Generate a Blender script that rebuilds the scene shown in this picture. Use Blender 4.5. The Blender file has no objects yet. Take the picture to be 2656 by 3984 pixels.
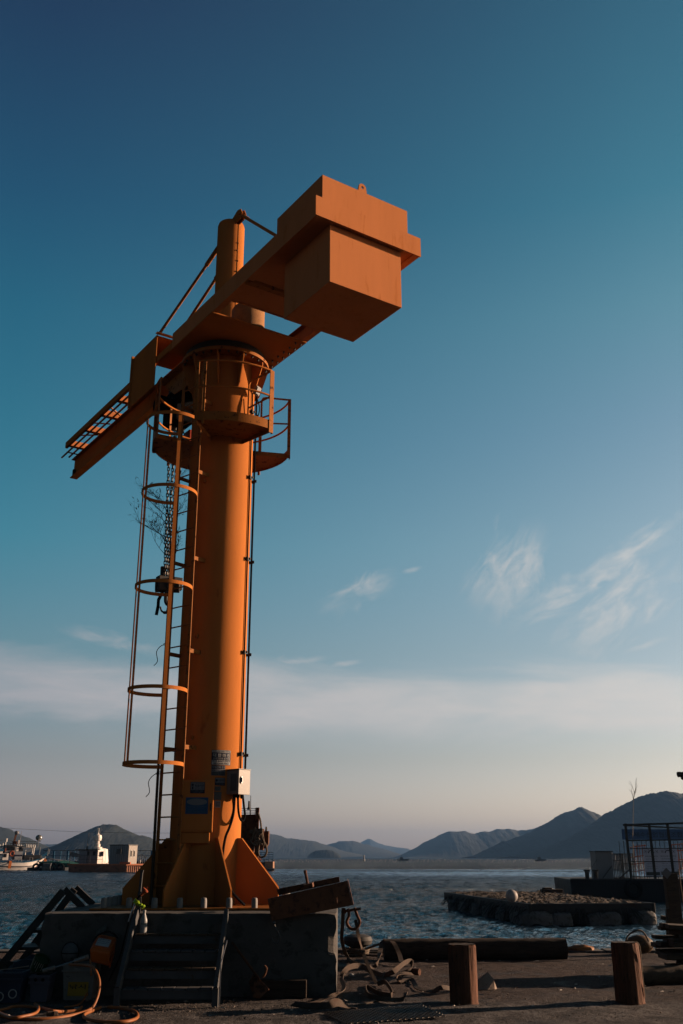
import bpy, bmesh, math, random
import numpy as np
from mathutils import Vector, Matrix, Quaternion, noise
random.seed(7)
R = math.radians
scene = bpy.context.scene
COL = scene.collection

# ------------------------------------------------------------------ camera
cam_data = bpy.data.cameras.new('camera')
cam = bpy.data.objects.new('camera', cam_data)
COL.objects.link(cam)
cam.location = (0, 0, 1.6)
cam.rotation_euler = (R(90 + 19.12), 0, 0)
cam_data.sensor_fit = 'VERTICAL'
cam_data.sensor_height = 36
cam_data.lens = 35
cam_data.clip_start = 0.1
cam_data.clip_end = 60000
scene.camera = cam

# ------------------------------------------------------------------ sun + sky
SUN_EL, SUN_AZ = 12.0, 18.0          # azimuth from +X towards +Y
sv = Vector((math.cos(R(SUN_EL)) * math.cos(R(SUN_AZ)), math.cos(R(SUN_EL)) * math.sin(R(SUN_AZ)), math.sin(R(SUN_EL))))
sun_data = bpy.data.lights.new('sun', 'SUN')
sun_data.energy = 4.8
sun_data.angle = R(0.55)
sun_data.color = (1.0, 0.69, 0.47)
sun = bpy.data.objects.new('sun', sun_data)
COL.objects.link(sun)
sun.rotation_euler = sv.to_track_quat('Z', 'Y').to_euler()
sun.location = (60, 20, 40)

EXPOSURE = 2.2
ALB = .262            # the photograph is exposed for the lit sky: paints sit low on its scale
scene.view_settings.view_transform = 'Standard'
scene.view_settings.look = 'None'
scene.view_settings.exposure = EXPOSURE
scene.view_settings.gamma = 1
scene.view_settings.use_curve_mapping = False
scene.render.engine = 'CYCLES'
scene.cycles.max_bounces = 6
scene.cycles.diffuse_bounces = 3
scene.cycles.glossy_bounces = 3
scene.cycles.transmission_bounces = 3
scene.cycles.volume_bounces = 0
scene.cycles.use_denoising = True
scene.cycles.sample_clamp_indirect = 4

world = bpy.data.worlds.new('World')
scene.world = world
world.use_nodes = True

class NT:
    """tiny helper to write node graphs"""
    def __init__(s, nt): s.t = nt
    def n(s, kind, **kw):
        nd = s.t.nodes.new(kind)
        for k, v in kw.items(): setattr(nd, k, v)
        return nd
    def put(s, sock, v):
        if v is None: return
        if hasattr(v, 'is_output') or isinstance(v, bpy.types.NodeSocket): s.t.links.new(v, sock)
        else: sock.default_value = v
    def m(s, op, a, b=None, c=None, clamp=False):
        nd = s.n('ShaderNodeMath', operation=op, use_clamp=clamp)
        s.put(nd.inputs[0], a); s.put(nd.inputs[1], b)
        if c is not None: s.put(nd.inputs[2], c)
        return nd.outputs[0]
    def mr(s, v, a, b, c=0.0, d=1.0, smooth=True):
        nd = s.n('ShaderNodeMapRange', interpolation_type='SMOOTHSTEP' if smooth else 'LINEAR')
        s.put(nd.inputs[0], v); s.put(nd.inputs[1], a); s.put(nd.inputs[2], b); s.put(nd.inputs[3], c); s.put(nd.inputs[4], d)
        return nd.outputs[0]
    def mix(s, f, a, b, blend='MIX'):
        nd = s.n('ShaderNodeMix', data_type='RGBA', blend_type=blend)
        s.put(nd.inputs[0], f); s.put(nd.inputs[6], a); s.put(nd.inputs[7], b)
        return nd.outputs[2]
    def noise(s, vec, scale, detail=4, rough=.55, dist=0.0, dim='3D'):
        nd = s.n('ShaderNodeTexNoise', noise_dimensions=dim)
        if vec is not None: s.put(nd.inputs['Vector'], vec)
        s.put(nd.inputs['Scale'], scale); s.put(nd.inputs['Detail'], detail)
        s.put(nd.inputs['Roughness'], rough); s.put(nd.inputs['Distortion'], dist)
        return nd.outputs['Fac']
    def ramp(s, f, pts):
        nd = s.n('ShaderNodeValToRGB')
        cr = nd.color_ramp
        while len(cr.elements) < len(pts): cr.elements.new(0.5)
        for e, (p, c) in zip(cr.elements, pts):
            e.position = p; e.color = (c[0], c[1], c[2], 1)
        s.put(nd.inputs[0], f)
        return nd.outputs[0]

def lin(c):
    return [(v / 255 / 12.92) if v / 255 <= .04045 else ((v / 255 + .055) / 1.055) ** 2.4 for v in c]

g = NT(world.node_tree)
bg = world.node_tree.nodes['Background']
sky = g.n('ShaderNodeTexSky', sky_type='NISHITA')
sky.sun_disc = False
sky.sun_elevation = R(SUN_EL)
sky.sun_rotation = R(90 - SUN_AZ)
tc = g.n('ShaderNodeTexCoord')
sep = g.n('ShaderNodeSeparateXYZ')
g.put(sep.inputs[0], tc.outputs['Generated'])
dx, dy, dz = sep.outputs
el = g.m('MULTIPLY', g.m('ARCSINE', dz), 180 / math.pi)
az = g.m('MULTIPLY', g.m('ARCTAN2', dx, dy), 180 / math.pi)
# colour grade of the physical sky: ratio photo / sky by elevation, away from and towards the sun
ELS = [46, 35.5, 29.6, 23.3, 17, 11.1, 5.1, 1.3]
NL = [(.066,.104,.163),(.080,.126,.192),(.093,.145,.214),(.113,.174,.246),(.144,.217,.284),(.199,.281,.322),(.302,.358,.294),(.298,.263,.143)]
NR = [(.096,.144,.217),(.120,.178,.260),(.139,.204,.291),(.168,.243,.332),(.213,.299,.379),(.289,.382,.425),(.436,.486,.387),(.471,.385,.198)]
TL = [(33,57,88),(34,83,114),(39,102,129),(50,118,142),(68,135,155),(106,146,158),(150,153,151),(176,150,133)]
TR = [(50,96,120),(62,120,142),(90,138,157),(114,150,171),(144,171,185),(168,185,192),(218,212,195),(255,217,174)]
def grade(N, T):
    pts = []
    for e, n_, t in zip(ELS, N, T):
        tl = lin(t)
        pts.append((e / 60, [tl[i] / n_[i] / 2 ** EXPOSURE / 2 for i in range(3)]))
    return list(reversed(pts))
elf = g.m('DIVIDE', el, 60, clamp=True)
gl = g.ramp(elf, grade(NL, TL))
gr = g.ramp(elf, grade(NR, TR))
hlen = g.m('SQRT', g.m('ADD', g.m('MULTIPLY', dx, dx), g.m('MULTIPLY', dy, dy)))
cosd = g.m('DIVIDE', g.m('ADD', g.m('MULTIPLY', dx, math.cos(R(SUN_AZ))), g.m('MULTIPLY', dy, math.sin(R(SUN_AZ)))), hlen)
dist = g.m('MULTIPLY', g.m('ARCCOSINE', cosd, clamp=False), 180 / math.pi)      # bearing away from the sun
side = g.mr(dist, 92, 52, 0, 1, smooth=False)
ratio = g.mix(side, gl, gr)
skyc = g.mix(1.0, sky.outputs[0], ratio, 'MULTIPLY')
fall = g.mr(dist, 84, 165, 1.0, .45)                                            # it goes on dimming away from the sun, as across the frame
cf = g.n('ShaderNodeCombineXYZ')
for i_ in range(3): g.put(cf.inputs[i_], fall)
skyc = g.mix(1.0, skyc, cf.outputs[0], 'MULTIPLY')
# thin high cloud: a band low over the water and wisps above it
cmb = g.n('ShaderNodeCombineXYZ')
g.put(cmb.inputs[0], g.m('MULTIPLY', az, .05)); g.put(cmb.inputs[1], g.m('MULTIPLY', el, .22)); g.put(cmb.inputs[2], 0.0)
n1 = g.noise(cmb.outputs[0], 1.3, 6, .55, .6)
n2 = g.noise(cmb.outputs[0], 4.0, 6, .6, .4)
slope = g.m('ADD', el, g.m('MULTIPLY', az, .035))
slope = g.m('ADD', slope, g.m('MULTIPLY', g.m('SUBTRACT', n1, .5), 5.5))
band = g.m('MULTIPLY', g.mr(slope, 5.6, 7.8), g.mr(slope, 10.9, 8.7))
band = g.m('MULTIPLY', band, g.mr(n2, .15, .75, .5, 1.0))
# wisps: streaks leaning up to the right
def wisp(a0, e0, ang, la, lb, seed):
    ca, sa = math.cos(R(ang)), math.sin(R(ang))
    da = g.m('SUBTRACT', az, a0); de = g.m('SUBTRACT', el, e0)
    pu = g.m('ADD', g.m('MULTIPLY', da, ca), g.m('MULTIPLY', de, sa))
    pv = g.m('SUBTRACT', g.m('MULTIPLY', de, ca), g.m('MULTIPLY', da, sa))
    cb = g.n('ShaderNodeCombineXYZ')
    g.put(cb.inputs[0], g.m('MULTIPLY', pu, .38)); g.put(cb.inputs[1], g.m('MULTIPLY', pv, .85)); g.put(cb.inputs[2], float(seed))
    nz = g.noise(cb.outputs[0], .9, 5, .55, .9)
    fine = g.noise(cb.outputs[0], 1.5, 4, .5, .5)
    pv2 = g.m('ADD', pv, g.m('MULTIPLY', g.m('SUBTRACT', nz, .5), lb * 3.0))
    d = g.m('SQRT', g.m('ADD', g.m('POWER', g.m('DIVIDE', pu, la), 2), g.m('POWER', g.m('DIVIDE', pv2, lb), 2)))
    return g.m('MULTIPLY', g.mr(d, 1.0, .0), g.mr(fine, .18, .82))
ws = None
for a in [(16.0, 13.0, 38, 5.0, 2.2, 3), (14.4, 14.6, 24, 6.2, 1.1, 8), (16.9, 16.3, 27, 4.4, .8, 12), (9.9, 15.6, 58, 3.8, 2.3, 17),
          (1.0, 14.5, 28, 3.0, .9, 22), (4.2, 15.7, 10, .8, .22, 27), (-13.0, 11.4, -12, 3.8, .5, 31), (-2.6, 10.6, 5, 2.2, .3, 36),
          (.2, 10.4, 8, 1.4, .25, 38), (17.2, 11.0, 10, 1.6, .3, 41), (33, 15, 20, 6, 1.2, 44), (-38, 13, 12, 7, 1.1, 47), (60, 20, 15, 8, 1.5, 52)]:
    w_ = wisp(*a)
    ws = w_ if ws is None else g.m('MAXIMUM', ws, w_)
cloud = g.m('MAXIMUM', g.m('MULTIPLY', band, .82), g.m('MULTIPLY', ws, .66), clamp=True)
k = 1 / 0.06 / 2 ** EXPOSURE
cc = g.mix(side, (*[v * k for v in lin((182, 177, 181))], 1), (*[v * k for v in lin((228, 219, 210))], 1))
skyc = g.mix(cloud, g.mix(1.0, skyc, (3.333, 3.333, 3.333, 1), 'MULTIPLY'), cc)
g.put(bg.inputs[0], skyc)
bg.inputs[1].default_value = 0.06

# ------------------------------------------------------------------ helpers
_mats = {}
def mat(name, base, rough=.6, metal=0.0, var=.25, dirt=None, dirt_amt=.3, scale=3.0, bump=.0, bscale=60.0, stretch=(1, 1, 1), spec=None):
    """painted / weathered surface: base colour, slow variation, patches of dirt or rust and fine relief"""
    if name in _mats: return _mats[name]
    base = [v * ALB for v in base]; dirt = [v * ALB for v in dirt] if dirt is not None else None
    m = bpy.data.materials.new(name); m.use_nodes = True
    q = NT(m.node_tree); p = m.node_tree.nodes['Principled BSDF']
    t = q.n('ShaderNodeTexCoord'); mp = q.n('ShaderNodeMapping')
    q.put(mp.inputs[0], t.outputs['Object']); mp.inputs[3].default_value = stretch
    vec = mp.outputs[0]
    n_ = q.noise(vec, scale, 5, .6)
    v = q.mr(n_, .3, .7, 1 - var, 1 + var, smooth=False)
    vc = q.n('ShaderNodeCombineXYZ')
    for i in range(3): q.put(vc.inputs[i], v)
    c = q.mix(1.0, (*base, 1), vc.outputs[0], 'MULTIPLY')
    if dirt is not None:
        n2_ = q.noise(vec, scale * 2.7, 8, .68, .3)
        lo = .72 - dirt_amt * .45
        f = q.mr(n2_, lo, lo + .10)
        c = q.mix(f, c, (*dirt, 1))
        q.put(p.inputs['Roughness'], q.mr(f, 0, 1, rough, min(1, rough + .3), smooth=False))
    else:
        q.put(p.inputs['Roughness'], q.mr(n_, .3, .7, max(.05, rough - .08), min(1, rough + .08), smooth=False))
    q.put(p.inputs['Base Color'], c)
    p.inputs['Metallic'].default_value = metal
    p.inputs['Specular IOR Level'].default_value = .1 if spec is None else spec
    if bump > 0:
        b = q.n('ShaderNodeBump'); b.inputs['Strength'].default_value = bump; b.inputs['Distance'].default_value = .01
        q.put(b.inputs['Height'], q.noise(vec, bscale, 6, .65))
        q.put(p.inputs['Normal'], b.outputs[0])
    _mats[name] = m
    return m

def loc_of(o):
    l = Vector(o.location)
    while o.parent: o = o.parent; l += Vector(o.location)
    return l

class MB:
    """collects shapes in world coordinates and links them as one mesh object"""
    def __init__(s): s.v = []; s.f = []; s.sm = []
    def add(s, vs, fs, smooth=False):
        b = len(s.v); s.v += [tuple(p) for p in vs]; s.f += [tuple(i + b for i in f) for f in fs]; s.sm += [smooth] * len(fs)
        return s
    def hexa(s, p):   # 8 points: bottom loop, top loop
        return s.add(p, [(3, 2, 1, 0), (4, 5, 6, 7), (0, 1, 5, 4), (1, 2, 6, 5), (2, 3, 7, 6), (3, 0, 4, 7)])
    def box(s, x0, x1, y0, y1, z0, z1):
        return s.hexa([(x0, y0, z0), (x1, y0, z0), (x1, y1, z0), (x0, y1, z0), (x0, y0, z1), (x1, y0, z1), (x1, y1, z1), (x0, y1, z1)])
    def rbox(s, c, sz, rz=0.0, rx=0.0, ry=0.0):
        M = Matrix.Rotation(rz, 3, 'Z') @ Matrix.Rotation(ry, 3, 'Y') @ Matrix.Rotation(rx, 3, 'X')
        h = [v / 2 for v in sz]; c = Vector(c)
        P = [c + M @ Vector((x * h[0], y * h[1], z * h[2])) for z in (-1, 1) for x, y in ((-1, -1), (1, -1), (1, 1), (-1, 1))]
        return s.hexa(P)
    def bar(s, a, b, w, h, up=(0, 0, 1)):
        a, b = Vector(a), Vector(b); d = (b - a).normalized(); up = Vector(up)
        if abs(d.dot(up)) > .98: up = Vector((0, 1, 0))
        r_ = d.cross(up).normalized(); t = r_.cross(d)
        P = []
        for q in (a, b): P += [q - r_ * w / 2 - t * h / 2, q + r_ * w / 2 - t * h / 2, q + r_ * w / 2 + t * h / 2, q - r_ * w / 2 + t * h / 2]
        return s.hexa([P[i] for i in range(8)])
    def prism(s, pts, off):   # polygon of 3-D points pushed along a vector
        off = Vector(off); n = len(pts); P = [Vector(p) for p in pts]
        nrm = Vector((0, 0, 0))
        for i in range(n): nrm += P[i].cross(P[(i + 1) % n])
        if nrm.dot(off) < 0: P = P[::-1]
        return s.add(P + [p + off for p in P], [tuple(range(n - 1, -1, -1)), tuple(range(n, 2 * n))] + [(i, (i + 1) % n, (i + 1) % n + n, i + n) for i in range(n)])
    def tube(s, path, r, n=8, closed=False, caps=True):
        P = [Vector(p) for p in path]; L = len(P); rr = r if isinstance(r, (list, tuple)) else [r] * L
        vs, fs = [], []; nx = None
        for i, p in enumerate(P):
            if closed: d = P[(i + 1) % L] - P[i - 1]
            else: d = P[min(i + 1, L - 1)] - P[max(i - 1, 0)]
            if d.length < 1e-9: d = Vector((0, 0, 1))
            d.normalize()
            if nx is None: nx = d.orthogonal().normalized()
            nx = nx - d * nx.dot(d)
            nx = nx.normalized() if nx.length > 1e-6 else d.orthogonal().normalized()
            ny = d.cross(nx)
            for k in range(n):
                a_ = 2 * math.pi * k / n
                vs.append(p + (nx * math.cos(a_) + ny * math.sin(a_)) * rr[i])
        for i in range(L if closed else L - 1):
            j = (i + 1) % L
            for k in range(n):
                fs.append((i * n + k, i * n + (k + 1) % n, j * n + (k + 1) % n, j * n + k))
        if caps and not closed:
            fs.append(tuple(range(n - 1, -1, -1))); fs.append(tuple((L - 1) * n + k for k in range(n)))
        return s.add(vs, fs, True)
    def lathe(s, c, prof, n=24, a0=0.0, smooth=True):   # prof: (r, z) from bottom to top
        vs, fs = [], []
        for r, z in prof:
            for k in range(n):
                a_ = a0 + 2 * math.pi * k / n
                vs.append((c[0] + r * math.cos(a_), c[1] + r * math.sin(a_), c[2] + z))
        for i in range(len(prof) - 1):
            for k in range(n):
                fs.append((i * n + k, i * n + (k + 1) % n, (i + 1) * n + (k + 1) % n, (i + 1) * n + k))
        s.add(vs, fs, smooth)
        b = len(s.v) - len(vs)
        if prof[0][0] > 1e-4: s.f.append(tuple(b + k for k in range(n - 1, -1, -1))); s.sm.append(False)
        if prof[-1][0] > 1e-4: s.f.append(tuple(b + (len(prof) - 1) * n + k for k in range(n))); s.sm.append(False)
        return s
    def ball(s, c, r, nu=14, nv=9, sq=(1, 1, 1), wob=0.0):
        vs, fs = [], []
        for j in range(nv + 1):
            t = math.pi * j / nv
            for i in range(nu):
                a_ = 2 * math.pi * i / nu
                d = Vector((math.sin(t) * math.cos(a_), math.sin(t) * math.sin(a_), math.cos(t)))
                k_ = r * (1 + wob * noise.noise(d * 2.3 + Vector(c)))
                vs.append((c[0] + d.x * k_ * sq[0], c[1] + d.y * k_ * sq[1], c[2] + d.z * k_ * sq[2]))
        for j in range(nv):
            for i in range(nu):
                fs.append((j * nu + i, (j + 1) * nu + i, (j + 1) * nu + (i + 1) % nu, j * nu + (i + 1) % nu))
        return s.add(vs, fs, True)
    def ribbon(s, pts, w, th=.006):
        """flat webbing: pts = (x, y, z, angle) where angle turns the width about the path"""
        P = [Vector(p[:3]) for p in pts]; L = len(P); vs, fs = [], []
        pr = None
        for i, p in enumerate(P):
            d = (P[min(i + 1, L - 1)] - P[max(i - 1, 0)]).normalized()
            sd = Vector(pts[i][3:6]) if len(pts[i]) >= 6 else Vector((1, 0, 0))
            sd = (sd - d * sd.dot(d)).normalized(); nn = d.cross(sd)
            if pr is not None and sd.dot(pr) < 0: sd = -sd; nn = -nn
            pr = sd
            for a_, b_ in ((-1, -1), (1, -1), (1, 1), (-1, 1)): vs.append(p + sd * w / 2 * a_ + nn * th / 2 * b_)
        for i in range(L - 1):
            for k in range(4): fs.append((i * 4 + k, i * 4 + (k + 1) % 4, i * 4 + 4 + (k + 1) % 4, i * 4 + 4 + k))
        fs += [(3, 2, 1, 0), tuple((L - 1) * 4 + k for k in range(4))]
        return s.add(vs, fs, True)
    def build(s, name, material, parent=None, bevel=0.0, ang=35, weighted=False):
        me = bpy.data.meshes.new(name)
        org = loc_of(parent) if parent else Vector((0, 0, 0))
        if parent is None and s.v:
            xs = [v[0] for v in s.v]; ys = [v[1] for v in s.v]; zs = [v[2] for v in s.v]
            org = Vector(((min(xs) + max(xs)) / 2, (min(ys) + max(ys)) / 2, min(zs)))
        me.from_pydata([(v[0] - org.x, v[1] - org.y, v[2] - org.z) for v in s.v], [], s.f)
        me.polygons.foreach_set('use_smooth', s.sm)
        if any(s.sm): me.set_sharp_from_angle(angle=R(ang))
        me.materials.append(material)
        o = bpy.data.objects.new(name, me); COL.objects.link(o)
        if parent: o.parent = parent
        else: o.location = org
        if bevel > 0:
            b = o.modifiers.new('bevel', 'BEVEL'); b.width = bevel; b.segments = 2; b.limit_method = 'ANGLE'; b.angle_limit = R(40)
        return o

def tag(o, label=None, cat=None, group=None, kind=None):
    if label: o['label'] = label
    if cat: o['category'] = cat
    if group: o['group'] = group
    if kind: o['kind'] = kind
    return o
def thing(name, loc, label, cat, group=None):
    o = bpy.data.objects.new(name, None); COL.objects.link(o); o.location = loc
    o.empty_display_size = .2
    return tag(o, label, cat, group)
def copy_tree(o, parent=None):
    c = o.copy(); COL.objects.link(c)
    if parent: c.parent = parent
    for ch in list(o.children): copy_tree(ch, c)
    return c
def dup(o, loc, label, rz=0.0, scale=None):
    c = copy_tree(o); c.location = loc; c.rotation_euler = (0, 0, rz)
    if scale: c.scale = scale
    c['label'] = label
    return c
def same(o, parent, dloc, rz=0.0):
    """another piece on the same mesh data"""
    c = bpy.data.objects.new(o.name.split('.')[0], o.data); COL.objects.link(c); c.parent = parent
    c.location = dloc; c.rotation_euler = (0, 0, rz)
    return c

def text_verts(txt, size=1.0, align='CENTER', bold=0.0):
    cu = bpy.data.curves.new('text', 'FONT'); cu.body = txt; cu.size = size; cu.align_x = align; cu.align_y = 'CENTER'
    cu.offset = bold; cu.resolution_u = 2
    o = bpy.data.objects.new('text', cu); COL.objects.link(o)
    dg = bpy.context.evaluated_depsgraph_get(); me = bpy.data.meshes.new_from_object(o.evaluated_get(dg))
    vs = [tuple(v.co) for v in me.vertices]; fs = [tuple(p.vertices) for p in me.polygons]
    bpy.data.objects.remove(o); bpy.data.curves.remove(cu); bpy.data.meshes.remove(me)
    return vs, fs
def fit_text(mb, txt, x0, x1, y, h, fn, bold=0.0):
    """text stretched between x0 and x1 at height y, mapped by fn(x, y)"""
    vs, fs = text_verts(txt, 1.0, 'LEFT', bold)
    if not vs: return
    a = min(v[0] for v in vs); b = max(v[0] for v in vs); c = min(v[1] for v in vs); d = max(v[1] for v in vs)
    sx = (x1 - x0) / max(b - a, 1e-6); sy = h / max(d - c, 1e-6)
    mb.add([fn(x0 + (v[0] - a) * sx, y + (v[1] - (c + d) / 2) * sy) for v in vs], fs)

# ------------------------------------------------------------------ materials
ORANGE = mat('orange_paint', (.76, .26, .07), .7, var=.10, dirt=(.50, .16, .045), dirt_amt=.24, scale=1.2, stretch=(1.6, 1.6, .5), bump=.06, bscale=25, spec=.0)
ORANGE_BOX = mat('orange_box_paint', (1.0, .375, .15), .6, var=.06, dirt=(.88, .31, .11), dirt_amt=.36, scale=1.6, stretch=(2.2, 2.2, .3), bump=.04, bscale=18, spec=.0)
ORANGE_WORN = mat('worn_orange_paint', (.55, .20, .05), .55, var=.15, dirt=(.10, .04, .025), dirt_amt=.38, scale=4, bump=.2, bscale=40, spec=.02)
RUST = mat('rusty_steel', (.20, .075, .035), .8, var=.3, dirt=(.07, .03, .02), dirt_amt=.5, scale=5, bump=.4, bscale=60)
BLACK = mat('black_rubber', (.018, .018, .02), .7, var=.2, bump=.05, spec=.0)
CHAIN = mat('oiled_chain_steel', (.045, .04, .035), .45, metal=.8, var=.3)
DSTEEL = mat('dark_steel', (.06, .055, .05), .7, metal=0, spec=.15, var=.3, dirt=(.09, .045, .025), dirt_amt=.35, scale=6, bump=.15)
GSTEEL = mat('grey_painted_steel', (.09, .09, .095), .7, metal=0, spec=.15, var=.2, dirt=(.10, .06, .04), dirt_amt=.3, scale=5, bump=.12)
BOXGREY = mat('grey_enamel', (.31, .275, .25), .4, var=.06, dirt=(.32, .26, .21), dirt_amt=.2, scale=3, bump=.05)
CAPGREY = mat('grey_plastic_cap', (.36, .33, .31), .6, var=.15, dirt=(.16, .13, .11), dirt_amt=.2, scale=20)
CONCRETE = mat('old_concrete', (.125, .116, .11), .9, var=.2, dirt=(.08, .074, .07), dirt_amt=.45, scale=2.5, bump=.5, bscale=30)
NAVY = mat('navy_print', (.012, .014, .04), .5, var=.1)
WHITE = mat('white_print', (.50, .48, .46), .5, var=.12, scale=30)
STBLUE = mat('blue_print', (.015, .10, .24), .5, var=.1)
PALE = mat('pale_print', (.24, .24, .26), .5, var=.1)
GREYST = mat('grey_print', (.13, .14, .14), .6, var=.2)
WOOD = mat('old_log_wood', (.17, .068, .036), .9, var=.35, dirt=(.05, .03, .02), dirt_amt=.42, scale=6, bump=1.0, bscale=28, stretch=(3, 3, .35))
LOGW = mat('wet_log_wood', (.07, .045, .032), .9, var=.35, dirt=(.03, .022, .018), dirt_amt=.45, scale=5, bump=1.0, bscale=28, stretch=(.4, 3, 3))
PLANK = mat('weathered_planks', (.11, .075, .05), .85, var=.3, dirt=(.04, .03, .025), dirt_amt=.4, scale=4, bump=.6, bscale=30, stretch=(.5, 3, 3))
STRAP = mat('dirty_webbing', (.10, .068, .05), .9, var=.35, dirt=(.12, .07, .05), dirt_amt=.45, scale=9, bump=.6, bscale=120)
ROPE = mat('old_rope', (.20, .15, .11), .9, var=.3, bump=.5, bscale=150)
HOSE = mat('orange_hose', (.42, .145, .045), .5, var=.15, dirt=(.2, .09, .05), dirt_amt=.2, scale=6)
ORPLASTIC = mat('orange_plastic', (.70, .14, .02), .38, var=.08, dirt=(.25, .07, .03), dirt_amt=.1, scale=6)
LIME = mat('lime_plastic', (.42, .62, .03), .4, var=.08)
REDPL = mat('red_orange_plastic', (.40, .09, .04), .45, var=.1)
ALU = mat('bare_aluminium', (.5, .5, .52), .35, metal=.9, var=.1)
MILKY = mat('milky_plastic', (.40, .40, .40), .4, var=.05)
FOAM = mat('dirty_foam_float', (.15, .15, .16), .8, var=.25, dirt=(.10, .10, .09), dirt_amt=.5, scale=2.0, bump=.7, bscale=10)
SACK = mat('sack_cloth', (.40, .30, .24), .9, var=.2, dirt=(.2, .13, .1), dirt_amt=.3, scale=6, bump=.5)
BOATWHITE = mat('boat_white', (1.15, 1.05, .98), .45, var=.08, dirt=(.30, .18, .12), dirt_amt=.2, scale=.8)
BOATBLUE = mat('boat_blue', (.01, .13, .27), .5, var=.15)
HULLDARK = mat('dark_hull', (.02, .022, .026), .6, var=.3, dirt=(.05, .03, .02), dirt_amt=.3, scale=.7)
HULLRUST = mat('rust_red_hull', (.34, .13, .07), .7, var=.25, dirt=(.12, .06, .04), dirt_amt=.4, scale=.8)
RAILBLUE = mat('blue_rail_paint', (.02, .13, .26), .55, var=.2)
GLASS = mat('dark_window_glass', (.01, .012, .015), .08, var=.1)
TEAL = mat('teal_net', (.03, .16, .15), .9, var=.5, scale=8, bump=.6)
CABGREY = mat('grey_cabin_panel', (.36, .37, .40), .6, var=.1, dirt=(.08, .06, .05), dirt_amt=.2, scale=.7)
DIRTY = mat('deck_litter', (.14, .105, .08), .95, var=.5, dirt=(.06, .045, .035), dirt_amt=.5, scale=3, bump=.8, bscale=12)
BROWNBUOY = mat('brown_buoy', (.16, .085, .035), .6, var=.3, dirt=(.05, .03, .02), dirt_amt=.4, scale=7)
BANNER = mat('blue_banner', (.12, .24, .48), .7, var=.15)
POSTER = mat('poster_sheet', (1.0, 1.05, 1.3), .7, var=.06)

# ------------------------------------------------------------------ ground, water, hills, haze
WZ = -0.7
def quay_material():
    m = bpy.data.materials.new('quay_concrete'); m.use_nodes = True
    q = NT(m.node_tree); p = m.node_tree.nodes['Principled BSDF']; p.inputs['Specular IOR Level'].default_value = 0.03
    t = q.n('ShaderNodeTexCoord'); o = t.outputs['Object']
    big = q.noise(o, .35, 4, .6); mid = q.noise(o, 2.2, 6, .62, .4); fine = q.noise(o, 38, 6, .7); grit = q.noise(o, 160, 3, .6)
    base = q.ramp(mid, [(.30, (.04, .037, .036)), (.5, (.085, .077, .072)), (.72, (.17, .155, .145))])
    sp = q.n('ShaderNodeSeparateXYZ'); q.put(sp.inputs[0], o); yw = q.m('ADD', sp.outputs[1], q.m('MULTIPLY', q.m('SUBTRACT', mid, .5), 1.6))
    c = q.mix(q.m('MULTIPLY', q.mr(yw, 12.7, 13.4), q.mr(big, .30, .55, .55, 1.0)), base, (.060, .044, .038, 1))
    mo_ = q.n('ShaderNodeMapping'); q.put(mo_.inputs[0], o); mo_.inputs[3].default_value = (9, 5, 9)
    peb = q.noise(mo_.outputs[0], 2.2, 6, .78); peb2 = q.noise(mo_.outputs[0], 6.0, 4, .75)
    c = q.mix(q.m('MULTIPLY', q.mr(peb, .46, .60), .7), c, (.022, .018, .017, 1))
    c = q.mix(q.m('MULTIPLY', q.mr(peb2, .60, .68), .8), c, (.30, .27, .25, 1))
    c = q.mix(q.m('MULTIPLY', q.mr(fine, .54, .68), .6), c, (.045, .038, .034, 1))
    c = q.mix(q.m('MULTIPLY', q.mr(grit, .62, .72), .55), c, (.36, .31, .27, 1))
    stain = q.noise(o, .9, 5, .55, 1.2)
    c = q.mix(q.m('MULTIPLY', q.mr(stain, .56, .66), .75), c, (.04, .036, .034, 1))
    c = q.mix(1.0, c, (.50, .51, .54, 1), 'MULTIPLY')
    q.put(p.inputs['Base Color'], c)
    q.put(p.inputs['Roughness'], q.mr(stain, .5, .7, .92, .6))
    b = q.n('ShaderNodeBump'); b.inputs['Strength'].default_value = 1.0; b.inputs['Distance'].default_value = .03
    h = q.m('ADD', q.m('MULTIPLY', fine, .7), q.m('ADD', q.m('MULTIPLY', peb, 1.6), q.m('ADD', q.m('MULTIPLY', peb2, .5), q.m('MULTIPLY', mid, 1.2))))
    q.put(b.inputs['Height'], h); q.put(p.inputs['Normal'], b.outputs[0])
    return m
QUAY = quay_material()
def grid_mesh(name, xs, ys, hf, material, kind='structure', smooth=True):
    nx, ny = len(xs), len(ys)
    X, Y = np.meshgrid(xs, ys)
    Z = hf(X, Y)
    co = np.stack([X, Y, Z], -1).reshape(-1, 3)
    i = np.arange((nx - 1) * (ny - 1)); r_, c_ = i // (nx - 1), i % (nx - 1)
    a = r_ * nx + c_
    F = np.stack([a, a + 1, a + nx + 1, a + nx], -1)
    me = bpy.data.meshes.new(name)
    me.vertices.add(len(co)); me.vertices.foreach_set('co', co.astype(np.float32).ravel())
    me.loops.add(F.size); me.loops.foreach_set('vertex_index', F.astype(np.int32).ravel())
    me.polygons.add(len(F)); me.polygons.foreach_set('loop_start', np.arange(0, F.size, 4, dtype=np.int32))
    me.polygons.foreach_set('loop_total', np.full(len(F), 4, dtype=np.int32))
    me.polygons.foreach_set('use_smooth', np.full(len(F), smooth))
    me.update(calc_edges=True); me.validate()
    me.materials.append(material)
    o = bpy.data.objects.new(name, me); COL.objects.link(o)
    tag(o, kind=kind)
    return o
rs = np.random.RandomState(3)
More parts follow.
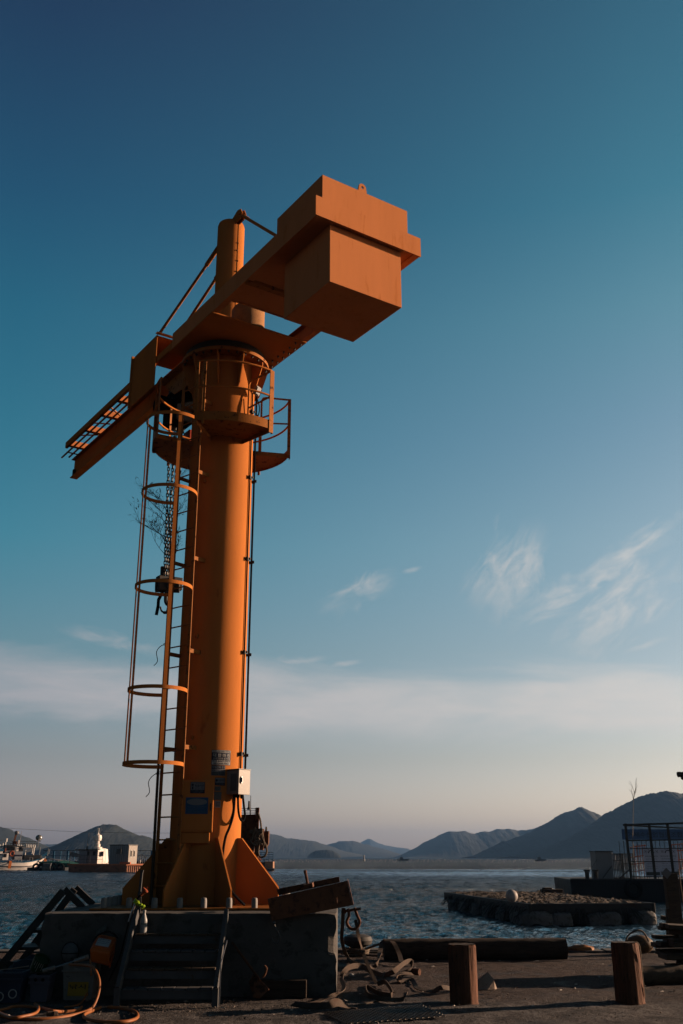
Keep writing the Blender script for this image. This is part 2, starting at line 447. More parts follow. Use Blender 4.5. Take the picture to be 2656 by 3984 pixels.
def sines(X, Y, n, lmin, lmax, amp, seed, dirspread=math.pi, d0=0.0):
    r_ = np.random.RandomState(seed); Z = np.zeros_like(X)
    for i in range(n):
        L = lmin * (lmax / lmin) ** r_.rand(); th = d0 + (r_.rand() - .5) * 2 * dirspread; ph = r_.rand() * 6.283
        k = 2 * math.pi / L
        Z += amp * (L / lmax) ** .9 * np.sin(k * (np.cos(th) * X + np.sin(th) * Y) + ph) / math.sqrt(n)
    return Z
EDGE = 19.65
xs = np.concatenate([np.linspace(-90, -9, 20), np.linspace(-8.9, 8.9, 260), np.linspace(9, 90, 20)])
ys = np.concatenate([np.linspace(-60, 9.9, 20), np.linspace(10, EDGE, 170)])
def qh(X, Y):
    z = sines(X, Y, 12, .5, 3.0, .010, 5) + sines(X, Y, 14, .12, .5, .008, 6)
    return z * (Y > 9.9) * (np.abs(X) < 8.95) - .004
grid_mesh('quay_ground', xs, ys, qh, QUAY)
mb = MB()
mb.box(-90, 90, EDGE - .30, EDGE + .004, -3.2, -.03)
tag(mb.build('quay_wall', CONCRETE), kind='structure')
# worn kerb lip of the quay, each length its own piece of stone
q_edge = thing('quay_edge', (0, EDGE - .2, 0), 'worn low stone lip along the waterside edge of the quay', 'kerb')
del q_edge['category'], q_edge['label']; q_edge['kind'] = 'structure'
x = -12.0
while x < 12:
    L = random.uniform(1.7, 2.3)
    m_ = MB(); m_.box(x + .012, x + L - .012, EDGE - .42 + random.uniform(-.01, .01), EDGE + .02, -.12, .035 + random.uniform(-.012, .014))
    m_.build('edge_stone', CONCRETE, q_edge, bevel=.015); x += L

# water
def water_material():
    m = bpy.data.materials.new('sea_water'); m.use_nodes = True
    q = NT(m.node_tree); p = m.node_tree.nodes['Principled BSDF']
    p.inputs['Base Color'].default_value = (.006, .012, .020, 1)
    p.inputs['IOR'].default_value = 1.333
    t = q.n('ShaderNodeTexCoord'); o = t.outputs['Object']
    sp = q.n('ShaderNodeSeparateXYZ'); q.put(sp.inputs[0], o)
    mp = q.n('ShaderNodeMapping'); q.put(mp.inputs[0], o); mp.inputs[3].default_value = (.55, 1.0, 1)
    mp2 = q.n('ShaderNodeMapping'); q.put(mp2.inputs[0], o); mp2.inputs[3].default_value = (.012, .045, 1)
    n1 = q.noise(mp.outputs[0], 4.0, 5, .62); n2 = q.noise(mp.outputs[0], 13.0, 4, .6); n3 = q.noise(mp.outputs[0], .7, 5, .65)
    patch = q.noise(mp2.outputs[0], 1.0, 4, .6)
    yy = sp.outputs[1]
    slick = q.m('MULTIPLY', q.mr(yy, 70, 140), q.mr(yy, 214, 202))
    slick = q.m('MULTIPLY', slick, q.mr(patch, .36, .60, .35, 1.0))
    h = q.m('ADD', q.m('MULTIPLY', n1, .5), q.m('ADD', q.m('MULTIPLY', n2, .12), q.m('MULTIPLY', n3, .9)))
    far = q.mr(yy, 30, 120, .35, 1.0)
    st = q.m('MULTIPLY', far, q.m('SUBTRACT', 1.0, q.m('MULTIPLY', slick, .8)))
    st = q.m('MULTIPLY', st, q.mr(patch, .3, .7, .7, 1.25))
    b = q.n('ShaderNodeBump'); b.inputs['Distance'].default_value = 3.5
    q.put(b.inputs['Strength'], st); q.put(b.inputs['Height'], h)
    q.put(p.inputs['Normal'], b.outputs[0])
    rg = q.m('ADD', q.mr(yy, 25, 190, .10, .20), q.mr(yy, 200, 230, 0, -.02))
    rg = q.m('SUBTRACT', rg, q.m('MULTIPLY', slick, .10))
    df = q.n('ShaderNodeBsdfDiffuse'); df.inputs['Color'].default_value = (.003, .006, .010, 1)
    gl_ = q.n('ShaderNodeBsdfGlossy'); q.put(gl_.inputs['Color'], q.mix(q.mr(yy, 35, 150), (1, .93, .89, 1), (.72, .86, 1, 1)))  # bluer mirrored sky put into the gloss tint with distance
    q.put(gl_.inputs['Roughness'], rg); q.put(gl_.inputs['Normal'], b.outputs[0])
    fr = q.n('ShaderNodeFresnel'); fr.inputs['IOR'].default_value = 1.333; q.put(fr.inputs['Normal'], b.outputs[0])
    mp3 = q.n('ShaderNodeMapping'); q.put(mp3.inputs[0], o); mp3.inputs[3].default_value = (.006, .09, 1)
    streak = q.noise(mp3.outputs[0], 1.0, 5, .6)
    kf = q.m('SUBTRACT', q.mr(yy, 22, 120, 1.08, 1.28), q.mr(yy, 205, 216, 0, .82))       # a roughened sea throws back less at grazing than a flat one
    kf = q.m('ADD', kf, q.m('MULTIPLY', q.mr(streak, .56, .66), .22))
    kf = q.m('MULTIPLY', kf, q.mr(patch, .3, .7, .85, 1.1))
    mp4 = q.n('ShaderNodeMapping'); q.put(mp4.inputs[0], o); mp4.inputs[3].default_value = (1.6, .50, 1)
    mp5 = q.n('ShaderNodeMapping'); q.put(mp5.inputs[0], o); mp5.inputs[3].default_value = (.55, .075, 1)
    chop_glint = q.m('ADD', q.m('MULTIPLY', q.noise(mp4.outputs[0], 1.6, 4, .7), q.mr(yy, 40, 90, .75, .25)), q.m('MULTIPLY', q.noise(mp5.outputs[0], 1.6, 5, .75), q.mr(yy, 40, 90, .25, .75)))
    kf = q.m('MULTIPLY', kf, q.mr(chop_glint, .38, .62, .40, 1.55, smooth=False))  # wave glints and dark dashes painted into the reflection strength
    ms = q.n('ShaderNodeMixShader'); q.put(ms.inputs[0], q.m('MULTIPLY', fr.outputs[0], kf, clamp=True))
    q.t.links.new(df.outputs[0], ms.inputs[1]); q.t.links.new(gl_.outputs[0], ms.inputs[2])
    q.t.links.new(ms.outputs[0], m.node_tree.nodes['Material Output'].inputs['Surface'])
    return m
WATER = water_material()
nr = 620
ysw = EDGE - 1.0 + np.concatenate([[0], np.cumsum(.05 * 1.0085 ** np.arange(nr))])
u_ = np.linspace(-1, 1, 420)
def near_water():
    # rows get wider and coarser with distance; the sheet is real relief
    nx, ny = len(u_), len(ysw)
    half = 9 + (ysw - ysw[0]) * .55
    X = half[:, None] * u_[None, :]; Y = np.repeat(ysw[:, None], nx, 1)
    d = (Y - ysw[0])
    fade = np.clip(1 - d / d.max(), 0, 1) ** .5
    calm = np.clip((Y - 19) / 12, .8, 1) * 1.9
    Z = (sines(X, Y, 34, .20, 1.2, .052, 11, .95, math.pi / 2) + sines(X, Y, 24, .10, .25, .012, 12, 1.4, math.pi / 2) * np.clip(1 - d / 60, 0, 1)
         + sines(X, Y, 8, 2.5, 7, .018, 13, .8, math.pi / 2)) * fade * calm
    amp = .75 + .5 * sines(X, Y, 8, 8, 40, 1.0, 14)
    return X, Y, WZ + Z * np.clip(amp, .35, 1.6)
Xw, Yw, Zw = near_water()
nx, ny = Xw.shape[1], Xw.shape[0]
me = bpy.data.meshes.new('water_near')
co = np.stack([Xw, Yw, Zw], -1).reshape(-1, 3)
i = np.arange((nx - 1) * (ny - 1)); r_, c_ = i // (nx - 1), i % (nx - 1); a = r_ * nx + c_
F = np.stack([a, a + 1, a + nx + 1, a + nx], -1)
me.vertices.add(len(co)); me.vertices.foreach_set('co', co.astype(np.float32).ravel())
me.loops.add(F.size); me.loops.foreach_set('vertex_index', F.astype(np.int32).ravel())
me.polygons.add(len(F)); me.polygons.foreach_set('loop_start', np.arange(0, F.size, 4, dtype=np.int32))
me.polygons.foreach_set('loop_total', np.full(len(F), 4, dtype=np.int32)); me.polygons.foreach_set('use_smooth', np.full(len(F), True))
me.update(calc_edges=True); me.materials.append(WATER)
o = bpy.data.objects.new('water_near', me); COL.objects.link(o); tag(o, kind='structure')
YFAR = float(ysw[-1])
HX0, HX1 = float(Xw[-1, 0]), float(Xw[-1, -1])
# the open sea round the near sheet (frame of quads, no overlap)
mb = MB()
x0n, x1n = float(Xw[0, 0]), float(Xw[0, -1])
BX, BY = 9000.0, 12000.0
y0 = float(ysw[0])
mb.add([(-BX, y0, WZ), (x0n, y0, WZ), (HX0, YFAR, WZ), (-BX, YFAR, WZ), (x1n, y0, WZ), (BX, y0, WZ), (BX, YFAR, WZ), (HX1, YFAR, WZ), (-BX, BY, WZ), (BX, BY, WZ)],
       [(0, 1, 2, 3), (4, 5, 6, 7), (3, 2, 7, 6, 9, 8)])
o = mb.build('water', WATER); o.location = (0, 0, 0)
o.data.transform(Matrix.Translation(Vector((0, (y0 + BY) / 2, WZ))))
tag(o, kind='structure')

# hills: each a real ridge with its own distance
F_, PX, PY, PITCH = 3873.0, 1328.0, 1992.0, R(19.12)
def ang(px, py):
    a_ = (px - PX) / F_; b_ = -(py - PY) / F_
    y_ = math.cos(PITCH) - b_ * math.sin(PITCH); z_ = math.sin(PITCH) + b_ * math.cos(PITCH)
    return a_ / y_, z_ / y_
def hill_mat(name, base):
    m = bpy.data.materials.new(name); m.use_nodes = True
    q = NT(m.node_tree); p = m.node_tree.nodes['Principled BSDF']
    t = q.n('ShaderNodeTexCoord'); o_ = t.outputs['Object']
    n_ = q.noise(o_, .02, 8, .7); n2 = q.noise(o_, .12, 4, .7)
    c = q.mix(q.mr(n_, .35, .65), (*[v * .85 for v in base], 1), (*[v * 1.2 for v in base], 1))
    c = q.mix(q.m('MULTIPLY', q.mr(n2, .45, .65), .5), c, (*[v * .5 for v in base], 1))
    q.put(p.inputs['Base Color'], c); p.inputs['Roughness'].default_value = 1.0
    p.inputs['Specular IOR Level'].default_value = .1
    b = q.n('ShaderNodeBump'); b.inputs['Strength'].default_value = .4; b.inputs['Distance'].default_value = 1.0
    q.put(b.inputs['Height'], q.m('ADD', n2, n_)); q.put(p.inputs['Normal'], b.outputs[0])
    return m
HILL = hill_mat('wooded_hillside', (.008, .0105, .009))
def hill(name, D, pts, depth, seed, nx=420, ny=46, tree=1.0):
    tree = tree * .55
    """ridge silhouette angles at distance D swept into a hill: front slope to the sea, back slope behind"""
    A = [ang(*p) for p in pts]
    gx = np.array([a_[0] * D for a_ in A]); gz = np.array([max(1.6 + a_[1] * D, WZ) for a_ in A])
    xs_ = np.linspace(gx[0], gx[-1], nx)
    rid = np.interp(xs_, gx, gz)
    # round the corners of the traced line
    kern = np.hanning(15); kern /= kern.sum(); rid = np.convolve(np.pad(rid, 7, mode='edge'), kern, 'valid')
    ridv = (sines(xs_, xs_ * 0, 18, D * .004, D * .03, D * .0012, seed + 70)) * np.clip((rid - WZ) / (D * .012), 0, 1)
    v_ = np.linspace(-1, 1, ny)
    X, V = np.meshgrid(xs_, v_)
    Y = D + V * depth
    R_ = np.repeat(rid[None, :], ny, 0)
    prof = 1 - np.abs(V) ** 1.35
    rel = R_ - WZ
    Z = WZ - 2 + (rel + 2) * prof
    gul = sines(X, Y, 14, depth * .25, depth * 1.3, 1, seed)
    Z += gul * .022 * rel * np.abs(V) * (1 - np.abs(V)) * 2.2
    Z += ridv[None, :] * np.exp(-(V / .10) ** 2)
    rr = np.random.RandomState(seed + 50)
    Z += (sines(X, Y, 16, depth * .03, depth * .12, 1, seed + 9) * .012 * rel + (rr.rand(*Z.shape) - .3) * tree) * (np.abs(V) < .95)
    return Z, X, Y, xs_, v_
def add_hill(name, D, pts, depth, seed, **kw):
    Z, X, Y, xs_, v_ = hill(name, D, pts, depth, seed, **kw)
    o_ = grid_mesh(name, xs_, D + v_ * depth, lambda a_, b_: Z, HILL)
    return o_
add_hill('far_hills', 7600, [(1330, 3330), (1380, 3292), (1406, 3277), (1422, 3268), (1438, 3264), (1455, 3270), (1475, 3280), (1528, 3296), (1560, 3297), (1586, 3301), (1640, 3333)], 500, 1, tree=2.0)
add_hill('far_left_hills', 5200, [(-300, 3290), (60, 3284), (163, 3284), (229, 3283), (300, 3284), (420, 3300), (520, 3333)], 400, 2, tree=2.0)
add_hill('middle_hills_right_slope', 4600, [(1180, 3330), (1250, 3292), (1317, 3275), (1345, 3271), (1370, 3272), (1400, 3280), (1443, 3291), (1500, 3306), (1549, 3321), (1590, 3334)], 420, 3, tree=2.0)
add_hill('middle_hills', 3900, [(620, 3300), (760, 3240), (900, 3222), (1000, 3230), (1042, 3238), (1090, 3253), (1137, 3263), (1180, 3267), (1222, 3272), (1270, 3288), (1317, 3304), (1370, 3318), (1422, 3330)], 420, 4, tree=2.0)
add_hill('bay_hills', 3600, [(1540, 3335), (1590, 3313), (1634, 3288), (1680, 3264), (1710, 3248), (1739, 3238), (1781, 3235), (1815, 3239), (1845, 3240), (1880, 3233), (1929, 3229), (1982, 3227), (2014, 3234), (2067, 3222), (2150, 3200), (2250, 3215), (2350, 3260), (2450, 3334)], 420, 5, tree=2.0)
add_hill('left_hill', 2500, [(-700, 3200), (-300, 3170), (-120, 3178), (0, 3216), (53, 3237), (118, 3267), (163, 3289), (200, 3305), (290, 3320), (380, 3334)], 300, 6, tree=2.2)
add_hill('round_hill', 1900, [(120, 3331), (190, 3304), (261, 3281), (306, 3252), (351, 3228), (375, 3217), (400, 3211), (430, 3208), (453, 3210), (478, 3225), (522, 3243), (571, 3255), (612, 3276), (660, 3302), (740, 3322), (800, 3334)], 260, 7, tree=2.6)
add_hill('small_islet', 2300, [(1196, 3333), (1205, 3322), (1225, 3311), (1250, 3306), (1275, 3306), (1300, 3312), (1318, 3323), (1326, 3333)], 60, 8, nx=160, ny=24, tree=2.0)
add_hill('pointed_hill', 2300, [(1830, 3334), (1866, 3327), (1898, 3303), (1960, 3274), (2035, 3248), (2085, 3226), (2119, 3207), (2160, 3182), (2193, 3162), (2225, 3150), (2251, 3145), (2280, 3150), (2309, 3161), (2341, 3176), (2420, 3210), (2560, 3260), (2760, 3334)], 300, 9, tree=2.6)
add_hill('right_hill', 1700, [(1990, 3334), (2060, 3318), (2140, 3296), (2230, 3255), (2290, 3215), (2346, 3176), (2370, 3158), (2404, 3140), (2430, 3128), (2457, 3113), (2490, 3100), (2521, 3089), (2560, 3082), (2590, 3079), (2625, 3085), (2656, 3088), (2800, 3070), (3000, 3020), (3300, 3060)], 280, 10, tree=2.6)

# haze: one closed box of even, pale air round everything
mb = MB(); mb.box(-8000, 8000, -300, 11000, -6, 260)
hz = bpy.data.materials.new('haze_air'); hz.use_nodes = True
hz.node_tree.nodes.clear()
pv = hz.node_tree.nodes.new('ShaderNodeVolumePrincipled'); mo = hz.node_tree.nodes.new('ShaderNodeOutputMaterial')
pv.inputs['Color'].default_value = (.07, .15, .30, 1); pv.inputs['Density'].default_value = HAZE = 1.05e-4
pv.inputs['Anisotropy'].default_value = .35
hz.node_tree.links.new(pv.outputs[0], mo.inputs['Volume'])
o = mb.build('haze', hz); tag(o, kind='stuff')

# pebbles and grit lying on the quay
mb = MB()
for i in range(5200):
    if i < 3800: x_, y_ = random.uniform(-4.6, 4.6), random.uniform(10.8, 15.5)
    else: x_, y_ = random.uniform(-5.8, 5.8), random.uniform(11, EDGE - .5)
    if i % 3 == 0: x_, y_ = random.gauss(-1.9, 1.0), random.gauss(12.35, .28)
    if -3.75 < x_ < -.02 and 13.3 < y_ < 17: continue
    s_ = random.uniform(.003, .009) * (2.2 if random.random() < .02 else 1)
    c = Vector((x_, y_, s_ * .3)); rt = Quaternion((random.random(), random.random(), random.random(), random.random())).normalized()
    P = [c + rt @ Vector(v) * s_ for v in ((1, 0, 0), (-.6, .8, 0), (-.6, -.8, .1), (0, 0, .8), (.1, 0, -.8))]
    mb.add(P, [(0, 1, 3), (1, 2, 3), (2, 0, 3), (1, 0, 4), (2, 1, 4), (0, 2, 4)])
GRIT = mat('quay_grit', (.20, .165, .145), .9, var=.6, scale=40)
tag(mb.build('gravel_grit', GRIT), kind='stuff')

# ------------------------------------------------------------------ the crane
CXX, CYY = -1.99, 15.3
def pol(az_, r, z): return (CXX + r * math.cos(R(az_)), CYY + r * math.sin(R(az_)), z)
def U(t, w, z): return (CXX - .561 * t + .828 * w, CYY + .828 * t + .561 * w, z)   # t along the jib, w across it
def ubox(mb, t0, t1, w0, w1, z0, z1):
    return mb.hexa([U(t0, w1, z0), U(t0, w0, z0), U(t1, w0, z0), U(t1, w1, z0), U(t0, w1, z1), U(t0, w0, z1), U(t1, w0, z1), U(t1, w1, z1)])
CR = .515
BT = .94
# concrete plinth
def rough_block(x0, x1, y0, y1, z0, z1, seed, chips):
    bm = bmesh.new(); bmesh.ops.create_cube(bm, size=1)
    for v in bm.verts: v.co = ((x0 + x1) / 2 + v.co.x * (x1 - x0), (y0 + y1) / 2 + v.co.y * (y1 - y0), (z0 + z1) / 2 + v.co.z * (z1 - z0))
    bmesh.ops.subdivide_edges(bm, edges=bm.edges[:], cuts=34, use_grid_fill=True)
    for v in bm.verts:
        c = v.co; ex = min(abs(c.x - x0), abs(c.x - x1)); ey = min(abs(c.y - y0), abs(c.y - y1)); ez = abs(c.z - z1)
        on = sorted((ex, ey, ez)); n_ = noise.noise(c * 3.1 + Vector((seed, 0, 0))); f = noise.noise(c * 11 + Vector((0, seed, 0)))
        ctr = Vector(((x0 + x1) / 2, (y0 + y1) / 2, c.z))
        if on[1] < .001:
            k_ = max(0, n_ * .010 + f * .018 + .004)
            for cc in chips:
                d = (c - Vector(cc[:3])).length
                if d < cc[3]: k_ += cc[4] * (1 - d / cc[3])
            dirv = (ctr - c); dirv.z = 0; dirv.normalize()
            c += dirv * k_; c.z -= k_ * .5 if ez < .001 else 0
        else: c += Vector((0, f * .004, 0)) if ey < .001 else Vector((0, 0, f * .004))
    me = bpy.data.meshes.new('plinth'); bm.to_mesh(me); bm.free()
    me.transform(Matrix.Translation((-(x0 + x1) / 2, -(y0 + y1) / 2, -z0)))
    me.materials.append(CONCRETE)
    o = bpy.data.objects.new('concrete_plinth', me); COL.objects.link(o); o.location = ((x0 + x1) / 2, (y0 + y1) / 2, z0)
    return o
plinth = rough_block(-3.72, -.06, 13.35, 17.0, -.02, BT, 4, [(-.06, 13.35, .62, .16, .05), (-.06, 13.35, .50, .10, .04), (-.06, 13.35, .94, .09, .03), (-3.72, 13.35, .94, .12, .03)])
tag(plinth, 'big square concrete foundation block that the orange crane stands on', 'concrete block')

crane = thing('harbour_crane', (CXX, CYY, BT), 'tall orange slewing harbour crane with a box counterweight and caged ladder', 'crane')
mb = MB()   # column shell
mb.lathe((CXX, CYY, 0), [(CR, BT + .02), (CR, 9.52)], 96)
column = mb.build('column', ORANGE, crane)
mb = MB(); mb.box(CXX - 1.3, CXX + 1.3, CYY - 1.33, CYY + 1.3, BT + .004, BT + .028)
mb.build('base_plate', ORANGE_WORN, crane, bevel=.004)
# gussets round the foot
def gusset(az_):
    mb = MB(); d = Vector((math.cos(R(az_)), math.sin(R(az_)), 0)); tn = Vector((-d.y, d.x, 0)); o_ = Vector((CXX, CYY, 0))
    z0 = BT + .03
    prof = [(CR - .02, z0), (1.17, z0), (1.17, 1.19), (.585, 1.86), (CR - .02, 1.86)]
    th = .022
    mb.prism([o_ + d * r + Vector((0, 0, z)) - tn * th / 2 for r, z in prof], tn * th)
    # stiffening flange along the slope
    return mb.build('gusset', ORANGE, crane, bevel=.002)
for a_ in (-64, -19, 26, 71, 116, 161, -154, -109): gusset(a_)
# anchor bolts with plastic caps
mb = MB(); z0 = BT + .028
mb.lathe((CXX - 1.15, CYY - 1.18, z0), [(.041, 0), (.041, .085), (.036, .118), (.026, .125), (0, .126)], 14)
cap0 = mb.build('anchor_bolt_cap', CAPGREY, crane)
n_side = 8; sp_ = 2.33 / (n_side - 1) if False else .335
for i in range(n_side):
    for j in range(n_side):
        if 0 < i < n_side - 1 and 0 < j < n_side - 1: continue
        if i == 0 and j == 0: continue
        same(cap0, crane, (i * sp_ - .02 * (i > 3), j * .335, 0))

# cabinet with stickers
def tangent_frame(az_, r):
    d = Vector((math.cos(R(az_)), math.sin(R(az_)), 0)); tn = Vector((-d.y, d.x, 0))
    return Vector((CXX, CYY, 0)) + d * r, d, tn
def panel_box(mb, az_, r0, r1, w, z0, z1, shift=0.0):
    o_, d, tn = tangent_frame(az_, 0)
    o_ = o_ + tn * (shift + (CSH if az_ == CAB else 0))
    P = []
    for z in (z0, z1): P += [o_ + d * r1 - tn * w / 2 + Vector((0, 0, z)), o_ + d * r1 + tn * w / 2 + Vector((0, 0, z)), o_ + d * r0 + tn * w / 2 + Vector((0, 0, z)), o_ + d * r0 - tn * w / 2 + Vector((0, 0, z))]
    return mb.hexa(P)
CAB = -84; CSH = -.125
mb = MB(); panel_box(mb, CAB, .40, .62, .47, 1.93, 2.64); cab = mb.build('control_cabinet', ORANGE, crane, bevel=.006)
mb = MB(); panel_box(mb, CAB, .622, .632, .455, 1.95, 2.62); mb.build('door', ORANGE, cab, bevel=.003)
mb = MB()
for z in (2.05, 2.5): panel_box(mb, CAB, .624, .640, .03, z - .03, z + .03, .222 * -1)
panel_box(mb, CAB, .632, .65, .02, 2.22, 2.32, .20); mb.build('door_fittings', DSTEEL, cab)['kind'] = 'stuff'
mb = MB(); panel_box(mb, CAB, .42, .60, .40, 1.78, 1.93); mb.build('cable_duct', ORANGE, cab, bevel=.01)
mb = MB(); mb.tube([pol(-112, .56, z) for z in (1.55, 1.75, 1.95)], .012, 6); mb.build('conduit', ORANGE, crane)
# narrow cover strip in front of the cabinet's left
def cyl_fn(azc, r):
    def fn(x, y): a_ = azc + math.degrees(x / CR); return pol(a_, r, y)
    return fn
def sticker_bg(mb, azc, x0, x1, z0, z1, r, n=8):
    vs, fs = [], []
    for i in range(n + 1):
        a_ = azc + math.degrees((x0 + (x1 - x0) * i / n) / CR)
        vs += [pol(a_, r, z0), pol(a_, r, z1)]
    for i in range(n): fs.append((2 * i, 2 * i + 2, 2 * i + 3, 2 * i + 1))
    mb.add(vs, fs)
def column_sticker(azc, w, z0, z1, blocks, base):
    """blocks: (z0, z1, material, [(text, x0, x1, z, h, material, bold)])"""
    mb = MB(); sticker_bg(mb, azc, -w / 2, w / 2, z0, z1, CR + .0025)
    s_ = mb.build('sticker', base, crane)
    for bz0, bz1, bm_, texts in blocks:
        if bm_ is not None:
            mb = MB(); sticker_bg(mb, azc, -w / 2 + .006, w / 2 - .006, bz0, bz1, CR + .0045); mb.build('print_field', bm_, s_)
        for tx, x0, x1, z, h, tm, bd in texts:
            mb = MB(); fit_text(mb, tx, x0, x1, z, h, cyl_fn(azc, CR + .0068), bd); mb.build('lettering', tm, s_)
    return s_
column_sticker(-61.5, .30, 2.862, 3.075, [
    (3.038, 3.070, WHITE, [('선외기 스크류 냉동박스 장비부품', -.138, .138, 3.054, .021, NAVY, .012)]),
    (2.935, 3.034, NAVY, [('대 한 마 린', -.130, .135, 2.999, .052, WHITE, .02), ('선외기수리 및 판매', -.128, .130, 2.953, .026, WHITE, .012)]),
    (2.867, 2.931, WHITE, [('010-6667-7753', -.135, .138, 2.916, .023, NAVY, .025), ('055-648-7761', -.12, .12, 2.884, .022, NAVY, .025)])], NAVY)
column_sticker(-66, .21, 2.712, 2.857, [
    (2.806, 2.853, NAVY, [('태영선박', -.095, .035, 2.829, .034, PALE, .02), ('중개', .045, .095, 2.829, .032, PALE, .02)]),
    (2.768, 2.803, PALE, [('010-7757-9172', -.095, .095, 2.785, .024, NAVY, .02)]),
    (2.716, 2.765, GREYST, [('이전등기 검사대행', -.095, .095, 2.752, .018, NAVY, .012), ('매매상담 전화환영', -.095, .095, 2.729, .018, NAVY, .012)])], GREYST)
column_sticker(-62.5, .155, 2.575, 2.685, [
    (2.612, 2.680, PALE, [('●', -.068, -.035, 2.645, .035, NAVY, 0), ('청송마린', -.028, .068, 2.650, .024, NAVY, .02), ('선외기 수리', -.02, .06, 2.625, .010, NAVY, .01)]),
    (None or 2.579, 2.608, NAVY, [('055-641-7582', -.06, .06, 2.594, .012, PALE, .01)])], NAVY)
column_sticker(-66, .09, 2.50, 2.562, [], GREYST)
column_sticker(-66, .12, 2.375, 2.488, [], GREYST)
column_sticker(-65, .085, 2.27, 2.362, [(2.275, 2.355, PALE, [('마 린', -.02, .03, 2.338, .016, NAVY, .01), ('선외기수리', -.03, .032, 2.315, .010, NAVY, .01), ('055-641', -.03, .03, 2.295, .010, NAVY, .01)])], WHITE)
def flat_fn(az_, r):
    o_, d, tn = tangent_frame(az_, r)
    return lambda x, y: o_ + tn * (x + CSH) + Vector((0, 0, y))
def flat_sticker(x0, x1, z0, z1, blocks, base):
    mb = MB(); f = flat_fn(CAB, .6335); mb.add([f(x0, z0), f(x1, z0), f(x1, z1), f(x0, z1)], [(0, 1, 2, 3)])
    s_ = mb.build('door_sticker', base, cab)
    for (a0, a1, b0, b1, bm_), texts in blocks:
        if bm_ is not None:
            mb = MB(); f = flat_fn(CAB, .6350); mb.add([f(a0, b0), f(a1, b0), f(a1, b1), f(a0, b1)], [(0, 1, 2, 3)])
            for tx, c0, c1, z, h, tm, bd in texts: pass
            fld = mb
            for v_, f_ in [(mb.v, mb.f)]: pass
            s2 = mb.build('print_field', bm_, cab)
        for tx, c0, c1, z, h, tm, bd in texts:
            mb = MB(); fit_text(mb, tx, c0, c1, z, h, flat_fn(CAB, .6368), bd); mb.build('lettering', tm, cab)
    return s_
flat_sticker(-.10, .105, 2.455, 2.612, [
    ((-.092, .097, 2.502, 2.606, PALE), [('●', -.085, -.052, 2.572, .034, NAVY, 0), ('▮', -.078, -.056, 2.530, .04, NAVY, .01), ('청송마린', -.035, .09, 2.560, .032, NAVY, .02), ('종합수리센터', -.02, .075, 2.592, .010, NAVY, .01), ('선외기 · 부품', -.03, .085, 2.532, .012, NAVY, .01), ('055-641-7582', -.035, .09, 2.514, .012, NAVY, .015)]),
    ((-.092, .097, 2.46, 2.498, None), [('010-4551-7582', -.08, .085, 2.487, .012, PALE, .01), ('24시간 출장', -.06, .065, 2.469, .010, PALE, .01)])], NAVY)
flat_sticker(-.155, .16, 2.175, 2.40, [
    ((0, 0, 0, 0, None), [('이 시설은 어업인 공동이용 시설입니다', -.13, .135, 2.277, .012, PALE, .006), ('사용 후 정리 정돈 바랍니다', -.11, .12, 2.256, .009, PALE, .004),
                          ('1. 정격하중을 초과하지 마시오', -.13, .03, 2.234, .009, PALE, .004), ('2. 인양물 아래 접근금지 안전모 착용', -.13, .13, 2.212, .009, PALE, .004), ('3. 고장시 관리자에게 연락 바랍니다', -.13, .10, 2.190, .009, PALE, .004)])], STBLUE)
mb = MB(); f = flat_fn(CAB, .6366)
mb.add([f(.003, 2.338)] + [f(.003 + .145 * math.cos(2 * math.pi * k_ / 32), 2.338 + .046 * math.sin(2 * math.pi * k_ / 32)) for k_ in range(32)], [(0, k_ + 1, (k_ + 1) % 32 + 1) for k_ in range(32)])
mb.build('oval_field', PALE, cab)

# grey electrical box on the lit side
EB = -37
mb = MB(); panel_box(mb, EB, CR - .02, .72, .235, 2.455, 2.79); eb = mb.build('electrical_box', BOXGREY, crane, bevel=.006)
mb = MB(); panel_box(mb, EB, .722, .738, .245, 2.448, 2.797); mb.build('door', BOXGREY, eb, bevel=.004)
mb = MB(); panel_box(mb, EB, .50, .745, .265, 2.80, 2.806); mb.build('rain_cover', BOXGREY, eb)
mb = MB(); panel_box(mb, EB, .739, .752, .022, 2.60, 2.70, -.07); panel_box(mb, EB, .752, .766, .012, 2.615, 2.685, -.07); mb.build('latch', ALU, eb, bevel=.004)
o_, d, tn = tangent_frame(EB, 0)
mb = MB()
P = [o_ + d * r_ - tn * .1195 + Vector((0, 0, z)) for r_, z in ((.575, 2.50), (.69, 2.50), (.69, 2.74), (.575, 2.74))]
mb.add(P, [(0, 1, 2, 3)]); mb.build('side_label', GREYST, eb)
mb = MB()
for s_ in (-.07, .0, .08): mb.lathe(tuple(o_ + d * .62 + tn * s_ + Vector((0, 0, 2.40))), [(.018, 0), (.026, .02), (.026, .056)], 10)
mb.build('cable_gland', BLACK, eb)

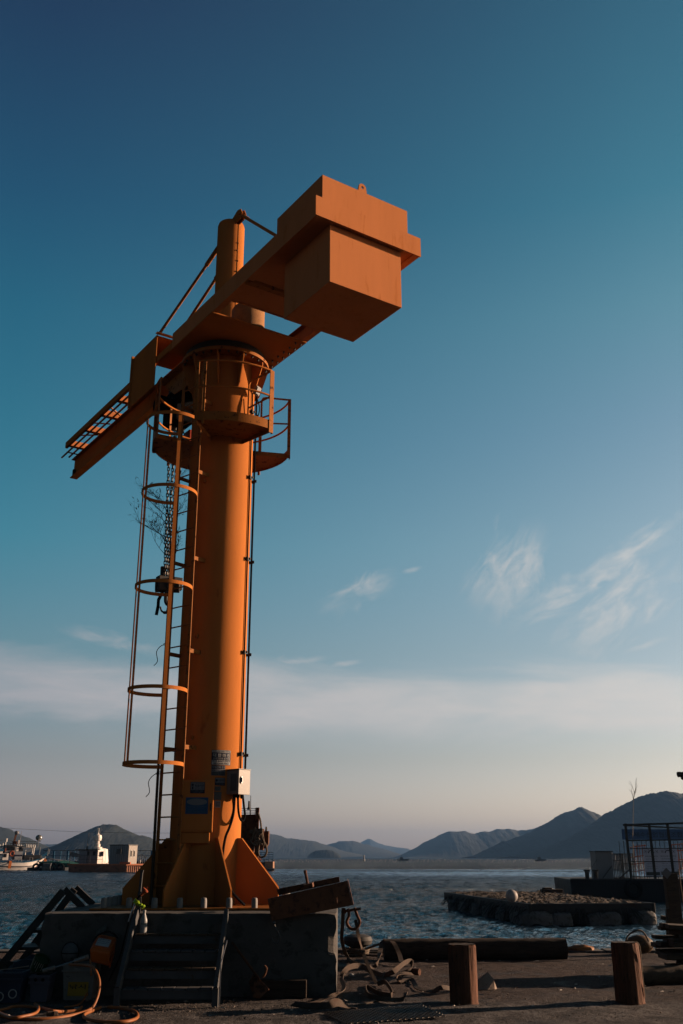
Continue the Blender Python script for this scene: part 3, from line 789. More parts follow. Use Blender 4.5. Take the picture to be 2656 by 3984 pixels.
# black cables below the box
def px_az(px, z, r):     # azimuth on a shell of radius r seen at image column px
    best = None
    for a10 in range(-1640, 60, 4):
        a_ = a10 / 10; x_, y_, _ = pol(a_, r, z)
        dp = y_ * math.cos(PITCH) + (z - 1.6) * math.sin(PITCH)
        d = abs(PX + F_ * x_ / dp - px)
        if best is None or d < best[0]: best = (d, a_)
    return best[1]
def smooth_path(P, n=6):
    P = [Vector(p) for p in P]; out = []
    for i in range(len(P) - 1):
        p0, p1, p2, p3 = P[max(i - 1, 0)], P[i], P[i + 1], P[min(i + 2, len(P) - 1)]
        for k_ in range(n):
            t = k_ / n
            out.append(.5 * ((2 * p1) + (p2 - p0) * t + (2 * p0 - 5 * p1 + 4 * p2 - p3) * t * t + (3 * p1 - p0 - 3 * p2 + p3) * t ** 3))
    out.append(P[-1]); return out
c1 = [tuple(o_ + d * .62 - tn * .07 + Vector((0, 0, 2.41)))] + [pol(a_, r_, z) for a_, r_, z in ((-43, .60, 2.18), (-47, .575, 2.0), (-52, .56, 1.87), (-56, .575, 1.68), (-58, .63, 1.52), (-59, .75, 1.38), (-59.5, .90, 1.22), (-57, .97, 1.12), (-50, .98, 1.02), (-46, .95, .985))]
mb = MB(); mb.tube(smooth_path(c1), .018, 10); mb.build('power_cable', BLACK, crane)
c2 = [tuple(o_ + d * .62 + Vector((0, 0, 2.41))), tuple(o_ + d * .63 + tn * .005 + Vector((0, 0, 2.25))), tuple(o_ + d * .64 + tn * .03 + Vector((0, 0, 2.14))), tuple(o_ + d * .64 + tn * .09 + Vector((0, 0, 2.09))), tuple(o_ + d * .63 + tn * .15 + Vector((0, 0, 2.16))), tuple(o_ + d * .60 + tn * .155 + Vector((0, 0, 2.30))), tuple(o_ + d * .60 + tn * .12 + Vector((0, 0, 2.46)))]
mb = MB(); mb.tube(smooth_path(c2), .016, 10); mb.build('power_cable', BLACK, crane)
# conduits up the column with their clamps
mb = MB(); mb.tube([pol(-20, CR + .018, z) for z in (2.8, 6, 9.3)], .012, 8); mb.build('conduit', BLACK, crane)
mb = MB(); mb.tube([pol(2, CR + .035, z) for z in (2.6, 6, 9.3)], .016, 8); mb.build('conduit', BLACK, crane)
for z in (3.04, 4.56, 6.05, 7.43, 8.6):
    mb = MB(); o2, d2, t2 = tangent_frame(-20, CR + .012)
    mb.rbox(tuple(o2 + Vector((0, 0, z))), (.05, .085, .035), R(-20)); mb.rbox(tuple(o2 + d2 * .02 - t2 * .035 + Vector((0, 0, z))), (.04, .02, .06), R(-20))
    mb.rbox(tuple(o2 + d2 * .02 + t2 * .035 + Vector((0, 0, z + .015))), (.05, .02, .03), R(-20)); mb.build('pipe_clamp', DSTEEL, crane)
    mb = MB(); o2, d2, t2 = tangent_frame(2, CR + .02)
    mb.rbox(tuple(o2 + Vector((0, 0, z))), (.07, .07, .03), R(2)); mb.rbox(tuple(o2 + d2 * .035 - t2 * .04 + Vector((0, 0, z))), (.05, .02, .045), R(2)); mb.build('pipe_clamp', DSTEEL, crane)
# small lugs left on the shell
for z in (4.75, 5.95, 7.25, 3.25, 8.5):
    mb = MB(); o2, d2, t2 = tangent_frame(-111, CR + .015); mb.rbox(tuple(o2 + Vector((0, 0, z))), (.05, .03, .05), R(-111)); mb.build('lug', ORANGE_WORN, crane)

# ladder and cage
LA = -130
lo, ld, lt = tangent_frame(LA, .70)
LW = .225
ladder_e = None
mb = MB()
for s_ in (-1, 1):
    mb.bar(lo + lt * LW * s_ + Vector((0, 0, 1.0)), lo + lt * LW * s_ + Vector((0, 0, 9.1)), .06, .012, up=tuple(lt)) if False else None
def flat_bar(mb, p, z0, z1, dirw, w, th):
    dirw = Vector(dirw).normalized(); nrm = Vector((-dirw.y, dirw.x, 0)); p = Vector(p)
    P = []
    for z in (z0, z1): P += [p - dirw * w / 2 - nrm * th / 2 + Vector((0, 0, z)), p + dirw * w / 2 - nrm * th / 2 + Vector((0, 0, z)), p + dirw * w / 2 + nrm * th / 2 + Vector((0, 0, z)), p - dirw * w / 2 + nrm * th / 2 + Vector((0, 0, z))]
    return mb.hexa(P)
ladder = thing('ladder', (0, 0, 0), None, None); ladder.parent = crane; ladder.location = (lo.x - CXX, lo.y - CYY, 0)
for s_ in (-1, 1):
    mb = MB(); flat_bar(mb, lo + lt * LW * s_, BT + .1, 9.12, lt, .062, .012); mb.build('stringer', ORANGE_WORN, ladder)
r0 = None
for k_ in range(26):
    z = 1.22 + .306 * k_
    if z > 9.0: break
    if r0 is None:
        mb = MB(); mb.tube([lo - lt * LW + Vector((0, 0, z)), lo + lt * LW + Vector((0, 0, z))], .011, 8); r0 = mb.build('rung', ORANGE_WORN, ladder); zr = z
    else: same(r0, ladder, (0, 0, z - zr))
for z in (1.75, 3.1, 4.5, 5.93, 7.35, 8.6):
    for s_ in (-1, 1):
        mb = MB(); a_ = lo + lt * LW * s_ + Vector((0, 0, z)); mb.bar(a_, a_ - ld * .27, .01, .06); mb.build('standoff_bracket', ORANGE_WORN, ladder)
HR = .42; ho = lo + ld * .355
cage = thing('ladder_cage', (0, 0, 0), None, None); cage.parent = crane; cage.location = (ho.x - CXX, ho.y - CYY, 0)
# opening of the hoop faces the ladder (direction -ld)
half = math.degrees(math.asin(LW / HR))
def hoop_pts(r, z, n=44):
    a0 = LA + 180 + half; a1 = LA + 180 + 360 - half
    return [(ho.x + r * math.cos(R(a0 + (a1 - a0) * i / n)), ho.y + r * math.sin(R(a0 + (a1 - a0) * i / n)), z) for i in range(n + 1)]
hp = None
for z in (8.12, 6.92, 5.42, 3.88, 2.84):
    if hp is None:
        mb = MB(); P0 = hoop_pts(HR, 0); P1 = hoop_pts(HR + .008, 0); hgt = .052; n = len(P0)
        vs = []
        for a_, b_ in zip(P0, P1):
            vs += [(a_[0], a_[1], z - hgt / 2), (b_[0], b_[1], z - hgt / 2), (b_[0], b_[1], z + hgt / 2), (a_[0], a_[1], z + hgt / 2)]
        fs = []
        for i in range(n - 1):
            for k_ in range(4): fs.append((i * 4 + k_, i * 4 + 4 + k_, i * 4 + 4 + (k_ + 1) % 4, i * 4 + (k_ + 1) % 4))
        fs += [(0, 1, 2, 3), tuple((n - 1) * 4 + k_ for k_ in (3, 2, 1, 0))]
        mb.add(vs, [tuple(reversed(f)) for f in fs], True); hp = mb.build('cage_hoop', ORANGE, cage); zh = z
    else: same(hp, cage, (0, 0, z - zh))
for a_, ztop in ((-66, 8.5), (-153, 8.5), (-195 - 3, 8.14)):
    d_ = Vector((math.cos(R(a_)), math.sin(R(a_)), 0)); tn_ = Vector((-d_.y, d_.x, 0))
    mb = MB(); flat_bar(mb, ho + d_ * (HR - .006), 2.82, 8.14, tn_, .052, .008); mb.build('cage_bar', ORANGE, cage)

# maintenance platforms
def arc_tube(mb, a0, a1, r, z, rad, n=40):
    mb.tube([pol(a0 + (a1 - a0) * i / n, r, z) for i in range(n + 1)], rad, 8)
def sector(mb, a0, a1, r0_, r1_, z0, z1, n=30):
    vs = []; fs = []
    for i in range(n + 1):
        a_ = a0 + (a1 - a0) * i / n
        vs += [pol(a_, r0_, z0), pol(a_, r1_, z0), pol(a_, r1_, z1), pol(a_, r0_, z1)]
    for i in range(n):
        for k_ in range(4): fs.append((i * 4 + k_, i * 4 + (k_ + 1) % 4, i * 4 + 4 + (k_ + 1) % 4, i * 4 + 4 + k_))
    fs += [(3, 2, 1, 0), tuple(n * 4 + k_ for k_ in range(4))]
    mb.add(vs, [tuple(reversed(f)) for f in fs])
PZ = 8.03; PR = 1.2
def platform(a0, a1, posts, name_label, PR=1.2):
    e = thing('maintenance_platform', (0, 0, PZ - BT), None, None); e.parent = crane; e['label'] = name_label
    mb = MB(); sector(mb, a0, a1, CR - .01, PR, PZ - .008, PZ); mb.build('floor_plate', ORANGE_WORN, e)
    mb = MB(); sector(mb, a0, a1, PR, PR + .008, PZ - .03, PZ + .12); mb.build('toe_board', ORANGE_WORN, e)
    for a_ in (a0, a1):
        mb = MB(); o1, d1, t1 = tangent_frame(a_, 0); mb.bar(o1 + d1 * (CR - .01) + Vector((0, 0, PZ - .045)), o1 + d1 * PR + Vector((0, 0, PZ - .045)), .012, .07); mb.build('edge_beam', ORANGE_WORN, e)
    for z in (PZ + 1.0, PZ + .55):
        mb = MB(); arc_tube(mb, a0, a1, PR, z, .017); mb.build('rail', ORANGE, e)
    for a_, w in posts:
        mb = MB(); d_ = Vector((math.cos(R(a_)), math.sin(R(a_)), 0)); tn_ = Vector((-d_.y, d_.x, 0))
        flat_bar(mb, Vector((CXX, CYY, 0)) + d_ * (PR + .012), PZ - .09, PZ + 1.0, tn_ if w > .05 else tn_, w, .012)
        if w > .05: flat_bar(mb, Vector((CXX, CYY, 0)) + d_ * (PR - .012) + tn_ * (w / 2 if a_ > -60 and a_ < 0 else -w / 2), PZ - .09, PZ + 1.0, d_, .05, .010)
        mb.build('post', ORANGE_WORN, e)
    return e
near = platform(-103, -44, [(-44, .085), (-103, .04), (-97.5, .04)], 'near platform with its side rails')
far = platform(13, 212, [(13, .075), (62, .045), (112, .045), (150, .045), (182, .085), (212, .045)], 'far platform round the back of the column', 1.13)
for e, a_, s_ in ((near, -44, 1), (far, 13, -1)):   # side rails bent back to the column
    o1, d1, t1 = tangent_frame(a_, 0); PR = 1.2 if s_ > 0 else 1.13
    path = [o1 + d1 * PR + Vector((0, 0, PZ + 1.0)), o1 + d1 * .72 + Vector((0, 0, PZ + 1.0)), o1 + d1 * .67 + Vector((0, 0, PZ + .985)), o1 + d1 * .645 + Vector((0, 0, PZ + .94)), o1 + d1 * .645 + Vector((0, 0, PZ))]
    mb = MB(); mb.tube(path, .017, 8); mb.build('side_rail', ORANGE, e)
    mb = MB(); mb.tube([o1 + d1 * PR + Vector((0, 0, PZ + .55)), o1 + d1 * .645 + Vector((0, 0, PZ + .52))], .015, 8); mb.build('side_rail', ORANGE, e)

# head of the column: ring flange with ribs and bolts
mb = MB(); mb.lathe((CXX, CYY, 0), [(CR, 9.49), (.74, 9.49), (.74, 9.545), (CR, 9.545)], 72); mb.build('ring_flange', ORANGE_WORN, crane)
mb = MB(); mb.lathe((CXX, CYY, 0), [(.66, 9.545), (.68, 9.56), (.68, 9.68), (.66, 9.70)], 72); mb.build('slewing_ring', DSTEEL, crane)
for k_ in range(10):
    a_ = -58 + 36 * k_
    d_ = Vector((math.cos(R(a_)), math.sin(R(a_)), 0)); tn_ = Vector((-d_.y, d_.x, 0)); oo = Vector((CXX, CYY, 0))
    mb = MB(); mb.prism([oo + d_ * r_ + Vector((0, 0, z)) - tn_ * .008 for r_, z in ((CR - .01, 9.49), (.715, 9.49), (.715, 9.42), (.60, 9.02), (CR - .01, 8.92))], tn_ * .016); mb.build('flange_rib', ORANGE, crane)
bolt0 = None
for k_ in range(30):
    a_ = -55 + 12 * k_
    if bolt0 is None:
        mb = MB(); mb.lathe(pol(a_, .69, 9.455), [(.013, 0), (.013, .02), (.022, .02), (.022, .036)], 6, smooth=False); bolt0 = mb.build('flange_bolt', DSTEEL, crane)
    else:
        p0 = pol(-55, .69, 9.455); p1 = pol(a_, .69, 9.455); same(bolt0, crane, (p1[0] - p0[0], p1[1] - p0[1], 0))
# slewing table
mb = MB(); ubox(mb, -1.24, .35, -.90, .86, 9.70, 9.724); mb.build('slewing_plate', ORANGE, crane)
b1 = None
for k_ in range(8):
    for w_ in (.80, .70):
        p = U(-1.15 + .19 * k_, w_, 9.66)
        if b1 is None:
            mb = MB(); mb.lathe(p, [(.010, 0), (.010, .018), (.017, .018), (.017, .038)], 6, smooth=False); b1 = mb.build('plate_bolt', DSTEEL, crane); p00 = p
        else: same(b1, crane, (p[0] - p00[0], p[1] - p00[1], 0))
# counterweight frame
def channel(mb, t0, t1, w, side_, z0, z1, fl=.09, th=.012):
    ubox(mb, t0, t1, w, w + side_ * th, z0, z1) if side_ > 0 else ubox(mb, t0, t1, w - th, w, z0, z1)
for w_, sd in ((-.88, 1), (.88, -1)):
    mb = MB()
    a_, b_ = sorted((w_, w_ + sd * .012)); ubox(mb, -4.24, .28, a_, b_, 9.738, 10.018)
    a_, b_ = sorted((w_, w_ + sd * .10)); ubox(mb, -4.24, .28, a_, b_, 9.726, 9.738); ubox(mb, -4.24, .28, a_, b_, 10.018, 10.030)
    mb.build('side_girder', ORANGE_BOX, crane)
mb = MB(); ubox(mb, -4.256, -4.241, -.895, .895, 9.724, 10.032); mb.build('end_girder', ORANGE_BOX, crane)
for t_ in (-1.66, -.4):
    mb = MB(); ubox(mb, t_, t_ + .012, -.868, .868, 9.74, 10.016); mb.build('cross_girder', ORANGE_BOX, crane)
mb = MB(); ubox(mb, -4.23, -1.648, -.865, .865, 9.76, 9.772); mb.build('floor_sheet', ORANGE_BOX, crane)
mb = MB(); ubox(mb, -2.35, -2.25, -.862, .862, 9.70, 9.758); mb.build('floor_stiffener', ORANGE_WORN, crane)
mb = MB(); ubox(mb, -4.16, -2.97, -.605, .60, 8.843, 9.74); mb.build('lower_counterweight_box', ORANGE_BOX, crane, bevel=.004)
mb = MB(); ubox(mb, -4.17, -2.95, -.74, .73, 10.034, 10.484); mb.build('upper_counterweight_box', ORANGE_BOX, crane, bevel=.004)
mb = MB()   # lifting eye
pr = []
for k_ in range(13): a_ = math.pi * k_ / 12; pr.append((.062 * math.cos(a_), .13 + .062 * math.sin(a_)))
outer = [(.085, 0)] + pr + [(-.085, 0)]
hole = [(.022 * math.cos(2 * math.pi * k_ / 14), .13 + .022 * math.sin(2 * math.pi * k_ / 14)) for k_ in range(14)]
# plate split in two halves round the hole
def lug_plate(mb, fn, th):
    right = [(.085, 0)] + pr[:7] + [(0, .152)] + [(.022 * math.sin(a_), .13 + .022 * math.cos(a_)) for a_ in [math.pi * k_ / 7 for k_ in range(1, 8)]] + [(0, 0)]
    left = [(-x_, y_) for x_, y_ in right][::-1]
    for poly in (right, left):
        a3 = [fn(x_, y_, -th / 2) for x_, y_ in poly]; b3 = [fn(x_, y_, th / 2) for x_, y_ in poly]; n = len(poly)
        mb.add(a3 + b3, [tuple(range(n)), tuple(range(2 * n - 1, n - 1, -1))] + [(i, i + n, (i + 1) % n + n, (i + 1) % n) for i in range(n)])
lug_plate(mb, lambda x_, y_, e_: U(-4.10 + e_, -.02 + x_, 10.482 + y_), .022); mb.build('lifting_eye', ORANGE_BOX, crane)
# mast, its weld seam, slip-ring drum
mb = MB(); mb.lathe(U(0, 0, 0), [(.24, 9.724), (.24, 12.32), (.225, 12.37), (.0, 12.375)], 48); mb.build('mast', ORANGE, crane)
mb = MB(); mc = U(0, 0, 0)
def mpol(az_, r, z): return (mc[0] + r * math.cos(R(az_)), mc[1] + r * math.sin(R(az_)), z)
mb.tube([mpol(-50, .241, 9.75 + 2.55 * i / 8) for i in range(9)], .006, 5)
for k_ in range(9): mb.ball(mpol(-50 + random.uniform(-2, 2), .243, 10.3 + .2 * k_ + random.uniform(-.03, .03)), .016, 6, 4)
mb.build('weld_seam', ORANGE_WORN, crane)
mb = MB(); mb.lathe(U(-.80, -.02, 0), [(.275, 9.726), (.275, 10.20), (.24, 10.26), (0, 10.28)], 40)
DRUM = mat('rough_drum_paint', (.50, .22, .07), .8, var=.2, dirt=(.25, .12, .05), dirt_amt=.3, scale=8, bump=1.0, bscale=90)
mb.build('slip_ring_drum', DRUM, crane)
# mast head bracket and ties
mb = MB()
for w_ in (-.035, .035): mb.prism([U(t_, w_ - .008, z) for t_, z in ((.10, 12.34), (.05, 12.38), (-.30, 12.51), (-.42, 12.47), (-.48, 12.36), (-.42, 12.27), (-.22, 12.28))], Vector(U(0, .016, 0)) - Vector(U(0, 0, 0)))
mb.tube([U(-.40, -.07, 12.38), U(-.40, .07, 12.38)], .03, 12)
mb.build('mast_head_bracket', ORANGE, crane)
mb = MB(); mb.tube([U(-.42, 0, 12.34), U(-2.93, 0, 10.05)], .028, 10); mb.build('back_tie', ORANGE, crane)
mb = MB(); mb.prism([U(t_, -.01, z) for t_, z in ((-.38, 12.42), (-.38, 12.33), (-.66, 12.10), (-.68, 12.15))], Vector(U(0, .02, 0)) - Vector(U(0, 0, 0))); mb.build('tie_fork', ORANGE, crane)
mb = MB(); mb.tube([U(.22, -.10, 12.05), U(1.95, -.43, 10.95)], .028, 10); mb.tube([U(.2, -.1, 12.06), U(.6, -.17, 11.81)], .042, 10); mb.build('jib_tie', ORANGE_WORN, crane)
mb = MB(); mb.tube([U(.22, .06, 11.78), U(1.95, -.08, 10.95)], .028, 10); mb.tube([U(.2, .06, 11.78), U(.6, .03, 11.595)], .042, 10); mb.build('jib_tie', ORANGE_WORN, crane)

# jib: main beam with auxiliary channel, cross plates and pipes
mb = MB()
ubox(mb, .2, 7.52, -.085, .085, 9.875, 9.893); ubox(mb, .2, 7.52, -.085, .085, 10.322, 10.340); ubox(mb, .2, 7.52, -.006, .006, 9.893, 10.322)
mb.build('jib_beam', ORANGE, crane)
mb = MB(); ubox(mb, 7.36, 7.42, -.07, -.007, 9.90, 10.05); mb.build('end_stop', DSTEEL, crane)
mb = MB()
ubox(mb, .6, 6.95, -.44, -.432, 10.352, 10.48); ubox(mb, .6, 6.95, -.432, -.385, 10.344, 10.352); ubox(mb, .6, 6.95, -.432, -.385, 10.472, 10.480)
mb.build('auxiliary_channel', ORANGE, crane)
for t_, zt in ((6.72, 0), (5.7, 0), (4.75, 1), (3.9, 0)):
    mb = MB(); ubox(mb, t_, t_ + .01, -.43, .05, 10.344, 10.47); ubox(mb, t_ + .01, t_ + .12, -.43, .05, 10.344, 10.352); mb.build('cross_plate', ORANGE_BOX, crane)
for w_ in (-.33, -.20):
    mb = MB(); mb.tube([U(3.2, w_, 10.315), U(7.35 + (.12 if w_ < -.3 else 0), w_, 10.315)], .021, 8); mb.build('festoon_pipe', ORANGE_WORN, crane)
mb = MB(); mb.tube([U(7.05, -.36, 10.30), U(7.05, -.05, 10.30)], .016, 8); mb.build('pipe_bracket', ORANGE_WORN, crane)
for t0, t1 in ((4.35, 4.62), (5.3, 5.15), (6.1, 5.85)):
    mb = MB(); mb.bar(U(t0, -.40, 10.36), U(t1, -.08, 10.36), .03, .02); mb.build('diagonal_brace', ORANGE_WORN, crane)
# cheek plates and portal plates round the root of the jib
for w_ in (-.462, .45):
    mb = MB(); mb.prism([U(t_, w_, z) for t_, z in ((1.97, 9.86), (3.10, 9.86), (3.10, 10.90), (3.00, 10.93), (1.97, 10.93))], Vector(U(0, .012, 0)) - Vector(U(0, 0, 0))); mb.build('cheek_plate', ORANGE, crane)
    mb = MB(); ubox(mb, 3.102, 3.15, w_ - .03, w_ + .03, 9.84, 10.96); mb.build('cheek_post', ORANGE, crane)
mb = MB(); ubox(mb, 1.98, 3.10, -.445, .44, 10.905, 10.917); mb.build('top_sheet', ORANGE, crane)
mb = MB(); ubox(mb, 1.89, 1.97, -.50, .50, 10.932, 10.947); mb.build('portal_cap', ORANGE_BOX, crane)
mb = MB(); ubox(mb, .36, 1.88, -.44, .60, 9.86, 9.872); mb.build('underside_sheet', ORANGE_WORN, crane)
mb = MB(); mb.prism([U(t_, .3, z) for t_, z in ((.22, 9.40), (1.4, 9.50), (1.88, 9.855), (.40, 9.855))], Vector(U(0, .014, 0)) - Vector(U(0, 0, 0))); mb.build('hub_plate', ORANGE_WORN, crane)
mb = MB(); mb.prism([U(t_, -.3, z) for t_, z in ((.22, 9.40), (1.4, 9.50), (1.88, 9.855), (.40, 9.855))], Vector(U(0, .014, 0)) - Vector(U(0, 0, 0))); mb.build('hub_plate', ORANGE_WORN, crane)
# floodlight by the near platform
p0 = Vector(pol(-28, .66, 8.93))
mb = MB(); mb.rbox(tuple(p0), (.05, .12, .15), R(-30), 0, R(20)); fl = mb.build('floodlight', BOXGREY, crane, bevel=.008)
mb = MB(); mb.rbox(tuple(p0 + Vector((.03, -.018, -.012))), (.006, .10, .12), R(-30), 0, R(20)); mb.build('lens', PALE, fl)
mb = MB(); mb.tube(smooth_path([p0 + Vector((-.02, 0, -.07)), p0 + Vector((.05, 0, -.3)), p0 + Vector((.02, 0, -.48)), p0 + Vector((-.08, -.02, -.55)), pol(-34, .54, 8.4)]), .009, 6); mb.build('lamp_cable', BLACK, crane)
mb = MB(); mb.tube(smooth_path([pol(-45, .53, 8.75), pol(-44, .55, 8.5), pol(-42, .55, 8.42), pol(-36, .56, 8.40), pol(-33, .55, 8.45)]), .009, 6); mb.build('lamp_cable', BLACK, crane)

# chain hoist under the jib
HT = 1.83
hoist = thing('chain_hoist', U(HT, 0, 9.87), 'black electric chain hoist hanging from the jib beside the crane column', 'hoist')
mb = MB(); ubox(mb, HT - .24, HT + .24, -.12, -.108, 9.80, 10.0); ubox(mb, HT - .24, HT + .24, .108, .12, 9.80, 10.0); ubox(mb, HT - .08, HT + .08, -.107, .107, 9.78, 9.80)
for t_ in (-.16, .16):
    for w_ in (-.1, .07): mb.tube([U(HT + t_, w_, 9.94), U(HT + t_, w_ + .03, 9.94)], .055, 16)
mb.build('trolley', DSTEEL, hoist)
mb = MB(); ubox(mb, HT - .28, HT + .28, -.20, .20, 9.10, 9.74); mb.build('motor_housing', BLACK, hoist, bevel=.04)
mb = MB(); mb.tube([U(HT - .05, -.20, 9.42), U(HT - .05, -.46, 9.42)], .17, 20); mb.build('motor', BLACK, hoist)
mb = MB(); mb.tube([U(HT + .05, .20, 9.42), U(HT + .05, .44, 9.42)], .15, 20); mb.build('gear_case', BLACK, hoist)
mb = MB(); ubox(mb, HT - .12, HT + .12, .18, .42, 8.45, 9.05); mb.build('chain_bucket', mat('hoist_red', (.55, .055, .02), .5, var=.15), hoist, bevel=.02)
mb = MB()
for k_ in range(5): mb.tube(smooth_path([U(HT - .1 + .04 * k_, -.15 + .05 * k_, 9.7), U(HT - .14 + .05 * k_, -.2 + .05 * k_, 9.2), U(HT - .12 + .04 * k_, -.17 + .06 * k_, 8.75)]), .008, 5)
mb.build('control_cable', BLACK, hoist)
def link_mesh():
    mb = MB(); P = []
    for k_ in range(16):
        a_ = 2 * math.pi * k_ / 16; x_ = .021 * math.cos(a_); z_ = .021 * math.sin(a_) + (.020 if math.sin(a_) >= 0 else -.020)
        P.append((x_, 0, z_))
    mb.tube(P, .0085, 6, closed=True); return mb
link_me = None
tops = [(-.135, 0), (-.045, 0), (.04, .01), (.125, .02)]
for ci, (w_, t_) in enumerate(tops):
    ce = thing('load_chain', (0, 0, 0), None, None); ce.parent = hoist; ce.location = Vector(U(HT + t_, w_, 9.1)) - Vector(hoist.location)
    n_l = 46; ztop, zbot = 9.1, 6.28
    for k_ in range(n_l):
        f_ = k_ / (n_l - 1); z = ztop + (zbot - ztop) * f_
        conv = 1 - .62 * f_ ** 1.5
        p = Vector(U(HT + t_, w_ * conv - .03 * f_, z))
        if link_me is None:
            m_ = link_mesh(); m_.v = [(p.x + v[0], p.y + v[1], p.z + v[2]) for v in m_.v]; lk = m_.build('chain_link', CHAIN, ce); link_me = lk
            # recentre the shared mesh on the link
            lk.data.transform(Matrix.Translation(loc_of(ce) - p)); lk.location = p - loc_of(ce)
        else:
            lk = bpy.data.objects.new('chain_link', link_me.data); COL.objects.link(lk); lk.parent = ce; lk.location = p - loc_of(ce)
        lk.rotation_euler = (0, random.uniform(-.05, .05), R(34.1) + (math.pi / 2 if k_ % 2 else 0) + random.uniform(-.15, .15))
# hook block with straps
hb = Vector(U(HT, -.03, 6.05))
mb = MB(); mb.rbox(tuple(hb + Vector((-.03, 0, .04))), (.30, .16, .26), R(34)); mb.rbox(tuple(hb + Vector((.17, .03, .05))), (.16, .14, .22), R(30)); mb.tube([hb + Vector((-.2, 0, .02)), hb + Vector((.22, .05, .02))], .12, 14)
mb.tube([hb + Vector((-.08, 0, .1)), hb + Vector((-.085, 0, .36))], .045, 10)
mb.build('hook_block', DSTEEL, hoist, bevel=.01)
mb = MB(); mb.tube(smooth_path([hb + Vector(v) for v in ((0, 0, -.1), (.0, 0, -.26), (.05, 0, -.36), (.02, 0, -.46), (-.06, 0, -.44), (-.09, 0, -.36))]), [.035] * 10 + [.026] * 12 + [.016] * 9, 8); mb.build('hook', DSTEEL, hoist)
mb = MB(); mb.ribbon([(*(hb + Vector(v)), 1, .2, 0) for v in ((-.06, -.03, -.1), (-.12, -.05, -.25), (-.12, -.05, -.36), (-.14, -.06, -.52))], .055, .02); mb.ribbon([(*(hb + Vector(v)), .3, 1, 0) for v in ((.05, -.05, -.1), (.07, -.05, -.3), (.05, -.05, -.42))], .06, .02)
mb.build('sling_end', BLACK, hoist)

# dry bamboo pole tied to the ladder
def twig_spray(mb, p, d, length, rad, depth, leaves):
    d = Vector(d).normalized(); P = [Vector(p)]; n = 4
    for i in range(n):
        d = (d + Vector((random.uniform(-.12, .12), random.uniform(-.12, .12), random.uniform(-.04, .10)))).normalized(); P.append(P[-1] + d * length / n)
    mb.tube(P, [rad * (1 - .7 * i / n) for i in range(n + 1)], 4)
    if depth > 0:
        for i in range(1, n + 1):
            for _ in range(random.choice((1, 1, 2))):
                nd = (d + Vector((random.uniform(-1, 1), random.uniform(-.8, .8), random.uniform(-.3, .5))) * .8).normalized()
                twig_spray(mb, P[i], nd, length * random.uniform(.35, .6), rad * .55, depth - 1, leaves)
    else:
        for _ in range(random.choice((0, 1, 2))):
            ld_ = (d + Vector((random.uniform(-.7, .7), random.uniform(-.6, .6), random.uniform(-.8, .2)))).normalized(); s2 = ld_.orthogonal().normalized() * .006
            q_ = P[-1]; L_ = random.uniform(.04, .09); leaves.append([q_, q_ + ld_ * L_ * .4 + s2, q_ + ld_ * L_, q_ + ld_ * L_ * .4 - s2])
BAMBOO = mat('dry_bamboo', (.10, .07, .045), .8, var=.3)
bl = lo - lt * (LW + .06) + ld * .02
bam = thing('bamboo_pole', (bl.x, bl.y, BT + .02), 'thin dry bamboo pole with a bare twiggy top tied along the crane ladder', 'bamboo pole')
mb = MB(); stem = [Vector((bl.x + .01, bl.y, BT + .03)), Vector((bl.x, bl.y, 3.0)), Vector((bl.x - .0, bl.y + .03, 5.0)), Vector((bl.x - .02, bl.y + .05, 6.2)), Vector((bl.x - .13, bl.y + .1, 7.0))]
sp2 = smooth_path(stem, 10); mb.tube(sp2, [.026 - .018 * i / len(sp2) for i in range(len(sp2))], 6); mb.build('stem', BAMBOO, bam)
mb = MB(); leaves = []; random.seed(21)
for i in range(11):
    z = 5.9 + 1.15 * i / 10; f_ = (z - 5.9) / 1.15
    base = Vector((bl.x - .02 - .11 * f_, bl.y + .05 + .05 * f_, z))
    sx = -1 if i % 5 else .6
    twig_spray(mb, base, (sx * random.uniform(.5, 1), random.uniform(-.3, .5), random.uniform(.45, 1.0)), random.uniform(.34, .6), .0075, 2, leaves)
mb.build('twigs', BAMBOO, bam)['kind'] = 'stuff'
mb = MB()
for L4 in leaves: mb.add(L4, [(0, 1, 2, 3)])
mb.build('dry_leaves', BAMBOO, bam)['kind'] = 'stuff'
mb = MB()
for z in (2.75, 4.65): mb.tube(smooth_path([Vector((bl.x - .03, bl.y - .02, z)), Vector((bl.x + .05, bl.y - .05, z + .02)), Vector((bl.x + .04, bl.y + .04, z)), Vector((bl.x - .05, bl.y - .02, z - .02)), Vector((bl.x - .12, bl.y - .04, z - .12)), Vector((bl.x - .10, bl.y - .03, z - .26)), Vector((bl.x - .15, bl.y - .03, z - .33))]), .006, 5)
mb.build('tie_string', BLACK, bam)
random.seed(99)

# ------------------------------------------------------------------ things on the quay
def G(px, py, z=0.0):
    a_, e_ = ang(px, py); y_ = (z - 1.6) / e_; return Vector((a_ * y_, y_, z))
def at(px, py, y_):
    a_, e_ = ang(px, py); return Vector((a_ * y_, y_, 1.6 + e_ * y_))

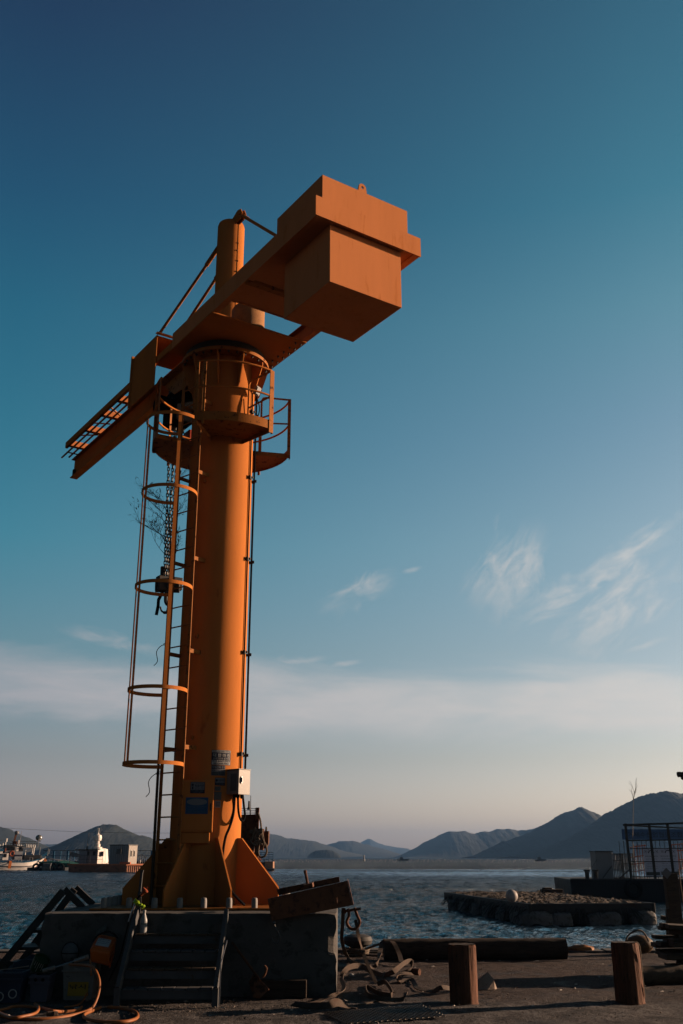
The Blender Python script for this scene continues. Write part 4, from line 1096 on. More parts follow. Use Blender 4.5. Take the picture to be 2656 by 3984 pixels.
# timber bollards: rough upright logs with grain relief
def log_bollard(x0, y0, h, r, lean, seed, label):
    t = thing('timber_bollard', (x0, y0, 0), label, 'bollard', 'cut log posts standing on the quay')
    mb = MB(); n, m = 56, 22; vs, fs = [], []
    for j in range(m + 1):
        z = h * j / m
        for i in range(n):
            a_ = 2 * math.pi * i / n
            gr = noise.noise(Vector((math.cos(a_) * 9, math.sin(a_) * 9 + seed, z * .9))) * .5 + noise.noise(Vector((math.cos(a_) * 22, math.sin(a_) * 22, z * 1.1 + seed))) * .5
            big = noise.noise(Vector((math.cos(a_) * 1.5 + seed, math.sin(a_) * 1.5, z)))
            k_ = r * (1 + .045 * big) + gr * .026 + (.008 if j == 0 else 0)
            if j == m: k_ *= .97
            vs.append((x0 + lean[0] * z / h + k_ * math.cos(a_), y0 + lean[1] * z / h + k_ * math.sin(a_), z - .02 + (noise.noise(Vector((math.cos(a_), math.sin(a_), seed))) * .012 if j == m else 0)))
    for j in range(m):
        for i in range(n): fs.append((j * n + i, j * n + (i + 1) % n, (j + 1) * n + (i + 1) % n, (j + 1) * n + i))
    mb.add(vs, fs, True)
    mb.build('trunk', WOOD, t, ang=170)
    mb = MB(); cx_, cy_ = x0 + lean[0], y0 + lean[1]; vs = [(cx_, cy_, h - .018)]; fs = []
    for j in range(1, 6):
        for i in range(n):
            a_ = 2 * math.pi * i / n; rr = r * .94 * j / 5
            vs.append((cx_ + rr * math.cos(a_), cy_ + rr * math.sin(a_), h - .016 + noise.noise(Vector((rr * 20 * math.cos(a_), rr * 20 * math.sin(a_), seed))) * .008))
    for i in range(n): fs.append((0, 1 + i, 1 + (i + 1) % n))
    for j in range(4):
        for i in range(n): fs.append((1 + j * n + i, 1 + (j + 1) * n + i, 1 + (j + 1) * n + (i + 1) % n, 1 + j * n + (i + 1) % n))
    mb.add(vs, fs, True); mb.build('sawn_top', LOGW, t)
    return t
log_bollard(1.43, 12.85, .640, .166, (.0, .02), 3.3, 'cut log bollard nearer the middle, in front of the long lying log')
rb = log_bollard(3.375, 12.86, .660, .158, (-.012, .03), 8.1, 'cut log bollard at the right with a rope strand down its sunlit side')
mb = MB(); mb.tube(smooth_path([(3.47, 12.74, .66), (3.515, 12.76, .60), (3.52, 12.78, .35), (3.535, 12.80, .05)]), .006, 5); mb.build('rope_strand', ROPE, rb)

# the long log lying along the quay edge
def lying_log(name, a_, b_, r, seed, material, label, cat='log'):
    A_, B_ = Vector(a_), Vector(b_); d = B_ - A_; L = d.length; d.normalize(); s1 = Vector((-d.y, d.x, 0)).normalized(); up = Vector((0, 0, 1))
    mb = MB(); n, m = 28, 46; vs, fs = [], []
    for j in range(m + 1):
        p = A_ + d * L * j / m
        for i in range(n):
            q_ = 2 * math.pi * i / n
            k_ = r * (1 + .06 * noise.noise(Vector((j * .22 + seed, math.cos(q_) * 1.4, math.sin(q_) * 1.4))) + .035 * noise.noise(Vector((j * .9, math.cos(q_) * 4, math.sin(q_) * 4 + seed))))
            vs.append(p + s1 * math.cos(q_) * k_ + up * math.sin(q_) * k_)
    for j in range(m):
        for i in range(n): fs.append((j * n + i, (j + 1) * n + i, (j + 1) * n + (i + 1) % n, j * n + (i + 1) % n))
    fs.append(tuple(range(n))); fs.append(tuple(m * n + i for i in range(n - 1, -1, -1)))
    mb.add(vs, fs, True); o = mb.build(name, material)
    return tag(o, label, cat)
lying_log('lying_log', (.70, 17.95, .155), (3.74, 18.1, .155), .165, 2, LOGW, 'long thick log lying along the quay edge behind the bollards')
lying_log('lying_log', (3.85, 14.55, .10), (5.6, 14.9, .11), .12, 6, PLANK, 'thinner log lying behind the right bollard in front of the plank stack')

# plank stack at the right edge with rope, and the steel pile behind it
rn = random.Random(5)
t = thing('plank_stack', (5.4, 15.6, 0), 'untidy stack of heavy planks tied with rope at the right edge of the quay', 'planks')
z = 0.0
for k_ in range(8):
    L_ = rn.uniform(1.35, 1.7); th_ = rn.uniform(.055, .085); ox = rn.uniform(-.12, .12); rz_ = rn.uniform(-.09, .09)
    for yy in (-.28, .0, .28):
        mb = MB(); mb.rbox((5.50 + ox + rn.uniform(-.07, .07), 15.6 + yy, z + th_ / 2), (L_, .25, th_ - .006), rz_, rn.uniform(-.03, .03), rn.uniform(-.05, .05)); mb.build('plank', PLANK, t, bevel=.008)
    z += th_ + .012
    if k_ == 6: z += .0
zt = z
mb = MB()
for k_ in range(6):
    x_ = 5.14 + .02 * k_ + rn.uniform(-.03, .03)
    mb.tube(smooth_path([(5.47 + .05 * k_, 15.25, zt + .02), (5.32 + .02 * k_, 15.2, zt + .0), (x_, 15.17, zt - .08), (x_ - .06 + .02 * k_, 15.165, zt - .25), (x_ - .05, 15.17, zt - .42)]), .008, 5)
mb.tube(smooth_path([(5.02, 15.18, zt - .10), (5.10, 15.15, zt - .02), (5.24, 15.15, zt - .06), (5.14, 15.15, zt - .16), (5.02, 15.18, zt - .12)]), .008, 5)
mb.build('binding_rope', ROPE, t)['kind'] = 'stuff'
t = thing('mooring_pile', (7.25, 23.0, WZ), 'dark leaning timber mooring pile rising from the water behind the plank stack', 'mooring pile')
mb = MB(); mb.bar((7.15, 23.0, -1.6), (7.15, 23.05, 1.27), .27, .22, up=(0, 1, 0)); mb.build('timber', PLANK, t, bevel=.015)
mb = MB(); mb.bar((6.86, 23.0, -1.6), (7.02, 22.98, .55), .10, .14, up=(0, 1, 0)); mb.build('side_strut', PLANK, t, bevel=.01)
mb = MB(); mb.rbox((7.03, 22.9, 1.27), (.16, .012, .16), 0, 0, R(45)); mb.build('diamond_marker', PALE, t)
mb = MB(); mb.tube([(7.31, 22.95, 1.35), (7.36, 22.95, .2), (7.42, 22.95, -.5)], .012, 5); mb.build('hanging_rope', ROPE, t)
t = thing('mooring_chain', (7.35, 23.0, .35), 'slack rusty mooring chain running from the dark pile to the right', 'chain')
ck = None
for k_ in range(18):
    x_ = 7.40 + .085 * k_; z_ = .42 - .35 * math.sin(math.pi * min(1, k_ / 20)) * .5
    mb = MB(); P = [(x_ + .055 * math.cos(q_), 22.95 + (.03 * math.sin(q_) if k_ % 2 else 0), z_ + (0 if k_ % 2 else .03 * math.sin(q_))) for q_ in [2 * math.pi * i / 12 for i in range(12)]]
    mb.tube(P, .012, 5, closed=True); mb.build('chain_link', RUST, t)

# fender buoy on the quay edge, smaller orange one, boulders of weed
bu = thing('fender_buoy', (5.22, 18.95, 0), 'brown oval fender buoy lying on the quay edge behind the right bollard', 'buoy')
mb = MB(); mb.ball((5.22, 18.95, .155), .19, 22, 14, (1.3, .9, .82)); mb.build('float_body', BROWNBUOY, bu)
mb = MB(); mb.tube(smooth_path([(4.92, 18.85, .12), (4.98, 18.78, .30), (5.12, 18.75, .39), (5.25, 18.77, .37), (5.33, 18.75, .22)]), .014, 6); mb.tube(smooth_path([(5.47, 18.9, .16), (5.62, 18.85, .07), (5.85, 18.8, .03)]), .012, 6); mb.build('rope_loop', ROPE, bu)
mb = MB(); mb.ball((4.28, 19.35, .05), .13, 16, 9, (1.8, .8, .55), .25); tag(mb.build('buoy', mat('faded_orange_float', (.40, .16, .05), .7, var=.3)), 'small faded orange float lying low on the quay lip left of the right bollard', 'float')
mb = MB(); mb.ball((3.93, 19.4, .03), .09, 12, 7, (1.6, .8, .6), .4); tag(mb.build('weed_clump', LOGW), 'dark clump of wet weed on the quay lip beside the orange float', 'seaweed')
def small_rope(name, pts, r, label, m=ROPE, cat='rope'):
    mb = MB(); P = smooth_path(pts, 8); mb.tube(P, r, 6)
    return tag(mb.build(name, m), label, cat)
small_rope('mooring_rope', [(3.45, 20.6, -.66), (3.55, 20.0, -.25), (3.66, 19.62, .05), (3.75, 19.3, .02), (3.85, 19.0, .012)], .014, 'thin dark rope coming up over the quay edge right of the long log')
# sack-like crumpled sheet by the left bollard
mb = MB(); c = Vector((1.83, 14.1, 0)); P = []
rn = random.Random(11)
ring = [c + Vector((.17 * math.cos(a_), .11 * math.sin(a_), .0)) for a_ in [2 * math.pi * i / 9 for i in range(9)]]
mid_ = [c + Vector((.12 * math.cos(a_) + .02 + rn.uniform(-.02, .02), .08 * math.sin(a_), .08 + rn.uniform(-.02, .03))) for a_ in [2 * math.pi * i / 9 for i in range(9)]]
top_ = c + Vector((.06, 0, .20))
mb.add(ring + mid_ + [top_], [(i, (i + 1) % 9, 9 + (i + 1) % 9, 9 + i) for i in range(9)] + [(9 + i, 9 + (i + 1) % 9, 18) for i in range(9)])
tag(mb.build('crumpled_sack', SACK), 'small crumpled pale sack standing right of the middle bollard', 'sack')
small_rope('loose_cord', [(1.62, 14.3, .33), (1.70, 14.25, .28), (1.76, 14.2, .12), (1.74, 14.2, .03), (1.80, 14.25, .01)], .007, 'short loose cord hanging down behind the middle bollard')

# steel spreader beams lying on the plinth corner
t = thing('spreader_beam', (-.45, 13.4, .85), 'rusty twin beam lifting spreader lying tilted on the right corner of the concrete block', 'lifting beam')
def skew_channel(name, A1, B1, B2, A2, th, material):
    # web from four corner points, flanges pushed back
    mb = MB(); mb.prism([A1, B1, B2, A2], (0, .012, 0))
    fl = Vector((0, .09, 0))
    for p, q_ in ((A1, B1), (A2, B2)):
        p, q_ = Vector(p), Vector(q_); n_ = Vector((0, 0, -.01 if p.z > (A1[2] + A2[2]) / 2 else .01))
        mb.prism([p + Vector((0, .0125, 0)), q_ + Vector((0, .0125, 0)), q_ + Vector((0, .10, 0)), p + Vector((0, .10, 0))], n_)
    return mb.build(name, material, t, bevel=.002)
BEAMP = mat('beam_brown_paint', (.22, .085, .04), .7, var=.25, dirt=(.10, .045, .03), dirt_amt=.45, scale=4, bump=.25, bscale=50)
skew_channel('front_beam', tuple(at(1040, 3497, 13.2)), tuple(at(1350, 3427, 13.25)), tuple(at(1372, 3522, 13.25)), tuple(at(1056, 3582, 13.2)), .1, BEAMP)
mb = MB(); e1, e2 = at(1350, 3427, 13.25), at(1372, 3522, 13.25); mb.prism([e1 + Vector((.002, .0, 0)), e2 + Vector((.002, 0, 0)), e2 + Vector((.002, .45, .012)), e1 + Vector((.002, .45, .012))], (.012, 0, 0)); mb.build('end_plate', BEAMP, t)
skew_channel('rear_beam', tuple(at(1075, 3459, 14.0)), tuple(at(1318, 3411, 14.0)), tuple(at(1322, 3432, 14.0)), tuple(at(1083, 3484, 14.0)), .1, RUST)
mb = MB(); q1, q2 = at(1185, 3440, 13.3), at(1215, 3450, 14.0); mb.rbox(tuple((q1 + q2) / 2), (.12, .72, .05), 0, 0, R(-12)); mb.build('cross_piece', RUST, t)
mb = MB(); p = at(1197, 3445, 13.6); mb.tube([p, p + Vector((-.02, 0, .10)), p + Vector((-.035, 0, .165))], .018, 8); mb.ball(tuple(p + Vector((-.035, 0, .165))), .024, 8, 6); mb.build('upright_bolt', RUST, t)
mb = MB()
for px_ in (1180, 1300):
    p = at(px_, 3540 - (px_ - 1180) * .22, 13.19); mb.tube([p, p + Vector((.0, -.005, .05)), p + Vector((.03, -.005, .06)), p + Vector((.035, -.005, .0))], .006, 5)
mb.build('small_eyes', RUST, t)['kind'] = 'stuff'
# hook hanging under the left end
h0 = at(1065, 3590, 13.14)
t2 = thing('hanging_hook', tuple(h0), 'small steel hook hanging under the tilted lifting beam in front of the block', 'hook')
mb = MB(); mb.tube(smooth_path([h0, h0 + Vector((.015, 0, -.05)), h0 + Vector((.06, 0, -.12)), h0 + Vector((.075, 0, -.19)), h0 + Vector((.04, 0, -.235)), h0 + Vector((-.005, 0, -.21)), h0 + Vector((-.025, 0, -.165))]), .011, 8); mb.ball(tuple(h0), .02, 8, 6); mb.build('hook_body', GSTEEL, t2)
# shackle and webbing slings
sc_ = at(1372, 3545, 13.4)
t3 = thing('bow_shackle', tuple(sc_), 'big rusty bow shackle hanging off the right end of the lifting beam', 'shackle')
mb = MB(); mb.tube(smooth_path([sc_ + Vector(v) for v in ((-.055, 0, .03), (-.05, 0, -.05), (-.075, 0, -.13), (-.03, 0, -.20), (.04, 0, -.20), (.085, 0, -.13), (.055, 0, -.05), (.02, 0, .04))]), .019, 10); mb.build('bow', RUST, t3)
mb = MB(); mb.tube([sc_ + Vector((-.10, 0, .0)), sc_ + Vector((.10, 0, .03))], .016, 10); mb.tube([sc_ + Vector((-.115, 0, -.003)), sc_ + Vector((-.085, 0, .003))], .03, 6); mb.build('pin', RUST, t3)
def strap(name, pts, w, label, mtl=STRAP, th=.009):
    # pts: (x, y, z, wx, wy, wz); smoothed
    w = w * .72; P = [Vector(p[:3]) for p in pts]; W = [Vector(p[3:6]) for p in pts]
    sp = smooth_path(P, 6); sw = smooth_path(W, 6)
    mb = MB(); mb.ribbon([(*a_, *b_) for a_, b_ in zip(sp, sw)], w, th)
    return tag(mb.build(name, mtl, ang=60), label, 'webbing sling')
a_ = at(1335, 3532, 13.6)
strap('webbing_sling', [(a_.x, a_.y, a_.z, 1, .2, 0), (*at(1332, 3600, 13.65), 1, .3, 0), (*at(1329, 3655, 13.8), 1, .1, 0), (*at(1340, 3700, 14.0), 1, .5, 0), (*at(1350, 3722, 14.2), .9, .5, 0)], .062, 'tan webbing sling hanging straight down left of the shackle')
strap('webbing_sling', [(*at(1383, 3578, 13.4), 1, .3, 0), (*at(1392, 3630, 13.4), 1, .4, 0), (*at(1402, 3675, 13.45), .4, 1, 0), (*at(1412, 3705, 13.45), 1, .4, .2), (*at(1432, 3760, 13.3), 1, .4, .2), (*at(1462, 3822, 13.2), 1, .3, .1)], .060, 'tan webbing sling running down from the shackle to the coil on the ground')
mb = MB(); kn = at(1412, 3702, 13.42); mb.ball(tuple(kn), .035, 9, 7, (1.1, 1, .8), .4); tag(mb.build('sling_knot', STRAP), 'small knot of webbing halfway down the shackle sling', 'knot')
g = lambda px, py, z=0.0: tuple(G(px, py, z))
V_ = (0, 0, 1)
strap('webbing_sling', [(*g(1467, 3828, .03), .3, .3, .9), (*g(1500, 3822, .06), 0, .4, 1), (*g(1525, 3870, .05), .2, .4, .9), (*g(1470, 3862, .05), 0, .2, 1), (*g(1425, 3840, .05), .3, 0, 1), (*g(1430, 3870, .05), .3, 0, 1), (*g(1480, 3885, .04), 0, .5, 1), (*g(1535, 3890, .03), 0, .8, .6), (*g(1570, 3885, .05), .6, .3, .8), (*g(1578, 3862, .09), .8, .1, .4)], .075, 'coiled end of a tan sling on the ground below the hanging straps')
strap('webbing_sling', [(*g(1350, 3728, .03), 0, 1, .2), (*g(1370, 3745, .05), 0, .8, .6), (*g(1410, 3760, .06), 0, .7, .8), (*g(1450, 3762, .03), 0, 1, .3), (*at(1470, 3745, 16.6), .2, .3, 1), (*at(1478, 3700, 17.6), 1, .2, 0), (*at(1486, 3668, 17.9), 1, 0, 0), (*at(1505, 3657, 18.0), .8, .6, 0), (*at(1530, 3668, 17.8), 1, .2, 0), (*at(1552, 3710, 17.6), 1, .2, .1), (*g(1562, 3745, .05), 1, .2, .1)], .10, 'wide dark sling looped over the left end of the long log')
strap('webbing_sling', [(*g(1495, 3795, .02), 0, 1, .2), (*g(1530, 3780, .10), 0, .6, .8), (*g(1575, 3745, .17), .2, .3, 1), (*g(1600, 3742, .13), .5, 0, .9), (*g(1598, 3775, .08), .3, .2, .9), (*g(1560, 3790, .04), .1, .7, .6), (*g(1550, 3800, .05), .8, .1, .6), (*g(1555, 3812, .05), 1, 0, .4)], .10, 'dark webbing sling with an open loop beside the log end')
strap('webbing_sling', [(*g(1605, 3790, .07), .1, 1, .2), (*g(1570, 3786, .10), .1, 1, .2), (*g(1548, 3796, .08), .1, 1, .1), (*g(1546, 3812, .04), .1, 1, .1), (*g(1562, 3818, .015), .1, 1, .1), (*g(1600, 3810, .02), 0, 1, .1), (*g(1625, 3845, .015), .5, .9, .1), (*g(1680, 3856, .015), 0, 1, .2), (*g(1720, 3842, .09), 0, .8, .6), (*g(1765, 3850, .02), 0, 1, .2)], .085, 'tan sling rolled into a tube then trailing towards the middle bollard')
strap('webbing_sling', [(*g(1335, 3790, .06), .6, .3, .6), (*g(1328, 3812, .05), 1, .3, .4), (*g(1338, 3840, .05), 1, .1, .3), (*g(1325, 3862, .06), .9, .2, .5), (*g(1290, 3875, .05), .3, .9, .3), (*g(1255, 3890, .02), .2, 1, .1), (*g(1220, 3900, .012), .2, 1, .1), (*g(1160, 3905, .012), 0, 1, .1)], .07, 'frayed tan strap bending round the foot of the concrete block')
strap('webbing_sling', [(*g(1140, 3905, .03), 0, 1, .3), (*g(1200, 3912, .04), 0, 1, .4), (*g(1270, 3912, .07), 0, .8, .6), (*g(1310, 3900, .09), 0, .6, .8), (*g(1355, 3915, .03), 0, 1, .2), (*g(1390, 3922, .012), 0, 1, 0)], .12, 'dark wavy strap lying on the ground in front of the concrete block')
strap('webbing_sling', [(*g(1330, 3795, .04), 0, 1, .3), (*g(1355, 3765, .12), 0, .5, 1), (*g(1400, 3758, .12), 0, .5, 1), (*g(1450, 3782, .05), 0, .8, .5), (*g(1490, 3795, .03), 0, 1, .2)], .10, 'dark sling arched on the ground behind the hanging straps')
strap('split_cane', [(*g(1385, 3910, .012), 0, 1, 0), (*g(1450, 3898, .012), 0, 1, 0), (*g(1510, 3885, .02), 0, 1, 0)], .035, 'thin split strip of pale wood lying near the steel mesh mat', PLANK)
# mooring bitt-like round fender with ropes, at the quay edge left of the log
bt = thing('mooring_cleat', (.30, 18.6, 0), 'round black mooring bollard with ropes round it behind the hanging slings', 'mooring bollard')
mb = MB(); mb.lathe((.28, 18.6, 0), [(.13, 0), (.12, .10), (.13, .14), (.235, .19), (.255, .25), (.225, .31), (.12, .345), (0, .35)], 26); mb.build('bitt_head', DSTEEL, bt)
mb = MB()
for k_ in range(4): mb.tube([(.28 + (.17 + .012 * k_) * math.cos(q_), 18.6 + (.17 + .01 * k_) * math.sin(q_), .03 + .03 * k_ + .01 * math.sin(3 * q_ + k_)) for q_ in [2 * math.pi * i / 26 for i in range(26)]], .017, 6, closed=True)
mb.build('rope_turns', ROPE, bt)['kind'] = 'stuff'
small_rope('mooring_rope', [(.45, 18.5, .13), (.62, 18.35, .20), (.78, 18.2, .27), (.9, 18.2, .26), (.97, 18.25, .18)], .016, 'dark rope arching from the black mooring bollard to the long log')
small_rope('mooring_rope', [(.42, 18.4, .03), (.60, 18.3, .03), (.80, 18.35, .03), (1.0, 18.6, .03), (.9, 18.9, .03), (.4, 18.95, .03), (.0, 18.7, .03)], .018, 'rope lying in a loose ring on the ground round the mooring bollard')
small_rope('mooring_rope', [(-.05, 17.6, .02), (.02, 17.4, .02), (.10, 17.3, .03), (.18, 17.35, .02)], .012, 'short pale rope end lying at the back corner of the concrete block')
# short round bar and bottle on the ground
mb = MB(); p = G(1600, 3780, .06); q_ = G(1632, 3782, .06); mb.tube([p, q_], .045, 14); tag(mb.build('timber_offcut', WOOD), 'short round timber offcut behind the rolled tan sling', 'wood offcut')
mb = MB(); p = G(1365, 3795, .03); mb.ball(tuple(p), .035, 12, 8, (1.3, .8, .8)); tag(mb.build('plastic_float', MILKY), 'tiny white plastic float on the ground by the hanging slings', 'float')
# timber baulk leaning low against block face and shovel-like board
mb = MB(); mb.box(-1.0, -.42, 13.17, 13.30, .0, .20); tag(mb.build('timber_baulk', LOGW, bevel=.01), 'dark timber baulk lying against the foot of the block right of the steps', 'timber')
t = thing('leaning_shovel', (-.95, 13.1, 0), 'old flat shovel leaning on the front of the block beside the steps', 'shovel')
p0, p1 = at(903, 3667, 13.32), at(1010, 3812, 13.05)
mb = MB(); mb.tube([p0, p1], .014, 8); mb.build('handle', WOOD, t)
p2 = at(1045, 3850, 12.98); p3 = at(1010, 3885, 12.95); p4 = at(985, 3800, 13.1)
mb = MB(); mb.prism([at(985, 3790, 13.12), p2, p3, at(985, 3882, 12.96), at(968, 3820, 13.1)], (0, -.006, 0)); mb.tube([at(985, 3790, 13.12), p2], .010, 6); mb.build('blade', RUST, t)
mb = MB(); pp = at(1030, 3782, 13.02); mb.tube(smooth_path([pp + Vector((-.03, 0, -.06)), pp + Vector((.0, 0, -.02)), pp + Vector((.015, 0, .04)), pp + Vector((-.01, 0, .065))]), .016, 8); mb.build('grip_knob', WOOD, t)

# steps up to the plinth
st = thing('timber_steps', (-2.0, 12.9, 0), 'wide dark steel framed steps with board treads up to the front of the block', 'steps')
def sx(z): return 12.42 + (z - .17) * (13.28 - 12.42) / (.96 - .17)
xl, xr = -2.535, -1.425
for x_ in (xl, xr):
    mb = MB(); mb.bar((x_, sx(.17), .17), (x_, sx(.955), .955), .05, .12, up=(0, -1, .9)); mb.build('stringer', GSTEEL, st, bevel=.004)
    mb = MB(); mb.box(x_ - .035, x_ + .035, 12.38, 12.45, 0.003, .20); mb.build('leg', GSTEEL, st, bevel=.004)
mb = MB(); mb.tube([(xr + .045, 12.44, .02), (xr + .045, 12.45, .45), (xr + .06, 12.9, .66)], .008, 5); mb.build('side_wire', ALU, st)
rn = random.Random(4)
for k_, z in enumerate((.19, .38, .555, .725)):
    yf = sx(z) - .02; n_ = 7; wd = (xr - xl - .09) / n_
    for i in range(n_):
        x0_ = xl + .045 + wd * i
        mb = MB(); dz = rn.uniform(-.003, .003); mb.box(x0_ + .006, x0_ + wd - .006, yf, yf + .24, z - .022 + dz, z + dz); mb.build('tread_board', PLANK if k_ % 2 else GSTEEL, st, bevel=.002)
    mb = MB(); mb.box(xl + .028, xr - .028, yf + .012, yf + .03, z - .11, z - .025); mb.build('riser_channel', GSTEEL, st)
    mb = MB(); mb.box(xl + .028, xr - .028, yf + .19, yf + .21, z - .08, z - .025); mb.build('rear_channel', GSTEEL, st)
# flat post standing at the top of the steps
mb = MB(); p = at(548, 3393, 13.42); mb.bar((p.x - .0, 13.42, BT - .12), (p.x, 13.42, 1.19), .05, .012, up=(0, 1, 0)); mb.bar((p.x, 13.42, 1.19), (p.x + .01, 13.42, 1.43), .03, .03, up=(0, 1, 0)); mb.bar((p.x - .01, 13.42, 1.43), (p.x + .03, 13.42, 1.43), .03, .02, up=(0, 1, 0))
tag(mb.build('steel_post', GSTEEL), 'slim upright steel post at the top left of the steps', 'post')
# white bottle on the top tread with print
p = at(557, 3619, 13.10); bz = .728
bo = thing('plastic_bottle', (p.x, 13.10, bz), 'milky white plastic bottle standing on the top tread of the steps', 'bottle')
mb = MB(); mb.lathe((p.x, 13.10, bz), [(.036, 0), (.042, .006), (.042, .13), (.040, .15), (.026, .19), (.017, .215), (.016, .235)], 24); mb.build('bottle_body', MILKY, bo)
mb = MB(); mb.lathe((p.x, 13.10, bz + .235), [(.020, 0), (.020, .022), (.016, .026), (0, .026)], 16); mb.build('cap', WHITE, bo)
lbz = 0.0425
def bfn(x_, y_): a2 = -math.pi / 2 + x_ / lbz; return (p.x + lbz * 1.012 * math.cos(a2), 13.10 + lbz * 1.012 * math.sin(a2), bz + y_)
mb = MB(); fit_text(mb, '생막걸리', -.035, .035, .105, .022, bfn, .01); mb.build('lettering', mat('green_print', (.03, .14, .05), .6), bo)
mb = MB(); fit_text(mb, '750 ml', -.02, .03, .05, .010, bfn, .01); mb.build('lettering', STBLUE, bo)
# gripper tool with lime handle
a0, a1, a2_, a3 = at(512, 3552, 13.25), at(528, 3510, 13.25), at(545, 3485, 13.25), at(560, 3468, 13.25)
gt = thing('grease_gun', tuple(a0), 'hand tool with lime green grip and red orange nozzle at the top of the steps', 'hand tool')
mb = MB(); mb.tube([a0 - Vector((.03, 0, .10)), a0, a1], .014, 10); mb.build('barrel', ALU, gt)
mb = MB(); mb.tube([a1 - (a2_ - a1) * .2, a1 + (a2_ - a1) * .35], .034, 12); mb.tube(smooth_path([at(526, 3508, 13.25), at(540, 3518, 13.24), at(556, 3526, 13.24)]), [.020 + .004 * math.sin(i * 1.6) for i in range(13)], 10); mb.tube([at(555, 3525, 13.24), at(559, 3531, 13.24)], .026, 10); mb.build('grip', LIME, gt)
mb = MB(); mb.tube([a1 + (a2_ - a1) * .35, a2_ + (a3 - a2_) * .1], .020, 10); mb.build('coupling', BLACK, gt)
mb = MB(); mb.lathe((0, 0, 0), [(.016, 0), (.020, .05), (.044, .085), (.040, .10), (.02, .105)], 14)
ax = (a3 - a2_).normalized(); rot = Vector((0, 0, 1)).rotation_difference(ax); mb.v = [tuple(a2_ + rot @ Vector(v)) for v in mb.v]; mb.tube([a2_ + ax * .10, a2_ + ax * .135], .007, 6); mb.build('nozzle', REDPL, gt)
mb = MB(); mb.tube(smooth_path([a0 - Vector((.03, 0, .10)), a0 - Vector((.05, .05, .25)), a0 - Vector((.10, .08, .5)), a0 - Vector((.2, .12, .75))]), .009, 6); mb.build('hose_tail', BLACK, gt)

# second set of steps seen end-on at the left of the block
ls = thing('side_steps', (-4.3, 15.4, 0), 'dark steel side steps with angled top rails going up the left of the block', 'steps')
for yy, (pa, pt, pb) in ((15.0, ((40, 3712), (246, 3460), (311, 3523))), (15.8, ((120, 3690), (290, 3454), (352, 3512)))):
    A_ = at(*pa, yy); T_ = at(*pt, yy); B_ = at(*pb, yy)
    dn = (A_ - T_).normalized(); A_ = T_ + dn * ((T_.z - .02) / -dn.z)
    mb = MB(); mb.bar(A_, T_ + Vector((0, 0, -.02)), .05, .10, up=(0, 1, 0) if False else (-.6, 0, .8)); mb.build('stringer', DSTEEL, ls, bevel=.003)
    mb = MB(); mb.bar(T_ + Vector((0, .052, 0)), B_ + Vector((.03, .052, -.03)), .04, .09, up=(.6, 0, .8)); mb.build('top_rail', DSTEEL, ls, bevel=.003)
    if yy == 15.0: A1_, T1_ = A_, T_
for z in (.20, .42, .64, .86):
    f_ = (z - A1_.z) / (T1_.z - A1_.z); x_ = A1_.x + (T1_.x - A1_.x) * f_
    for yy in (15.03, 15.29, 15.55):
        mb = MB(); mb.box(x_ - .02, x_ + .26, yy, yy + .245, z - .04, z); mb.build('tread_plate', DSTEEL, ls, bevel=.003)
mb = MB(); q1_, q2_ = at(135, 3660, 14.9), at(172, 3695, 14.9); mb.bar(q1_, q2_, .03, .03); mb.build('loose_batten', PLANK, ls)
# rolled mat heap under side steps
mb = MB(); mb.ball((-4.05, 14.6, .16), .30, 18, 10, (1.3, .8, .55), .5); tag(mb.build('tarpaulin_heap', mat('dark_tarp', (.05, .055, .07), .8, var=.3, bump=.6, bscale=14)), 'dark crumpled tarpaulin heap at the foot of the side steps', 'tarpaulin')
mb = MB(); mb.ball((-4.75, 15.0, .10), .34, 18, 10, (1.5, .8, .4), .6); tag(mb.build('net_heap', mat('brown_net', (.10, .07, .05), .95, var=.4, bump=1, bscale=20)), 'low heap of brown fishing net at the far left on the quay', 'fishing net')

# clutter in the shade at the left
def crate(name, x0, x1, y0, y1, z0, z1, m, label, ribs=True, cat='crate', taper=.03):
    e = thing(name, ((x0 + x1) / 2, (y0 + y1) / 2, z0), label, cat)
    th = .018; w, d_ = x1 - x0, y1 - y0
    def q4(k): return [(x0 + taper * (1 - k), y0 + taper * (1 - k)), (x1 - taper * (1 - k), y0 + taper * (1 - k)), (x1 - taper * (1 - k), y1 - taper * (1 - k)), (x0 + taper * (1 - k), y1 - taper * (1 - k))]
    mb = MB(); b0 = q4(0); t0 = q4(1)
    vs = [(*p_, z0) for p_ in b0] + [(*p_, z1) for p_ in t0]
    ins = [(x0 + taper + th, y0 + taper + th), (x1 - taper - th, y0 + taper + th), (x1 - taper - th, y1 - taper - th), (x0 + taper + th, y1 - taper - th)]
    int_ = [(x0 + th, y0 + th), (x1 - th, y0 + th), (x1 - th, y1 - th), (x0 + th, y1 - th)]
    vs += [(*p_, z0 + .02) for p_ in ins] + [(*p_, z1) for p_ in int_]
    fs = [(3, 2, 1, 0)] + [(i, (i + 1) % 4, 4 + (i + 1) % 4, 4 + i) for i in range(4)] + [(4 + i, 4 + (i + 1) % 4, 12 + (i + 1) % 4, 12 + i) for i in range(4)] + [(12 + i, 12 + (i + 1) % 4, 8 + (i + 1) % 4, 8 + i) for i in range(4)] + [(8, 9, 10, 11)]
    mb.add(vs, fs); mb.build('shell', m, e, bevel=.004)
    mb = MB()
    for z in (z1 - .03, z1 - .09): mb.box(x0 - .008, x1 + .008, y0 - .010, y0 - .002, z, z + .02)
    mb.build('rim', m, e)['kind'] = 'stuff'
    return e
LTGREY = mat('light_grey_crate', (.26, .25, .235), .6, var=.12, dirt=(.12, .10, .08), dirt_amt=.3, scale=5)
NAVYP = mat('navy_crate', (.03, .045, .085), .5, var=.2)
